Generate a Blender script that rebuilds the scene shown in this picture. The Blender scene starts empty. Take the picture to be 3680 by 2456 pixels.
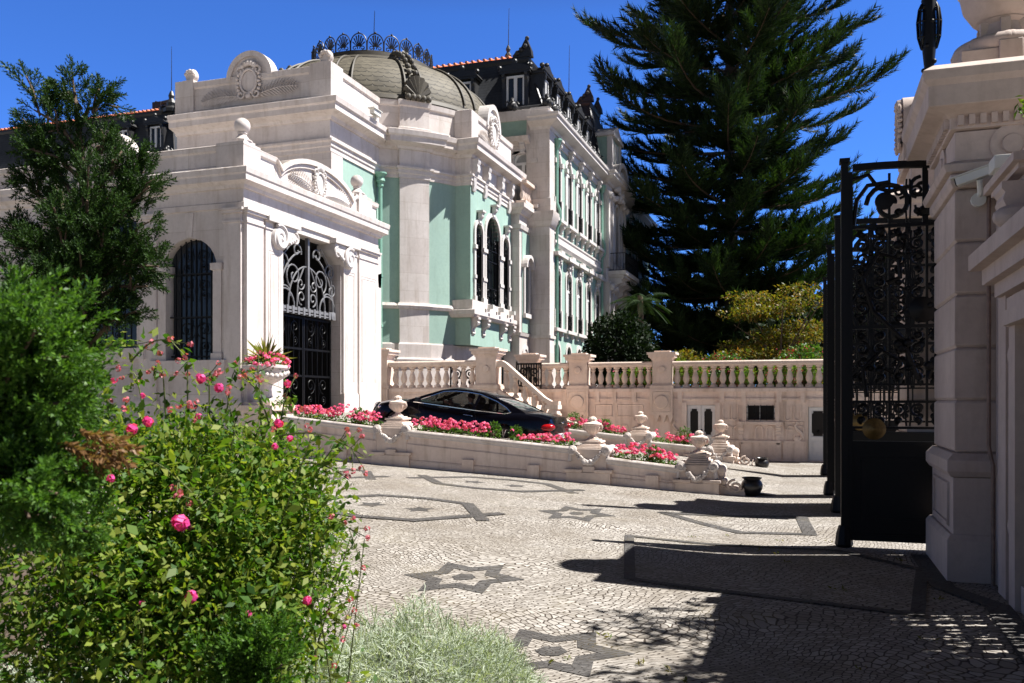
import bpy, math, random
import numpy as np
from mathutils import Vector, Matrix, noise as mnoise
R = math.radians
SC = bpy.context.scene
COL = SC.collection
random.seed(7)
RNG = np.random.default_rng(7)

# ------------------------------------------------------------------ camera, sky, sun, exposure
YAW = math.atan(0.338)
cd = bpy.data.cameras.new('camera')
cam = bpy.data.objects.new('camera', cd); COL.objects.link(cam)
cam.location = (0, 0, 2.0)
cam.rotation_euler = (R(90), 0, YAW)
cd.sensor_width = 36.0
cd.lens = 882 / 1024 * 36.0
cd.shift_y = 59.2 / 1024
cd.dof.use_dof = True; cd.dof.focus_distance = 9.0; cd.dof.aperture_fstop = 5.6
cd.clip_start = 0.1
cd.clip_end = 3000
SC.camera = cam

SUN_AZ, SUN_EL = R(18), R(57)          # azimuth measured from +X towards +Y
w = bpy.data.worlds.new('World'); SC.world = w; w.use_nodes = True
nt = w.node_tree
bg = nt.nodes['Background']
sky = nt.nodes.new('ShaderNodeTexSky')
sky.sky_type = 'NISHITA'
sky.sun_disc = False
sky.sun_elevation = SUN_EL
sky.sun_rotation = R(90) - SUN_AZ
sky.air_density = 0.75
sky.dust_density = 0.0
sky.ozone_density = 6.0
sky.altitude = 1500
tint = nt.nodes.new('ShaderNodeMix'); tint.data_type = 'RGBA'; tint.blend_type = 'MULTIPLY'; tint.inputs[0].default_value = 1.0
# deep polarised blue low down; added tint dims the unseen zenith to darken shade
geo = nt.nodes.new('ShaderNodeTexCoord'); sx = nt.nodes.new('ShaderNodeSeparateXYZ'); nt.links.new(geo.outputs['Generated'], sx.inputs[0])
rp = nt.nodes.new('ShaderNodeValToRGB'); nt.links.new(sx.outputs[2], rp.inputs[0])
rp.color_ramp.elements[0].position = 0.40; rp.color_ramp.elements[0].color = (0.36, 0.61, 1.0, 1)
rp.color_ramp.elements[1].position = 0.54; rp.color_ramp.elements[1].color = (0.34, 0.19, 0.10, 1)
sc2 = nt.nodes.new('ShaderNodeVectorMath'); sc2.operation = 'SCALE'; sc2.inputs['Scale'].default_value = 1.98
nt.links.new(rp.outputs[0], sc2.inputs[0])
# added mask: unseen sky behind the camera dimmed and warmed to cut blue fill
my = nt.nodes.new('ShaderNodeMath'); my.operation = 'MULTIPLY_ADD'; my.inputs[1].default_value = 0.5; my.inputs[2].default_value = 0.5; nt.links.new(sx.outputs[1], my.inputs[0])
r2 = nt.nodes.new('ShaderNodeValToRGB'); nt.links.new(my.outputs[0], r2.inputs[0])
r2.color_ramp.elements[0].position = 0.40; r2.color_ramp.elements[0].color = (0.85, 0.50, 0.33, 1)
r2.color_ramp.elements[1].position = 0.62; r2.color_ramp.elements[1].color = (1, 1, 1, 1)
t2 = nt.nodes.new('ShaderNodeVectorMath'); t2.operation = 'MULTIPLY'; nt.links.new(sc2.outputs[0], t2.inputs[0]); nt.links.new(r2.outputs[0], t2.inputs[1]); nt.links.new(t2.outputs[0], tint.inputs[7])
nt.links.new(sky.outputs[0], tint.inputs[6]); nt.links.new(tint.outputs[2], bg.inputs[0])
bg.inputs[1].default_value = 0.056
ld = bpy.data.lights.new('sun', 'SUN'); ld.energy = 5.0; ld.angle = R(0.5); ld.color = (1, 0.965, 0.92)
sun = bpy.data.objects.new('sun', ld); COL.objects.link(sun)
sd = Vector((math.cos(SUN_EL) * math.cos(SUN_AZ), math.cos(SUN_EL) * math.sin(SUN_AZ), math.sin(SUN_EL)))
sun.rotation_euler = sd.to_track_quat('Z', 'Y').to_euler()
sun.location = sd * 60
vs = SC.view_settings
vs.view_transform = 'Standard'; vs.look = 'None'; vs.exposure = 1.18; vs.gamma = 1; vs.use_curve_mapping = False
SC.cycles.max_bounces = 8
SC.cycles.diffuse_bounces = 6
SC.cycles.glossy_bounces = 3
SC.cycles.transparent_max_bounces = 8
SC.cycles.use_denoising = True

# ------------------------------------------------------------------ mesh builder
ORG = {}
class MB:
    def __init__(s, T=None):
        s.v = []; s.f = []; s.T = T; s.uv = None
    def add(s, vs, fs):
        n = len(s.v)
        if s.T is not None:
            vs = [tuple(s.T @ Vector(p)) for p in vs]
        s.v += [tuple(p) for p in vs]
        s.f += [tuple(i + n for i in f) for f in fs]
    def box(s, a0, a1, b0, b1, c0, c1):
        a0, a1 = sorted((a0, a1)); b0, b1 = sorted((b0, b1)); c0, c1 = sorted((c0, c1))
        s.add([(a0,b0,c0),(a1,b0,c0),(a1,b1,c0),(a0,b1,c0),(a0,b0,c1),(a1,b0,c1),(a1,b1,c1),(a0,b1,c1)],
              [(0,3,2,1),(4,5,6,7),(0,1,5,4),(1,2,6,5),(2,3,7,6),(3,0,4,7)])
    def prism(s, poly, c0, c1):          # polygon in (a,b), extruded in c
        n = len(poly)
        s.add([(a,b,c0) for a,b in poly] + [(a,b,c1) for a,b in poly],
              [tuple(range(n))[::-1], tuple(range(n, 2*n))] + [(i, (i+1)%n, n+(i+1)%n, n+i) for i in range(n)])
    def ring(s, outer, inner, c0, c1):   # same-length open outlines joined to a band, extruded
        for i in range(len(outer)-1):
            s.prism([outer[i], outer[i+1], inner[i+1], inner[i]], c0, c1)
    def lathe(s, prof, o=(0,0,0), seg=12, ax='c', a0=0, a1=2*math.pi, sx=1, sy=1):
        full = abs(a1-a0-2*math.pi) < 1e-6
        n = seg if full else seg+1
        vs = []
        for r, z in prof:
            for k in range(n):
                t = a0 + (a1-a0)*k/seg
                x, y = r*math.cos(t)*sx, r*math.sin(t)*sy
                vs.append((o[0]+x, o[1]+y, o[2]+z) if ax == 'c' else (o[0]+x, o[1]+z, o[2]+y) if ax == 'b' else (o[0]+z, o[1]+x, o[2]+y))
        fs = []
        m = n if full else n-1
        for j in range(len(prof)-1):
            for k in range(m):
                k2 = (k+1) % n
                q = (j*n+k, j*n+k2, (j+1)*n+k2, (j+1)*n+k)
                fs.append(q if ax != 'b' else q[::-1])
        if full:
            if prof[0][0] > 1e-4: fs.append(tuple(range(n))[::-1] if ax != 'b' else tuple(range(n)))
            if prof[-1][0] > 1e-4:
                t = tuple((len(prof)-1)*n+k for k in range(n)); fs.append(t if ax != 'b' else t[::-1])
        s.add(vs, fs)
    def ball(s, o, r, seg=10, rz=None):
        rz = rz or r
        s.lathe([(max(r*math.sin(math.pi*k/seg), 1e-5), -rz*math.cos(math.pi*k/seg)) for k in range(seg+1)], o, seg+2)
    def tube(s, pts, r, seg=6, closed=False, r1=None):
        P = [Vector(p) for p in pts]; n = len(P)
        if n < 2: return
        vs = []; prev = None
        for i, p in enumerate(P):
            d = (P[(i+1)%n] - P[i-1]) if closed else (P[min(i+1,n-1)] - P[max(i-1,0)])
            if d.length < 1e-9: d = Vector((0,0,1))
            d.normalize()
            if prev is None:
                u = d.orthogonal().normalized()
            else:
                u = prev - d*prev.dot(d)
                u = u.normalized() if u.length > 1e-6 else d.orthogonal().normalized()
            prev = u; wv = d.cross(u)
            rr = r if r1 is None else r + (r1-r)*i/(n-1)
            for k in range(seg):
                t = 2*math.pi*k/seg
                vs.append(p + (u*math.cos(t) + wv*math.sin(t))*rr)
        fs = []
        for i in range(n if closed else n-1):
            j = (i+1) % n
            for k in range(seg):
                k2 = (k+1) % seg
                fs.append((i*seg+k, i*seg+k2, j*seg+k2, j*seg+k))
        if not closed:
            fs.append(tuple(range(seg))[::-1]); fs.append(tuple((n-1)*seg+k for k in range(seg)))
        s.add(vs, fs)
    def sweep(s, path, prof, closed=False):   # plan path (x,y), outward on the right-hand side; profile (out,z)
        P = [Vector(p) for p in path]; n = len(P); m = len(prof)
        vs = []
        for i in range(n):
            def nrm(a, b):
                d = (b-a).normalized(); return Vector((d.y, -d.x))
            if closed or 0 < i < n-1:
                n1 = nrm(P[i-1], P[i]); n2 = nrm(P[i], P[(i+1)%n])
                k = n1 + n2; k = k/k.length
                mit = k / max(k.dot(n1), 0.2)
            else:
                mit = nrm(P[0], P[1]) if i == 0 else nrm(P[-2], P[-1])
            for o, z in prof:
                q = P[i] + mit*o; vs.append((q.x, q.y, z))
        fs = []
        for i in range(n if closed else n-1):
            j = (i+1) % n
            for k in range(m):
                k2 = (k+1) % m
                fs.append((i*m+k, j*m+k, j*m+k2, i*m+k2))
        if not closed:
            fs.append(tuple(range(m))); fs.append(tuple((n-1)*m+k for k in range(m))[::-1])
        s.add(vs, fs)
    def loft(s, rings, cap=True):
        m = len(rings[0]); vs = [p for r in rings for p in r]; fs = []
        for i in range(len(rings)-1):
            for k in range(m):
                k2 = (k+1) % m
                fs.append((i*m+k, i*m+k2, (i+1)*m+k2, (i+1)*m+k))
        if cap:
            fs.append(tuple(range(m))[::-1]); fs.append(tuple((len(rings)-1)*m+k for k in range(m)))
        s.add(vs, fs)
    def build(s, name, mat, parent=None, smooth=30, bevel=0):
        me = bpy.data.meshes.new(name)
        o3 = ORG.get(parent, Vector((0,0,0))) if parent else Vector((0,0,0))
        me.from_pydata([(p[0]-o3.x, p[1]-o3.y, p[2]-o3.z) for p in s.v], [], s.f)
        return link(name, me, mat, parent, o3, smooth, bevel)

def link(name, me, mat, parent, o3=Vector((0,0,0)), smooth=30, bevel=0):
    me.materials.append(mat)
    if smooth:
        me.shade_smooth()
        me.set_sharp_from_angle(angle=R(smooth))
    o = bpy.data.objects.new(name, me); COL.objects.link(o)
    if parent: o.parent = parent
    ORG[o] = o3
    if bevel:
        b = o.modifiers.new('bevel', 'BEVEL'); b.width = bevel; b.segments = 2; b.limit_method = 'ANGLE'; b.angle_limit = R(40)
    return o

def npmesh(name, V, Fq, mat, parent=None, smooth=0, uv=None):
    """V (n,3) array, Fq (m,k) array of equal-size faces"""
    me = bpy.data.meshes.new(name)
    o3 = ORG.get(parent, Vector((0,0,0))) if parent else Vector((0,0,0))
    V = np.asarray(V, np.float32) - np.array(o3, np.float32)
    Fq = np.asarray(Fq, np.int32); k = Fq.shape[1]
    me.vertices.add(len(V)); me.vertices.foreach_set('co', V.ravel())
    me.loops.add(Fq.size); me.loops.foreach_set('vertex_index', Fq.ravel())
    me.polygons.add(len(Fq)); me.polygons.foreach_set('loop_start', np.arange(0, Fq.size, k, dtype=np.int32))
    me.update(calc_edges=True); me.validate()
    return link(name, me, mat, parent, o3, smooth)

def scatter(tv, tf, P, Rm, S):
    """copies of a template (tv verts, tf equal faces) at P with rotation matrices Rm (n,3,3) and scales S"""
    tv = np.asarray(tv, float); tf = np.asarray(tf); n = len(P)
    S = np.broadcast_to(np.asarray(S, float).reshape(-1, 1, 1), (n, 1, 1))
    V = np.einsum('nij,kj->nki', Rm, tv) * S + np.asarray(P)[:, None, :]
    Fq = tf[None] + (np.arange(n) * len(tv))[:, None, None]
    return V.reshape(-1, 3), Fq.reshape(-1, tf.shape[1])

def rot_rand(n, rng=RNG):
    q = rng.normal(size=(n, 4)); q /= np.linalg.norm(q, axis=1)[:, None]
    a, b, c, d = q.T
    return np.stack([np.stack([1-2*(c*c+d*d), 2*(b*c-a*d), 2*(b*d+a*c)], -1),
                     np.stack([2*(b*c+a*d), 1-2*(b*b+d*d), 2*(c*d-a*b)], -1),
                     np.stack([2*(b*d-a*c), 2*(c*d+a*b), 1-2*(b*b+c*c)], -1)], 1)

def rot_align(X, Zup=None, roll=0.0, rng=RNG):
    """rotation whose local x axis is X (n,3); local z leans to Zup"""
    X = np.asarray(X, float); X = X/np.linalg.norm(X, axis=1)[:, None]
    Z = np.tile(np.array([0, 0, 1.0]), (len(X), 1)) if Zup is None else np.asarray(Zup, float).copy()
    if roll: Z = Z + rng.normal(size=Z.shape)*roll
    Z = Z - X*np.sum(X*Z, 1)[:, None]
    nz = np.linalg.norm(Z, axis=1)[:, None]; Z = np.where(nz > 1e-3, Z/np.maximum(nz, 1e-3), np.array([0.0, 1, 0]))
    Y = np.cross(Z, X)
    return np.stack([X, Y, Z], 2)

def cat(parts):
    V = []; Fq = []; n = 0
    for v, f in parts:
        V.append(v); Fq.append(np.asarray(f)+n); n += len(v)
    return np.concatenate(V), np.concatenate(Fq)

FX = lambda X0: Matrix(((0,0,1,X0),(1,0,0,0),(0,1,0,0),(0,0,0,1)))     # facade facing +X: a=Y, b=Z, c=out
FXN = lambda X0: Matrix(((0,0,-1,X0),(-1,0,0,0),(0,1,0,0),(0,0,0,1)))  # facing -X: a=-Y
FY = lambda Y0: Matrix(((1,0,0,0),(0,0,-1,Y0),(0,1,0,0),(0,0,0,1)))     # facing -Y: a=X

def thing(name, label, cat_, loc=(0,0,0), group=None, kind=None, rz=0):
    o = bpy.data.objects.new(name, None); COL.objects.link(o)
    o.location = loc; o.empty_display_size = 0.2
    ORG[o] = Vector(loc)
    return tag(o, label, cat_, group, kind)
def tag(o, label, cat_, group=None, kind=None):
    o['label'] = label; o['category'] = cat_
    if group: o['group'] = group
    if kind: o['kind'] = kind
    return o
def struct(o):
    o['kind'] = 'structure'; return o
def copy_tree(o, parent=None):
    c = o.copy(); COL.objects.link(c)
    if parent: c.parent = parent
    for ch in list(o.children): copy_tree(ch, c)
    return c
def arc(cx, cy, r, a0, a1, n, ry=None):
    ry = ry or r
    return [(cx + r*math.cos(R(a0+(a1-a0)*k/n)), cy + ry*math.sin(R(a0+(a1-a0)*k/n))) for k in range(n+1)]
def spiral(cx, cy, r0, r1, a0, a1, n=14):
    return [(cx + (r0+(r1-r0)*k/n)*math.cos(R(a0+(a1-a0)*k/n)), cy + (r0+(r1-r0)*k/n)*math.sin(R(a0+(a1-a0)*k/n))) for k in range(n+1)]
def p3(pts, c=0): return [(a, b, c) for a, b in pts]
def wall_open(mb, a0, a1, b0, b1, c0, c1, ops):
    """wall slab with openings (oa0,oa1,ob0,ob1,arched) cut out; ob1 is the crown"""
    x = a0
    for oa0, oa1, ob0, ob1, arched in sorted(ops):
        if oa0 > x + 1e-6: mb.box(x, oa0, b0, b1, c0, c1)
        if ob0 > b0 + 1e-6: mb.box(oa0, oa1, b0, ob0, c0, c1)
        if arched:
            r = (oa1-oa0)/2; ry = r if arched is True else arched
            ap = arc((oa0+oa1)/2, ob1-ry, r, 180, 0, 14, ry)
            for (x1, z1), (x2, z2) in zip(ap, ap[1:]):
                mb.prism([(x1, z1), (x2, z2), (x2, b1), (x1, b1)], c0, c1)
        elif ob1 < b1 - 1e-6: mb.box(oa0, oa1, ob1, b1, c0, c1)
        x = oa1
    if x < a1 - 1e-6: mb.box(x, a1, b0, b1, c0, c1)

# ------------------------------------------------------------------ materials
class NT:
    def __init__(s, name):
        s.m = bpy.data.materials.new(name); s.m.use_nodes = True
        s.t = s.m.node_tree; s.b = s.t.nodes['Principled BSDF']; s.out = s.t.nodes['Material Output']
    def n(s, typ, **k):
        x = s.t.nodes.new('ShaderNode' + typ)
        for a, v in k.items():
            if a.startswith('i_'):
                key = a[2:]; key = int(key) if key.isdigit() else key.replace('_', ' ')
                s.set(x.inputs[key], v)
            else: setattr(x, a, v)
        return x
    def set(s, inp, v):
        if isinstance(v, bpy.types.NodeSocket): s.t.links.new(v, inp)
        elif isinstance(v, bpy.types.Node): s.t.links.new(v.outputs[0], inp)
        else: inp.default_value = v
    def math(s, op, a, b=0.0, c=None, clamp=False):
        x = s.n('Math', operation=op, use_clamp=clamp); s.set(x.inputs[0], a); s.set(x.inputs[1], b)
        if c is not None: s.set(x.inputs[2], c)
        return x.outputs[0]
    def mix(s, fac, a, b, mode='MIX'):
        x = s.n('Mix', data_type='RGBA', blend_type=mode)
        s.set(x.inputs[0], fac); s.set(x.inputs[6], a); s.set(x.inputs[7], b)
        return x.outputs[2]
    def ramp(s, fac, stops):
        x = s.n('ValToRGB'); s.set(x.inputs[0], fac)
        e = x.color_ramp.elements
        while len(e) < len(stops): e.new(0.5)
        for el, (p, c) in zip(e, stops):
            el.position = p; el.color = (c if isinstance(c, tuple) else (c, c, c)) + (1,)
        return x.outputs[0]
    def noise(s, vec, scale, detail=4, rough=0.55, dist=0.0):
        x = s.n('TexNoise'); s.set(x.inputs['Vector'], vec)
        x.inputs['Scale'].default_value = scale; x.inputs['Detail'].default_value = detail
        x.inputs['Roughness'].default_value = rough; x.inputs['Distortion'].default_value = dist
        return x.outputs[0]
    def pos(s): return s.n('NewGeometry').outputs['Position']
    def scale(s, vec, v):
        x = s.n('Mapping'); s.set(x.inputs[0], vec); x.inputs['Scale'].default_value = v; return x.outputs[0]
    def bump(s, h, strength=0.3, dist=0.02):
        x = s.n('Bump'); x.inputs['Strength'].default_value = strength; x.inputs['Distance'].default_value = dist
        s.set(x.inputs['Height'], h); s.set(s.b.inputs['Normal'], x); return x
    def base(s, c): s.set(s.b.inputs['Base Color'], c)
    def done(s, rough=0.6, metal=0.0, **k):
        s.set(s.b.inputs['Roughness'], rough); s.b.inputs['Metallic'].default_value = metal
        for a, v in k.items(): s.b.inputs[a.replace('_', ' ')].default_value = v
        return s.m
def c4(c): return (c[0], c[1], c[2], 1)

def stone(name, col, col2, joint=0.0, bw=1.1, bh=0.45, stain=0.35, lichen=0.0):
    t = NT(name); P = t.pos()
    n1 = t.noise(P, 0.9, 5); n2 = t.noise(P, 9, 5, 0.7); n3 = t.noise(t.scale(P, (3.0, 3.0, 0.35)), 1.6, 5, 0.6)
    base = t.mix(t.ramp(n1, [(0.3, 0.0), (0.7, 1.0)]), c4(col), c4(col2))
    base = t.mix(t.math('MULTIPLY', t.ramp(n2, [(0.45, 0.0), (0.75, 1.0)]), 0.35), base, c4([x*0.72 for x in col2]))
    base = t.mix(t.math('MULTIPLY', t.ramp(n3, [(0.5, 0.0), (0.8, 1.0)]), stain), base, c4((col2[0]*0.55, col2[1]*0.48, col2[2]*0.38)))
    h = t.noise(P, 30, 4, 0.7)
    if joint:
        sep = t.n('SeparateXYZ'); t.set(sep.inputs[0], P)
        cmb = t.n('CombineXYZ'); t.set(cmb.inputs[0], t.math('ADD', sep.outputs[0], sep.outputs[1])); t.set(cmb.inputs[1], sep.outputs[2])
        br = t.n('TexBrick', offset=0.5); t.set(br.inputs['Vector'], cmb)
        br.inputs['Scale'].default_value = 1.0; br.inputs['Brick Width'].default_value = bw; br.inputs['Row Height'].default_value = bh
        br.inputs['Mortar Size'].default_value = 0.006; br.inputs['Mortar Smooth'].default_value = 0.1
        br.inputs['Color1'].default_value = (0.86, 0.83, 0.82, 1); br.inputs['Color2'].default_value = (1.0, 1.0, 1.0, 1); br.inputs['Mortar'].default_value = (0.62, 0.56, 0.5, 1)
        base = t.mix(joint, base, br.outputs[0], 'MULTIPLY')
    if lichen:
        nm = t.n('NewGeometry').outputs['Normal']; s2 = t.n('SeparateXYZ'); t.set(s2.inputs[0], nm)
        up = t.math('MULTIPLY', t.ramp(s2.outputs[2], [(0.2, 0.0), (0.7, 1.0)]), t.ramp(t.noise(P, 5, 6, 0.75), [(0.4, 0.0), (0.62, 1.0)]))
        base = t.mix(t.math('MULTIPLY', up, lichen), base, (0.16, 0.13, 0.09, 1))
    t.base(base); t.bump(h, 0.25, 0.01)
    return t.done(0.75)
def plain(name, col, rough=0.6, metal=0.0, var=0.12, sc=4, bump=0.0, **k):
    t = NT(name); P = t.pos(); n = t.noise(P, sc, 5, 0.65)
    t.base(t.mix(t.ramp(n, [(0.3, 0.0), (0.7, 1.0)]), c4([x*(1-var) for x in col]), c4([min(1, x*(1+var)) for x in col])))
    if bump: t.bump(t.noise(P, sc*8, 4, 0.7), bump, 0.01)
    return t.done(rough, metal, **k)
def leafmat(name, cols, trans=0.35, rough=0.5, spec=0.3, tip=None):
    """foliage: each leaf its own tint; light passes through"""
    t = NT(name)
    g = t.n('NewGeometry'); rnd = g.outputs['Random Per Island']
    st = [(i/max(1, len(cols)-1), c) for i, c in enumerate(cols)]
    col = t.ramp(rnd, st)
    nz = t.noise(t.pos(), 2.2, 3)
    col = t.mix(t.ramp(nz, [(0.35, 0.0), (0.65, 0.45)]), col, t.mix(1.0, col, (0.55, 0.62, 0.5, 1), 'MULTIPLY'))
    t.base(col)
    tr = t.n('BsdfTranslucent'); t.set(tr.inputs[0], t.mix(1.0, col, (1.5, 1.6, 0.6, 1), 'MULTIPLY'))
    mx = t.n('MixShader'); mx.inputs[0].default_value = trans
    t.set(mx.inputs[1], t.b.outputs[0]); t.set(mx.inputs[2], tr.outputs[0]); t.t.links.new(mx.outputs[0], t.out.inputs[0])
    t.b.inputs['Specular IOR Level'].default_value = spec
    return t.done(rough)

M = {}
M['stone'] = stone('limestone', (0.67, 0.62, 0.59), (0.55, 0.50, 0.465), joint=0.75, bw=1.9, bh=0.72, stain=0.55, lichen=0.45)
M['trim'] = stone('carved_limestone', (0.69, 0.63, 0.595), (0.57, 0.51, 0.475), stain=0.55, lichen=0.65)
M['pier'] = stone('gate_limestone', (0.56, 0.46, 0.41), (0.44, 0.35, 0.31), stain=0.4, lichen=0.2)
M['wallstone'] = stone('weathered_limestone', (0.86, 0.73, 0.645), (0.70, 0.56, 0.475), joint=0.35, bw=1.7, bh=2.4, stain=0.75, lichen=0.2)
M['balus'] = stone('balustrade_limestone', (0.78, 0.65, 0.56), (0.62, 0.50, 0.42), stain=0.4, lichen=0.25)
M['green'] = stone('green_stucco', (0.31, 0.45, 0.38), (0.275, 0.405, 0.345), stain=0.24)
M['lime'] = stone('white_painted_stone', (0.64, 0.60, 0.575), (0.55, 0.51, 0.485), stain=0.3, lichen=0.3)
M['white'] = plain('white_paint', (0.74, 0.73, 0.72), 0.4, var=0.04)
M['iron'] = plain('black_iron', (0.0025, 0.0025, 0.003), 0.5, 0.0, var=0.3, sc=20, Specular_IOR_Level=0.25)
M['ironlit'] = plain('sunlit_tone_iron', (0.17, 0.17, 0.175), 0.45, 0.0, var=0.15, sc=10)  # lighter copy of the iron, its sunlit look put into the base colour
M['void'] = plain('dark_interior', (0.012, 0.010, 0.009), 0.8)  # near-black colour holds the darkness of unlit interiors
M['glass'] = plain('window_glass', (0.02, 0.025, 0.03), 0.06, 0.0, var=0.2, sc=1, IOR=1.5)
M['curtain'] = plain('curtained_window_glass', (0.30, 0.31, 0.31), 0.08, var=0.25, sc=2)
M['pipe'] = plain('green_painted_metal', (0.20, 0.38, 0.29), 0.45, var=0.1)
M['lead'] = plain('black_roof_metal', (0.02, 0.02, 0.022), 0.45, var=0.3, sc=8)
M['bronze'] = plain('dome_metal', (0.058, 0.049, 0.034), 0.6, var=0.3, sc=6, bump=0.2)
M['soil'] = plain('soil', (0.07, 0.05, 0.035), 0.95, var=0.4, sc=8, bump=0.6)
M['terracotta_pot'] = plain('black_glazed_clay', (0.012, 0.011, 0.012), 0.35, var=0.3, sc=12)
M['camgrey'] = plain('pale_grey_plastic', (0.62, 0.62, 0.58), 0.45, var=0.04)
M['copper'] = plain('copper_pipe', (0.20, 0.13, 0.10), 0.5, 0.3, var=0.25, sc=12)

def shingles(name, colA, colB, w, h, edge, mode='round', rough=0.7, coord='uv', bumpk=0.5):
    t = NT(name)
    if coord == 'uv':
        uvn = t.n('UVMap'); sp = t.n('SeparateXYZ'); t.set(sp.inputs[0], uvn.outputs[0]); U, Vv = sp.outputs[0], sp.outputs[1]
    else:
        sp = t.n('SeparateXYZ'); t.set(sp.inputs[0], t.pos()); U = t.math('ADD', sp.outputs[0], sp.outputs[1]); Vv = sp.outputs[2]
    v = t.math('DIVIDE', Vv, h); row = t.math('FLOOR', v); fv = t.math('SUBTRACT', v, row)
    off = t.math('MULTIPLY', t.math('MODULO', t.math('ABSOLUTE', row), 2.0), 0.5)
    u = t.math('ADD', t.math('DIVIDE', U, w), off); cu = t.math('FLOOR', u); fu = t.math('SUBTRACT', t.math('SUBTRACT', u, cu), 0.5)
    # rounded lower edge: height rises away from the arc
    arcv = t.math('SUBTRACT', 0.5, t.math('SQRT', t.math('MAXIMUM', t.math('SUBTRACT', 0.25, t.math('MULTIPLY', fu, fu)), 0.0)))
    d = t.math('SUBTRACT', fv, arcv if mode == 'round' else 0.02)
    m = t.ramp(t.math('ABSOLUTE', d), [(0.02, 0.0), (edge, 1.0)])
    cb = t.n('CombineXYZ'); t.set(cb.inputs[0], cu); t.set(cb.inputs[1], row)
    wn = t.n('TexWhiteNoise', noise_dimensions='2D'); t.set(wn.inputs['Vector'], cb)
    col = t.mix(wn.outputs[0], c4(colA), c4(colB))
    nn = t.noise(t.scale(t.pos(), (1, 1, 0.4)), 1.4, 5, 0.65)
    col = t.mix(t.ramp(nn, [(0.35, 0.0), (0.7, 0.6)]), col, c4([x*1.5 for x in colB]))
    col = t.mix(m, c4([x*0.35 for x in colA]), col)
    t.base(col)
    t.bump(t.math('ADD', t.math('MULTIPLY', m, 0.6), t.math('MULTIPLY', d, -0.6)), bumpk, 0.02)
    return t.done(rough)
M['domescale'] = shingles('dome_scales', (0.060, 0.052, 0.036), (0.108, 0.094, 0.066), 0.42, 0.27, 0.2, coord='uv')
M['slate'] = shingles('slate_scales', (0.018, 0.021, 0.026), (0.034, 0.038, 0.045), 0.24, 0.16, 0.10, coord='pos', rough=0.75, bumpk=0.25)
M['tile'] = shingles('orange_roof_tiles', (0.48, 0.16, 0.08), (0.60, 0.23, 0.12), 0.25, 0.30, 0.15, coord='pos')

def paving(name, colA, colB, joint):
    t = NT(name); P = t.pos()
    wn = t.n('TexNoise'); t.set(wn.inputs['Vector'], P); wn.inputs['Scale'].default_value = 0.42; wn.inputs['Detail'].default_value = 1
    off = t.n('VectorMath', operation='MULTIPLY'); t.set(off.inputs[0], wn.outputs[1]); off.inputs[1].default_value = (1.4, 2.2, 0)
    fine = t.n('TexNoise'); t.set(fine.inputs['Vector'], P); fine.inputs['Scale'].default_value = 5; fine.inputs['Detail'].default_value = 2
    off2 = t.n('VectorMath', operation='MULTIPLY'); t.set(off2.inputs[0], fine.outputs[1]); off2.inputs[1].default_value = (0.07, 0.07, 0)
    ad = t.n('VectorMath', operation='ADD'); t.set(ad.inputs[0], P); t.set(ad.inputs[1], off)
    ad2 = t.n('VectorMath', operation='ADD'); t.set(ad2.inputs[0], ad.outputs[0]); t.set(ad2.inputs[1], off2)
    mp = t.n('Mapping'); t.set(mp.inputs[0], ad2.outputs[0]); mp.inputs['Rotation'].default_value = (0, 0, R(20)); mp.inputs['Scale'].default_value = (13.0, 17.5, 0)
    ed = t.n('TexVoronoi', feature='DISTANCE_TO_EDGE', voronoi_dimensions='2D'); t.set(ed.inputs['Vector'], mp.outputs[0]); ed.inputs['Scale'].default_value = 1; ed.inputs['Randomness'].default_value = 0.6
    ce = t.n('TexVoronoi', feature='F1', voronoi_dimensions='2D'); t.set(ce.inputs['Vector'], mp.outputs[0]); ce.inputs['Scale'].default_value = 1; ce.inputs['Randomness'].default_value = 0.6
    jw = t.noise(P, 1.3, 4); 
    lo = t.math('MULTIPLY_ADD', jw, 0.06, 0.026)
    m = t.math('DIVIDE', t.math('SUBTRACT', ed.outputs[0], lo), 0.055, clamp=True)
    sp = t.n('SeparateColor'); t.set(sp.inputs[0], ce.outputs['Color'])
    col = t.mix(sp.outputs[0], c4(colA), c4(colB))
    dirt = t.noise(P, 0.55, 6, 0.62)
    col = t.mix(t.math('MULTIPLY', t.ramp(dirt, [(0.42, 0.0), (0.68, 1.0)]), 0.6), col, c4([x*k for x, k in zip(colA, (0.72, 0.64, 0.52))]))
    moss = t.ramp(t.noise(P, 0.8, 5, 0.7), [(0.54, 0.0), (0.68, 1.0)])
    jc = t.mix(moss, c4(joint), (0.10, 0.075, 0.022, 1))
    grain = t.noise(P, 60, 3, 0.7)
    col = t.mix(t.ramp(grain, [(0.3, 0.25), (0.7, 0.0)]), col, c4([x*0.6 for x in colA]))
    t.base(t.mix(m, jc, col))
    t.bump(t.math('ADD', m, t.math('MULTIPLY', t.math('ADD', sp.outputs[1], t.math('MULTIPLY', grain, 0.5)), 0.35)), 0.55, 0.015)
    return t.done(0.7)
M['pave'] = paving('limestone_cobbles', (0.24, 0.218, 0.19), (0.46, 0.43, 0.39), (0.040, 0.027, 0.017))
M['pavedark'] = paving('basalt_cobbles', (0.055, 0.052, 0.05), (0.12, 0.113, 0.107), (0.025, 0.02, 0.016))
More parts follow.
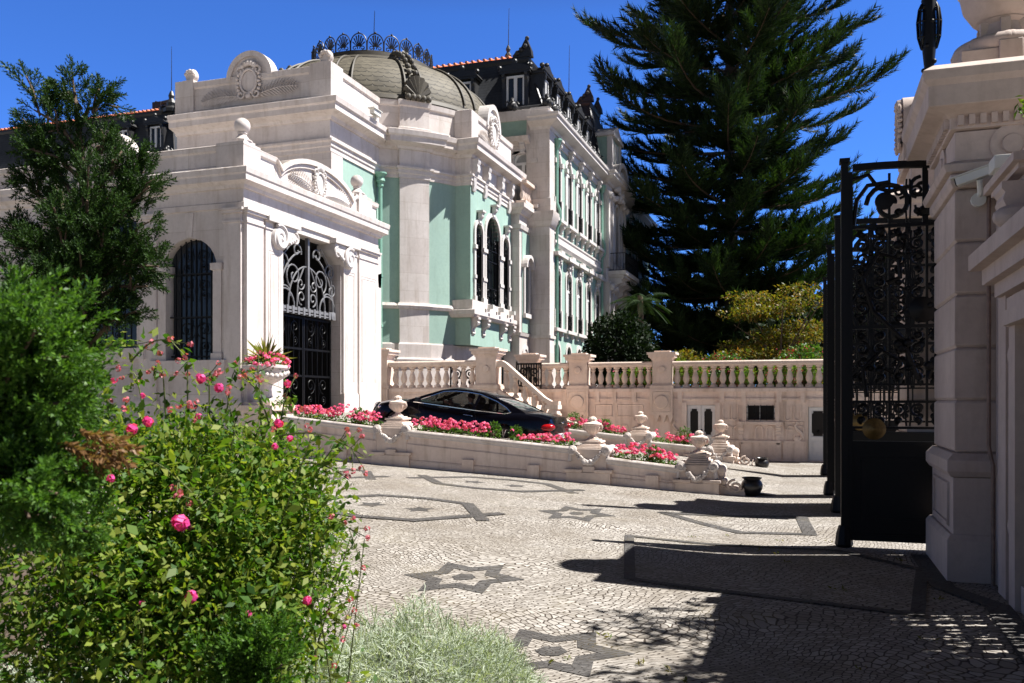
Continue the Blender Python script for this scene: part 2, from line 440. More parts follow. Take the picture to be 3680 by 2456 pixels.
# ------------------------------------------------------------------ ground, ramp, terrace, paving pattern
def gh(x, y):
    k = max(0.0, min(1.0, (y-6.0)/5.0)) * (1.0 if y < 19.4 else max(0.0, 1-(y-19.4)/2.0))
    return 0.057*max(0.0, min(-1.4-x, 12.0))*k
def make_ground():
    xs = [-600, -200, -60, -26] + [-14+0.4*i for i in range(37)] + [2, 4, 8, 20, 60, 200, 600]
    ys = [-60, -20, 0, 4] + [6+0.4*i for i in range(60)] + [34, 60, 120, 300, 900]
    V = [(x, y, gh(x, y)) for y in ys for x in xs]; n = len(xs)
    Fq = [(j*n+i, j*n+i+1, (j+1)*n+i+1, (j+1)*n+i) for j in range(len(ys)-1) for i in range(n-1)]
    struct(npmesh('ground', V, Fq, M['pave'], None, 30))
make_ground()
def rampz(x): return 0.125*max(0.0, -0.7-x)
def sheet(name, pts, mat, nx=24):
    """strip sheet between two polylines following z functions"""
    mb = MB(); mb.add(pts, [tuple(range(len(pts)))]); return struct(mb.build(name, mat))
mb = MB()
mb.add([(-0.7, 19.3, 0.006), (-0.7, 27.95, 0.006), (-13.85, 27.95, rampz(-13.85)+0.006), (-13.85, 19.3, rampz(-13.85)+0.006)], [(3, 2, 1, 0)][::1])
mb.f = [(0, 1, 2, 3)]
struct(mb.build('ramp', M['pave']))
mb = MB()
mb.box(-24, -9.95, 28.35, 30.5, 1.0, 2.42); mb.box(-40, 60, 30.85, 160, 1.0, 2.42)
struct(mb.build('terrace_ground', M['soil'], None, 0))
def cxy(xc, d): return (xc*math.cos(YAW)-d*math.sin(YAW), xc*math.sin(YAW)+d*math.cos(YAW))
bed = [cxy(*q) for q in ((-9, 0.6), (-0.25, 0.6), (0.0, 3.5), (0.12, 4.8), (-0.1, 5.6), (-0.9, 6.2), (-1.6, 6.9), (-2.4, 9.5), (-3.8, 14), (-6.5, 19.5), (-11, 19.5))]
mb2 = MB(); mb2.add([(x, y, gh(x, y)+0.03) for x, y in bed], [tuple(range(len(bed)))])
struct(mb2.build('garden_bed', M['soil'], None, 0))

def star_poly(cx, cy, rx, ry, n=6, inner=0.52, rot=0):
    out = []
    for k in range(2*n):
        r = 1.0 if k % 2 == 0 else inner; t = R(rot + 180*k/n)
        out.append((cx + rx*r*math.cos(t), cy + ry*r*math.sin(t)))
    return out
def make_pattern():
    mb = MB(); lay = [0]
    def put(poly):
        n = len(poly)
        cx = sum(p[0] for p in poly)/n; cy = sum(p[1] for p in poly)/n
        mb.add([(cx, cy, gh(cx, cy)+0.005)] + [(x, y, gh(x, y)+0.005) for x, y in poly], [(0, i+1, (i+1) % n+1) for i in range(n)])
    def band(poly, wd, sub=6, closed=True):
        n = len(poly); lay[0] += 1
        for i in range(n if closed else n-1):
            a = Vector(poly[i]); b = Vector(poly[(i+1) % n]); d = (b-a).normalized(); nn = Vector((-d.y, d.x))*wd/2
            a2 = a - d*wd*0.35; b2 = b + d*wd*0.35
            for k in range(sub):
                p = a2.lerp(b2, k/sub); q = a2.lerp(b2, (k+1)/sub)
                mb.add([(v.x, v.y, gh(v.x, v.y)+0.005+0.0006*(i % 3)+0.002*(lay[0] % 5)) for v in (p-nn, q-nn, q+nn, p+nn)], [(0, 1, 2, 3)])
    def ringstar(cx, cy, rx, ry, rot):
        o = star_poly(cx, cy, rx, ry, 6, 0.60, rot); i_ = star_poly(cx, cy, rx*0.56, ry*0.56, 6, 0.62, rot)
        n = len(o)
        for k in range(n):
            q = [o[k], o[(k+1) % n], i_[(k+1) % n], i_[k]]
            mb.add([(x, y, gh(x, y)+0.005) for x, y in q], [(0, 1, 2, 3)])
        put(star_poly(cx, cy, rx*0.2, ry*0.2, 6, 0.85, rot))
    ringstar(-3.67, 14.2, 0.64, 0.95, 8)
    ringstar(-3.58, 8.95, 0.66, 0.80, 12)
    ringstar(-1.95, 6.75, 0.66, 0.72, 12)
    def eyestar(cx, cy, rx, ry):
        for s in (1, -1):
            band([(cx-rx*1.1, cy-s*ry*0.22), (cx-rx*0.55, cy+s*ry*0.62), (cx, cy+s*ry*0.72), (cx+rx*0.55, cy+s*ry*0.62), (cx+rx*1.1, cy-s*ry*0.22)], 0.21, 5, False)
        put(star_poly(cx-rx*0.28, cy, rx*0.16, ry*0.18, 5, 0.5, 20)); put(star_poly(cx+rx*0.28, cy, rx*0.16, ry*0.18, 5, 0.5, 50))
    eyestar(-6.2, 17.2, 1.6, 1.35)
    eyestar(-6.35, 12.9, 1.5, 1.75)
    eyestar(-10.0, 16.4, 1.4, 1.5)
    band([(-2.4, 15.3), (-0.15, 16.0), (0.0, 13.9), (-1.0, 13.75)], 0.2, 4)
    band([(-2.45, 12.5), (0.35, 12.5), (1.25, 11.4), (0.95, 9.0), (-1.9, 9.7)], 0.13, 8)
    band([(1.35, 12.4), (1.35, 10.4), (1.72, 9.6), (1.55, 5.0)], 0.24, 6, False)
    band([(-1.2, 5.95), (1.4, 6.3)], 0.25, 6, False)
    struct(mb.build('paving_pattern', M['pavedark'], None, 0))
make_pattern()

# ------------------------------------------------------------------ reliefs shared by the buildings
def shield(mb, a, b, c, s):
    """carved cartouche: rimmed oval, scrolls, garland"""
    mb.lathe([(0.0, 0.10*s), (0.40*s, 0.08*s), (0.42*s, 0.0)], (a, b, c), 20, 'c', sx=0.8, sy=1.0)
    mb.tube([(a+0.37*s*math.cos(t), b+0.47*s*math.sin(t), c+0.10*s) for t in [2*math.pi*k/24 for k in range(24)]], 0.055*s, 6, True)
    for sg in (-1, 1):
        mb.tube([(x, y, c+0.10*s) for x, y in [(a+sg*(q[0]-a), q[1]) for q in spiral(a+0.40*s, b+0.42*s, 0.20*s, 0.04*s, 200, -240, 16)]], 0.05*s, 5)
        mb.tube([(x, y, c+0.10*s) for x, y in [(a+sg*(q[0]-a), q[1]) for q in spiral(a+0.36*s, b-0.50*s, 0.18*s, 0.04*s, 150, 560, 16)]], 0.05*s, 5)
        for k in range(5): mb.ball((a+sg*(0.46+0.05*(k % 2))*s, b+(0.28-0.15*k)*s, c+0.09*s), 0.075*s, 6)
    for k in range(5):
        t = math.pi*(0.18+0.16*k)
        mb.lathe([(0.0, 0.2*s), (0.11*s, 0.14*s), (0.13*s, 0.0)], (a+0.30*s*math.cos(t), b+0.52*s+0.20*s*math.sin(t), c), 8)
    mb.lathe([(0.0, 0.22*s), (0.12*s, 0.16*s), (0.14*s, 0.0)], (a, b-0.58*s, c), 8)
def palm(mb, a, b, c, ang, L, sg, s=1):
    """palm frond relief"""
    P = []
    for k in range(15):
        t = k/14
        P.append((a + sg*L*t*math.cos(R(ang)), b + L*t*math.sin(R(ang)) - 0.22*L*t*t*(1 if ang > 0 else -0.4), c+0.03+0.03*math.sin(3*t)))
    mb.tube(P, 0.022*s, 5, r1=0.008)
    for k in range(1, 14):
        p = Vector(P[k]); d = (Vector(P[k+1])-Vector(P[k-1])).normalized(); nn = Vector((-d.y, d.x, 0))
        l = L*0.26*math.sin(math.pi*(0.12+0.82*k/14))
        for q in (1, -1):
            e = p + d*l*0.75 + nn*l*0.72*q; wv = (d*0.5 - nn*q*0.5)*0.028*s
            mb.add([p-wv, p+wv, p.lerp(e, 0.6)+wv*1.3+Vector((0, 0, 0.04)), e, p.lerp(e, 0.6)-wv*1.3], [(0, 1, 2, 3, 4)])
def antefix(mb, o, s, T=None):
    """small shell finial on a die"""
    x, y, z = o
    mb.box(x-0.26*s, x+0.26*s, y-0.26*s, y+0.26*s, z, z+0.12*s)
    mb.lathe([(0.24*s, -0.12*s), (0.3*s, 0.0), (0.24*s, 0.12*s)], (x, y, z+0.36*s), 14, 'b')
    for k in range(5):
        t = R(20+35*k); mb.ball((x+0.2*s*math.cos(t), y-0.14*s, z+0.34*s+0.2*s*math.sin(t)), 0.08*s, 6)
def finial_ball(mb, x, y, z, r):
    mb.lathe([(1.25*r, 0), (1.25*r, 0.12*r), (0.95*r, 0.25*r), (0.55*r, 0.75*r), (0.5*r, 0.95*r), (0.62*r, 1.0*r), (0.62*r, 1.1*r), (0.55*r, 1.15*r)], (x, y, z), 18)
    mb.ball((x, y, z+2.0*r), r, 14)
def console(mb, a, b, c, w, h, d):
    """scroll bracket, top at b, in facade frame"""
    pr = [(c, b), (c+d, b), (c+d, b-0.12*h)] + [(c+d*(0.52+0.42*math.cos(R(t))), b-h*(0.30-0.17*math.sin(R(t)))) for t in (40, 0, -40, -80)] + [(c+d*0.35, b-0.62*h), (c+d*0.42, b-0.85*h), (c+d*0.2, b-h), (c, b-h)]
    n = len(pr)
    vs = [(a-w/2, z, cc) for cc, z in pr] + [(a+w/2, z, cc) for cc, z in pr]
    mb.add(vs, [tuple(range(n)), tuple(range(n, 2*n))[::-1]] + [(i, n+i, n+(i+1) % n, (i+1) % n) for i in range(n)])
def scrolls(mb, a0, a1, b0, b1, c, r, rng):
    """wrought iron scrolls filling a rectangle, mirrored about its middle"""
    am = (a0+a1)/2; hw = (a1-a0)/2
    n = max(1, int((b1-b0)/(hw*1.5)))
    h = (b1-b0)/n
    for k in range(n):
        z0 = b0+k*h
        for sg in (-1, 1):
            up = 1 if (k % 2 == 0) else -1
            zc = z0+h*(0.72 if up > 0 else 0.28)
            rr = min(hw*0.46, h*0.27)
            pts = spiral(0, 0, rr, rr*0.18, 90*up+180, 90*up+180-up*520, 18)
            P = [(am+sg*(hw*0.52+x), zc+y, c) for x, y in pts]
            tail = [(am+sg*hw*0.08, z0+h*(0.02 if up > 0 else 0.98), c), (am+sg*hw*0.03+sg*0.01, z0+h*0.4, c)]
            mb.tube(P[::-1] , r, 5)
            rr2 = rr*0.6; zc2 = z0+h*(0.25 if up > 0 else 0.75)
            mb.tube([(am+sg*(hw*0.55+x), zc2+y, c) for x, y in spiral(0, 0, rr2, rr2*0.2, -90*up, -90*up+up*480, 16)], r*0.9, 5)
            mb.ball((am+sg*hw*0.55, zc2, c), r*1.9, 5)
            mb.tube([(am+sg*hw*0.10, z0, c), (am+sg*hw*0.16, z0+h*0.5, c), (am+sg*hw*0.10, z0+h, c)], r*0.8, 4)
def bars(mb, a0, a1, b0, b1, c, n, r, arch=0):
    for k in range(n):
        a = a0+(a1-a0)*(k+0.5)/n
        top = b1
        if arch:
            hw = (a1-a0)/2; am = (a0+a1)/2; top = b1-arch+arch*math.sqrt(max(0.0, 1-((a-am)/hw)**2))
        mb.box(a-r, a+r, b0, top, c-r, c+r)
def archband(mb, a0, a1, b0, b1, c0, c1, wd, ry=None):
    """jambs and archivolt round an arched opening"""
    r = (a1-a0)/2; am = (a0+a1)/2; ry = ry or r
    o = arc(am, b1-ry, r+wd, 180, 0, 16, ry+wd); i_ = arc(am, b1-ry, r, 180, 0, 16, ry)
    mb.ring(o, i_, c0, c1)
    mb.box(a0-wd, a0, b0, b1-ry, c0, c1); mb.box(a1, a1+wd, b0, b1-ry, c0, c1)
def pane_poly(a0, a1, b0, b1, ry):
    return [(a0, b0), (a1, b0)] + arc((a0+a1)/2, b1-ry, (a1-a0)/2, 0, 180, 14, ry)
def frame_arch(mb, a0, a1, b0, b1, c, wd, ry):
    r = (a1-a0)/2; am = (a0+a1)/2
    mb.ring(arc(am, b1-ry, r, 180, 0, 12, ry), arc(am, b1-ry, r-wd, 180, 0, 12, ry-wd), c, c+0.06)
    mb.box(a0, a0+wd, b0, b1-ry, c, c+0.06); mb.box(a1-wd, a1, b0, b1-ry, c, c+0.06)
    mb.box(a0+wd, a1-wd, b0, b0+wd, c, c+0.06)

# ------------------------------------------------------------------ entrance pavilion
def make_pavilion():
    root = thing('entrance_pavilion', 'low pale limestone entrance pavilion with scrolled gateway and ball finials', 'building', (-13.9, 19.4, 0))
    X0, Y0, Y1, XL = -13.9, 19.4, 26.85, -26.0
    T = FX(X0); TL = FY(Y0)
    w = MB(T); wall_open(w, Y0, Y1, 0, 7.0, -0.42, 0, [(21.15, 24.4, 1.6, 6.8, False)])
    w.T = TL
    wall_open(w, XL, X0-0.42, 0, 7.0, -0.6, 0, [(-16.42, -14.72, 3.06, 6.3, 0.8), (-20.3, -17.3, 3.42, 7.0, False)])
    w.T = None
    w.box(XL, X0, Y1, Y1+0.3, 0, 7.0)
    w.build('wall', M['stone'], root)
    r = MB(); r.box(XL, X0-0.1, Y0+0.1, Y1+0.2, 8.0, 8.2); r.box(XL, X0-0.1, Y0+0.1, Y1+0.2, 6.98, 7.02); r.build('roof', M['stone'], root)
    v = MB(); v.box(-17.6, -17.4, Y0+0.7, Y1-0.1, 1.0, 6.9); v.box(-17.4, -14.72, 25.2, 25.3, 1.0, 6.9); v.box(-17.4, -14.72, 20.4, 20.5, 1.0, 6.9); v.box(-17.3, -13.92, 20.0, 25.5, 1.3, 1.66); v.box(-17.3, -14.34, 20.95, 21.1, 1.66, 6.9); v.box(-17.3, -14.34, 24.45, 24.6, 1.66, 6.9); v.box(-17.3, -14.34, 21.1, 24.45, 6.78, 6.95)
    v.build('darkened_inner_wall', M['void'], root)  # near-black boxes paint the unlit depth behind the gateway
    path = [(XL, Y0), (X0, Y0), (X0, Y1), (X0-3, Y1)]
    c = MB()
    c.sweep(path, [(-0.3, 7.0), (0.06, 7.0), (0.06, 7.14), (0.03, 7.16), (0.03, 7.5), (-0.3, 7.5)])
    c.sweep(path, [(-0.3, 7.5), (0.10, 7.5), (0.14, 7.58), (0.17, 7.60), (0.28, 7.66), (0.28, 7.80), (0.31, 7.84), (0.33, 7.97), (0.30, 8.0), (-0.3, 8.05)])
    c.build('cornice', M['trim'], root, 20)
    p = MB()
    prof = [(-0.35, 8.03), (0.02, 8.03), (0.02, 8.12), (-0.03, 8.15), (-0.03, 8.5), (0.03, 8.54), (0.05, 8.66), (0.0, 8.69), (-0.35, 8.69)]
    p.sweep([(XL, Y0), (-18.95, Y0)], prof); p.build('parapet', M['stone'], root, 20)
    p = MB(); p.sweep([(X0, 25.3), (X0, Y1), (X0-3, Y1)], prof); p.box(-14.6, -13.85, 25.5, 26.4, 8.03, 8.72); p.build('parapet', M['stone'], root, 20)
    p = MB(); p.sweep([(-17.55, Y0), (X0, Y0), (X0, 20.9)], prof)
    for x0, x1, y0, y1 in ((-14.7, -13.86, Y0-0.05, Y0+0.7), (-17.5, -16.9, Y0-0.05, Y0+0.3)): p.box(x0, x1, y0, y1, 8.03, 8.72)
    p.build('parapet', M['stone'], root, 20)
    pd = MB(T)
    o = arc(23.1, 8.05, 2.2, 155, 25, 18, 1.02); top = [(x, max(y, 8.69)) for x, y in o]
    pd.prism([(20.9, 8.03), (25.3, 8.03)] + [(25.3, 8.72)] + o[::-1] + [(20.9, 8.72)], -0.35, -0.02)
    oo = [(20.85, 8.62)] + [(x, y) for x, y in o] + [(25.35, 8.62)]
    oi = [(20.95, 8.5)] + [(x, y-0.14) for x, y in o] + [(25.25, 8.5)]
    pd.ring(oo, oi, -0.34, 0.10)
    oi2 = [(21.0, 8.4)] + [(x, y-0.26) for x, y in o] + [(25.2, 8.4)]
    pd.ring([(a, b-0.01) for a, b in oi], oi2, -0.3, 0.04)
    f = pd.build('pediment', M['trim'], root)
    s = MB(T); shield(s, 23.1, 8.5, 0.0, 0.60); s.build('cartouche', M['lime'], f)
    s = MB(T); palm(s, 22.9, 8.15, 0.02, 22, 1.5, -1); palm(s, 23.3, 8.15, 0.02, 14, 1.6, 1); s.build('palm_relief', M['lime'], f)
    d = MB(TL)
    d.prism([(-18.95, 8.03), (-17.55, 8.03)] + arc(-18.25, 8.62, 0.70, 0, 180, 18), -0.35, 0.03)
    d.ring(arc(-18.25, 8.62, 0.78, 180, 0, 18), arc(-18.25, 8.62, 0.66, 180, 0, 18), -0.36, 0.09)
    d.tube([(-18.25+0.3*math.cos(t), 8.62+0.3*math.sin(t), 0.03) for t in [2*math.pi*k/20 for k in range(20)]], 0.05, 6, True)
    d.build('parapet_disc', M['trim'], root)
    for y in (19.75, 25.95):
        b = MB(); b.box(-14.4, -13.95, y-0.24, y+0.24, 8.72, 8.82); finial_ball(b, -14.18, y, 8.82, 0.21); b.build('ball_finial', M['trim'], root)
    # pilasters and their capitals
    def pilaster(T, a0, a1, z0, proj, panel=True):
        q = MB(T)
        q.box(a0, a1, z0+0.55, 6.62, 0, proj); q.box(a0-0.05, a1+0.05, z0-1, z0+0.5, 0, proj+0.05); q.box(a0-0.02, a1+0.02, z0+0.5, z0+0.55, 0, proj+0.02)
        q.box(a0-0.03, a1+0.03, 6.62, 6.68, 0, proj+0.03); q.box(a0, a1, 6.68, 6.86, 0, proj); q.box(a0-0.06, a1+0.06, 6.86, 6.93, 0, proj+0.06); q.box(a0-0.10, a1+0.10, 6.93, 6.995, 0, proj+0.10)
        if panel and a1-a0 > 0.5:
            for e in (0.14, 0.22):
                q.tube(p3([(a0+e, z0+0.9), (a0+e, 6.2-e), (a1-e, 6.2-e), (a1-e, z0+0.9)], proj), 0.014, 4)
        q.build('pilaster', M['trim'], root)
    pilaster(T, 19.42, 20.15, 1.5, 0.10, False); pilaster(T, 20.28, 21.1, 1.5, 0.08); pilaster(T, 24.45, 25.3, 1.7, 0.08); pilaster(T, 25.5, 26.8, 1.7, 0.06)
    pilaster(TL, -14.45, -13.93, 1.5, 0.07, False); pilaster(TL, -17.2, -16.6, 1.5, 0.08, False); pilaster(TL, -21.4, -20.6, 1.5, 0.08, False)
    for a, sg in ((21.1, 1), (24.45, -1)):      # volute brackets that carry the lintel
        q = MB(T)
        base = spiral(0, 0, 0.36, 0.06, 120, -420, 26)
        q.tube([(a+sg*(-0.25+x), 6.45+y, 0.18) for x, y in base], 0.055, 7)
        q.lathe([(0.33, -0.02), (0.30, 0.1), (0.05, 0.13), (0.0, 0.14)], (a-sg*0.25, 6.45, 0.08), 18)
        q.prism([(a-sg*0.3, 6.82), (a+sg*0.62, 6.82), (a+sg*0.62, 6.62), (a+sg*0.5, 6.45), (a+sg*0.3, 6.52), (a+sg*0.1, 6.3), (a-sg*0.05, 6.15)][::sg], -0.5, 0.14)
        q.tube([(a+sg*(0.5+x), 6.55+y, 0.15) for x, y in spiral(0, 0, 0.17, 0.04, 90, -360, 16)], 0.04, 6)
        for k in range(4): q.ball((a+sg*(0.2+0.1*k), 6.38+0.05*k, 0.16), 0.07, 6)
        q.box(a-sg*0.85, a+sg*0.7, 6.83, 6.97, -0.5, 0.22)
        q.build('volute_bracket', M['lime'], root)
    # gateway ironwork
    tg = MB(T); c = -0.2
    a0, a1, am = 21.2, 24.35, 22.78
    tg.box(a0, a1, 4.62, 4.70, c-0.03, c+0.05); tg.box(a0, a1, 4.54, 4.58, c-0.03, c+0.05); tg.box(am-0.045, am+0.045, 4.62, 6.8, c-0.04, c+0.06)
    for k in range(11): tg.box(a0+0.12+k*0.29, a0+0.22+k*0.29, 4.50, 4.73, c-0.04, c+0.07)
    for sg in (-1, 1):
        L = lambda x: am+sg*x
        for cx, cz, r0, r1, s0, s1 in ((0.72, 5.62, 0.40, 0.08, -60, 420), (0.36, 5.42, 0.20, 0.05, 180, 620), (0.30, 5.02, 0.22, 0.05, -90, 330), (1.30, 5.95, 0.30, 0.06, 210, -240), (1.38, 5.40, 0.22, 0.05, 60, -380), (0.55, 6.35, 0.24, 0.05, 200, -200), (1.15, 5.0, 0.30, 0.26, 0, 180)):
            tg.tube([(L(cx+x), cz+y, c) for x, y in spiral(0, 0, r0, r1, s0, s1, 22)], 0.024, 5)
        tg.tube([(L(x), z, c) for x, z in arc(0, 4.7, 1.48, 0, 75, 12, 1.7)], 0.026, 5)
        tg.tube([(L(x), z, c) for x, z in arc(0, 4.7, 1.0, 0, 90, 12, 1.25)], 0.024, 5)
        tg.tube([(L(x), z, c) for x, z in arc(1.15, 4.7, 0.46, 0, 180, 12, 0.5)], 0.024, 5)
        tg.tube([(L(0.55), 4.7, c), (L(0.5), 5.4, c), (L(0.16), 5.95, c)], 0.022, 5)
        tg.tube([(L(1.5), 5.0, c), (L(1.3), 6.1, c), (L(0.75), 6.6, c)], 0.022, 5)
        tg.lathe([(0.0, -0.06), (0.13, -0.06), (0.13, 0.07), (0.0, 0.09)], (L(1.42), 4.62, c), 14)
    tg.build('transom_grille', M['ironlit'], root)
    g = MB(T); c = -0.34
    for k in range(2):
        s0 = 21.2+k*1.58
        g.box(s0, s0+0.06, 1.68, 4.5, c-0.03, c+0.03); g.box(s0+1.5, s0+1.56, 1.68, 4.5, c-0.03, c+0.03)
        for z in (1.72, 2.7, 3.5, 4.42): g.box(s0+0.06, s0+1.5, z, z+0.06, c-0.02, c+0.02)
        bars(g, s0+0.06, s0+1.5, 2.74, 4.46, c, 5, 0.012)
        scrolls(g, s0+0.1, s0+1.46, 1.8, 2.7, c, 0.016, random); scrolls(g, s0+0.1, s0+1.46, 3.56, 4.4, c, 0.014, random)
    g.build('inner_gate', M['iron'], root)
    # left face windows
    for kind, b0, b1, x0, x1 in (('arch', 3.06, 6.3, -16.42, -14.72), ('rect', 3.42, 7.0, -20.3, -17.3)):
        wn = MB(TL)
        wn.box(x0-0.35, x1+0.35, b0-0.30, b0, 0.0, 0.16); wn.box(x0-0.3, x1+0.3, b0-0.36, b0-0.30, 0, 0.1)
        if kind == 'arch':
            for a in (x0-0.16, x1-0.10):
                wn.box(a, a+0.26, b0+0.18, 5.42, -0.3, 0.03); wn.box(a-0.04, a+0.30, b0, b0+0.18, -0.3, 0.07); wn.box(a-0.05, a+0.31, 5.42, 5.6, -0.3, 0.08)
            wn.prism([(-15.65, 6.32), (-15.49, 6.32), (-15.43, 6.96), (-15.71, 6.96)], -0.02, 0.03)
        f = wn.build('window', M['trim'], root)
        pn = MB(TL); pn.box(x0, x1, b0, b1, -0.34, -0.28); pn.build('pane', M['glass'], f)
        gr = MB(TL)
        bars(gr, x0+0.2 if kind == 'arch' else x0, x1-0.2 if kind == 'arch' else x1, b0, b1, -0.16, 8 if kind == 'arch' else 14, 0.014, 0.7 if kind == 'arch' else 0)
        for z in (b0+0.1, b0+1.15, b0+2.3): gr.box(x0, x1, z, z+0.035, -0.18, -0.14)
        scrolls(gr, x0+0.3, x1-0.3, b0+0.15, b0+1.1, -0.22, 0.016, random); scrolls(gr, x0+0.3, x1-0.3, b0+1.6, b0+2.2, -0.22, 0.014, random)
        if kind == 'arch': scrolls(gr, x0+0.35, x1-0.35, b0+2.35, b0+3.0, -0.22, 0.014, random)
        gr.build('grille', M['iron'], f)
    l = MB(T); l.box(26.86, 26.89, 6.0, 6.3, -0.28, -0.05); l.prism([(26.89, 6.28), (27.19, 6.36), (27.19, 6.32), (27.14, 5.85), (26.96, 5.85)], -0.25, 0.0)
    l.build('wall_lantern', M['iron'], root)
make_pavilion()

# ------------------------------------------------------------------ domed rotunda hall
CXR, CYR, RR = -19.46, 37.15, 5.9
def cp(phi, r=RR): return (CXR+r*math.cos(R(phi)), CYR-r*math.sin(R(phi)))
def make_rotunda():
    root = thing('rotunda_hall', 'green and white hall with a scaled bronze dome ringed by iron cresting', 'building', (-16.5, 28.2, 0))
    J = 60.0
    arc1 = [cp(60-2*k) for k in range(5)]
    pil = [cp(52-2*k, RR+0.13) for k in range(7)]
    arc2 = [cp(40-1.9*k) for k in range(8)]
    corner = (-16.5, 28.2)
    full = [(-23.2, 28.2), corner] + arc1 + pil + arc2 + [(-13.5, 34.5), (-13.5, 39.8), (-14.6, 39.8)]
    plain_path = [corner, cp(60)] + arc1[1:] + [cp(50-2*k) for k in range(5)] + arc2
    g = MB()
    g.sweep([(-16.5, 28.9)] + arc1 + [cp(52)] + [cp(50-2*k) for k in range(5)] + arc2 + [(-13.8, 34.5)], [(-0.35, 4.35), (0, 4.35), (0, 11.1), (-0.35, 11.1)])
    g.T = FX(-13.5); wall_open(g, 34.5, 39.8, 4.35, 11.1, -0.3, 0, [(34.98, 35.82, 6.25, 9.6, True), (36.25, 38.05, 6.25, 10.2, True), (38.48, 39.32, 6.25, 9.6, True)])
    g.build('wall', M['green'], root)
    st = MB()
    st.sweep([(-23.2, 28.2), corner], [(-0.4, 4), (0, 4), (0, 11.6), (-0.4, 11.6)])
    st.box(-16.9, -16.46, 28.21, 29.05, 4.0, 11.5)
    st.sweep([corner] + arc1 + pil + arc2[:6] + [cp(28)], [(-0.3, 0.5), (0.06, 0.5), (0.06, 4.3), (0.02, 4.36), (-0.3, 4.36)])
    st.sweep([corner] + arc1 + pil + arc2[:6] + [cp(28)], [(-0.1, 3.55), (0.14, 3.55), (0.16, 3.68), (0.10, 3.75), (-0.1, 3.76)])
    st.sweep([cp(60-2*k) for k in range(60)], [(-0.3, 0.5), (0.05, 0.5), (0.05, 4.32), (-0.3, 4.32)])
    st.build('stone_wall', M['stone'], root)
    p = MB(); p.sweep(pil, [(-0.2, 4.3), (0.0, 4.3), (0.0, 11.2), (-0.2, 11.2)]); p.build('pilaster', M['stone'], root)
    e = MB()
    e.sweep(full, [(-0.3, 11.05), (0.05, 11.05), (0.05, 11.2), (0.09, 11.24), (0.09, 11.38), (0.16, 11.42), (0.16, 11.5), (0.02, 11.52), (0.02, 12.2), (-0.3, 12.2)])
    e.sweep(full, [(-0.3, 12.2), (0.10, 12.2), (0.16, 12.3), (0.24, 12.33), (0.50, 12.40), (0.50, 12.60), (0.57, 12.66), (0.60, 12.84), (0.52, 12.88), (-0.3, 12.95)])
    e.build('cornice', M['trim'], root, 20)
    q = MB(); q.sweep(full, [(-0.35, 12.93), (0.06, 12.93), (0.06, 13.1), (0.0, 13.14), (0.0, 13.95), (0.06, 14.0), (0.08, 14.2), (0.0, 14.24), (-0.35, 14.24)])
    q.box(-17.3, -16.42, 28.12, 29.0, 12.93, 14.30); q.box(-23.25, -22.4, 28.12, 29.0, 12.93, 14.30); q.box(-14.2, -13.42, 34.42, 35.2, 12.93, 14.2)
    q.build('parapet', M['stone'], root, 20)
    r = MB(); r.box(-23.0, -16.7, 28.5, 38, 12.9, 13.0); r.lathe([(5.7, 12.95), (0.1, 13.0)], (CXR, CYR, 0), 40); r.build('roof', M['stone'], root)
    sc = MB()
    b = [(cp(60-2*k)) for k in range(5)]
    sc.sweep([corner] + arc1 + pil + arc2[:7], [(-0.1, 5.72), (0.08, 5.74), (0.12, 5.86), (0.06, 5.98), (-0.1, 6.0)]); sc.build('string_course', M['trim'], root, 20)
    # medallion on the left parapet
    T = FY(28.2)
    m = MB(T); m.prism([(-20.8, 14.1), (-19.0, 14.1)] + arc(-19.9, 14.1, 0.9, 0, 180, 20), -0.33, 0.0); m.ring(arc(-19.9, 14.1, 1.0, 180, 0, 20), arc(-19.9, 14.1, 0.8, 180, 0, 20), -0.36, 0.10)
    f = m.build('parapet_medallion', M['trim'], root)
    s = MB(T); shield(s, -19.9, 13.95, 0.02, 0.95); s.build('cartouche', M['trim'], f)
    s = MB(T); palm(s, -20.2, 13.4, 0.03, 12, 1.9, -1); palm(s, -19.6, 13.4, 0.03, 18, 1.9, 1); s.build('palm_relief', M['trim'], f)
    T = FX(-13.5)
    m = MB(T); m.prism([(36.35, 14.05), (37.95, 14.05)] + arc(37.15, 14.1, 0.8, 0, 180, 20, 1.0), -0.3, 0.02); m.ring(arc(37.15, 14.1, 0.9, 180, 0, 20, 1.12), arc(37.15, 14.1, 0.72, 180, 0, 20, 0.9), -0.9, 0.12)
    f = m.build('parapet_medallion', M['lime'], root)
    s = MB(T); shield(s, 37.15, 13.95, 0.03, 0.95); s.build('cartouche', M['lime'], f)
    s = MB(T); palm(s, 36.9, 13.1, 0.05, 25, 1.7, -1); palm(s, 37.4, 13.1, 0.05, 12, 1.7, 1); s.build('palm_relief', M['lime'], f)
    for x, y in ((-16.85, 28.55), (-22.8, 28.55)):
        a = MB(); antefix(a, (x, y, 14.28), 0.95); a.build('shell_finial', M['trim'], root)
    c = MB(T)
    for a in (34.75, 36.1, 37.9, 39.3): console(c, a, 12.18, 0.02, 0.3, 1.35, 0.3)
    for a in (35.4, 37.0, 38.6): c.box(a-0.32, a+0.32, 11.6, 12.05, 0.02, 0.05)
    c.build('frieze_bracket', M['lime'], root)
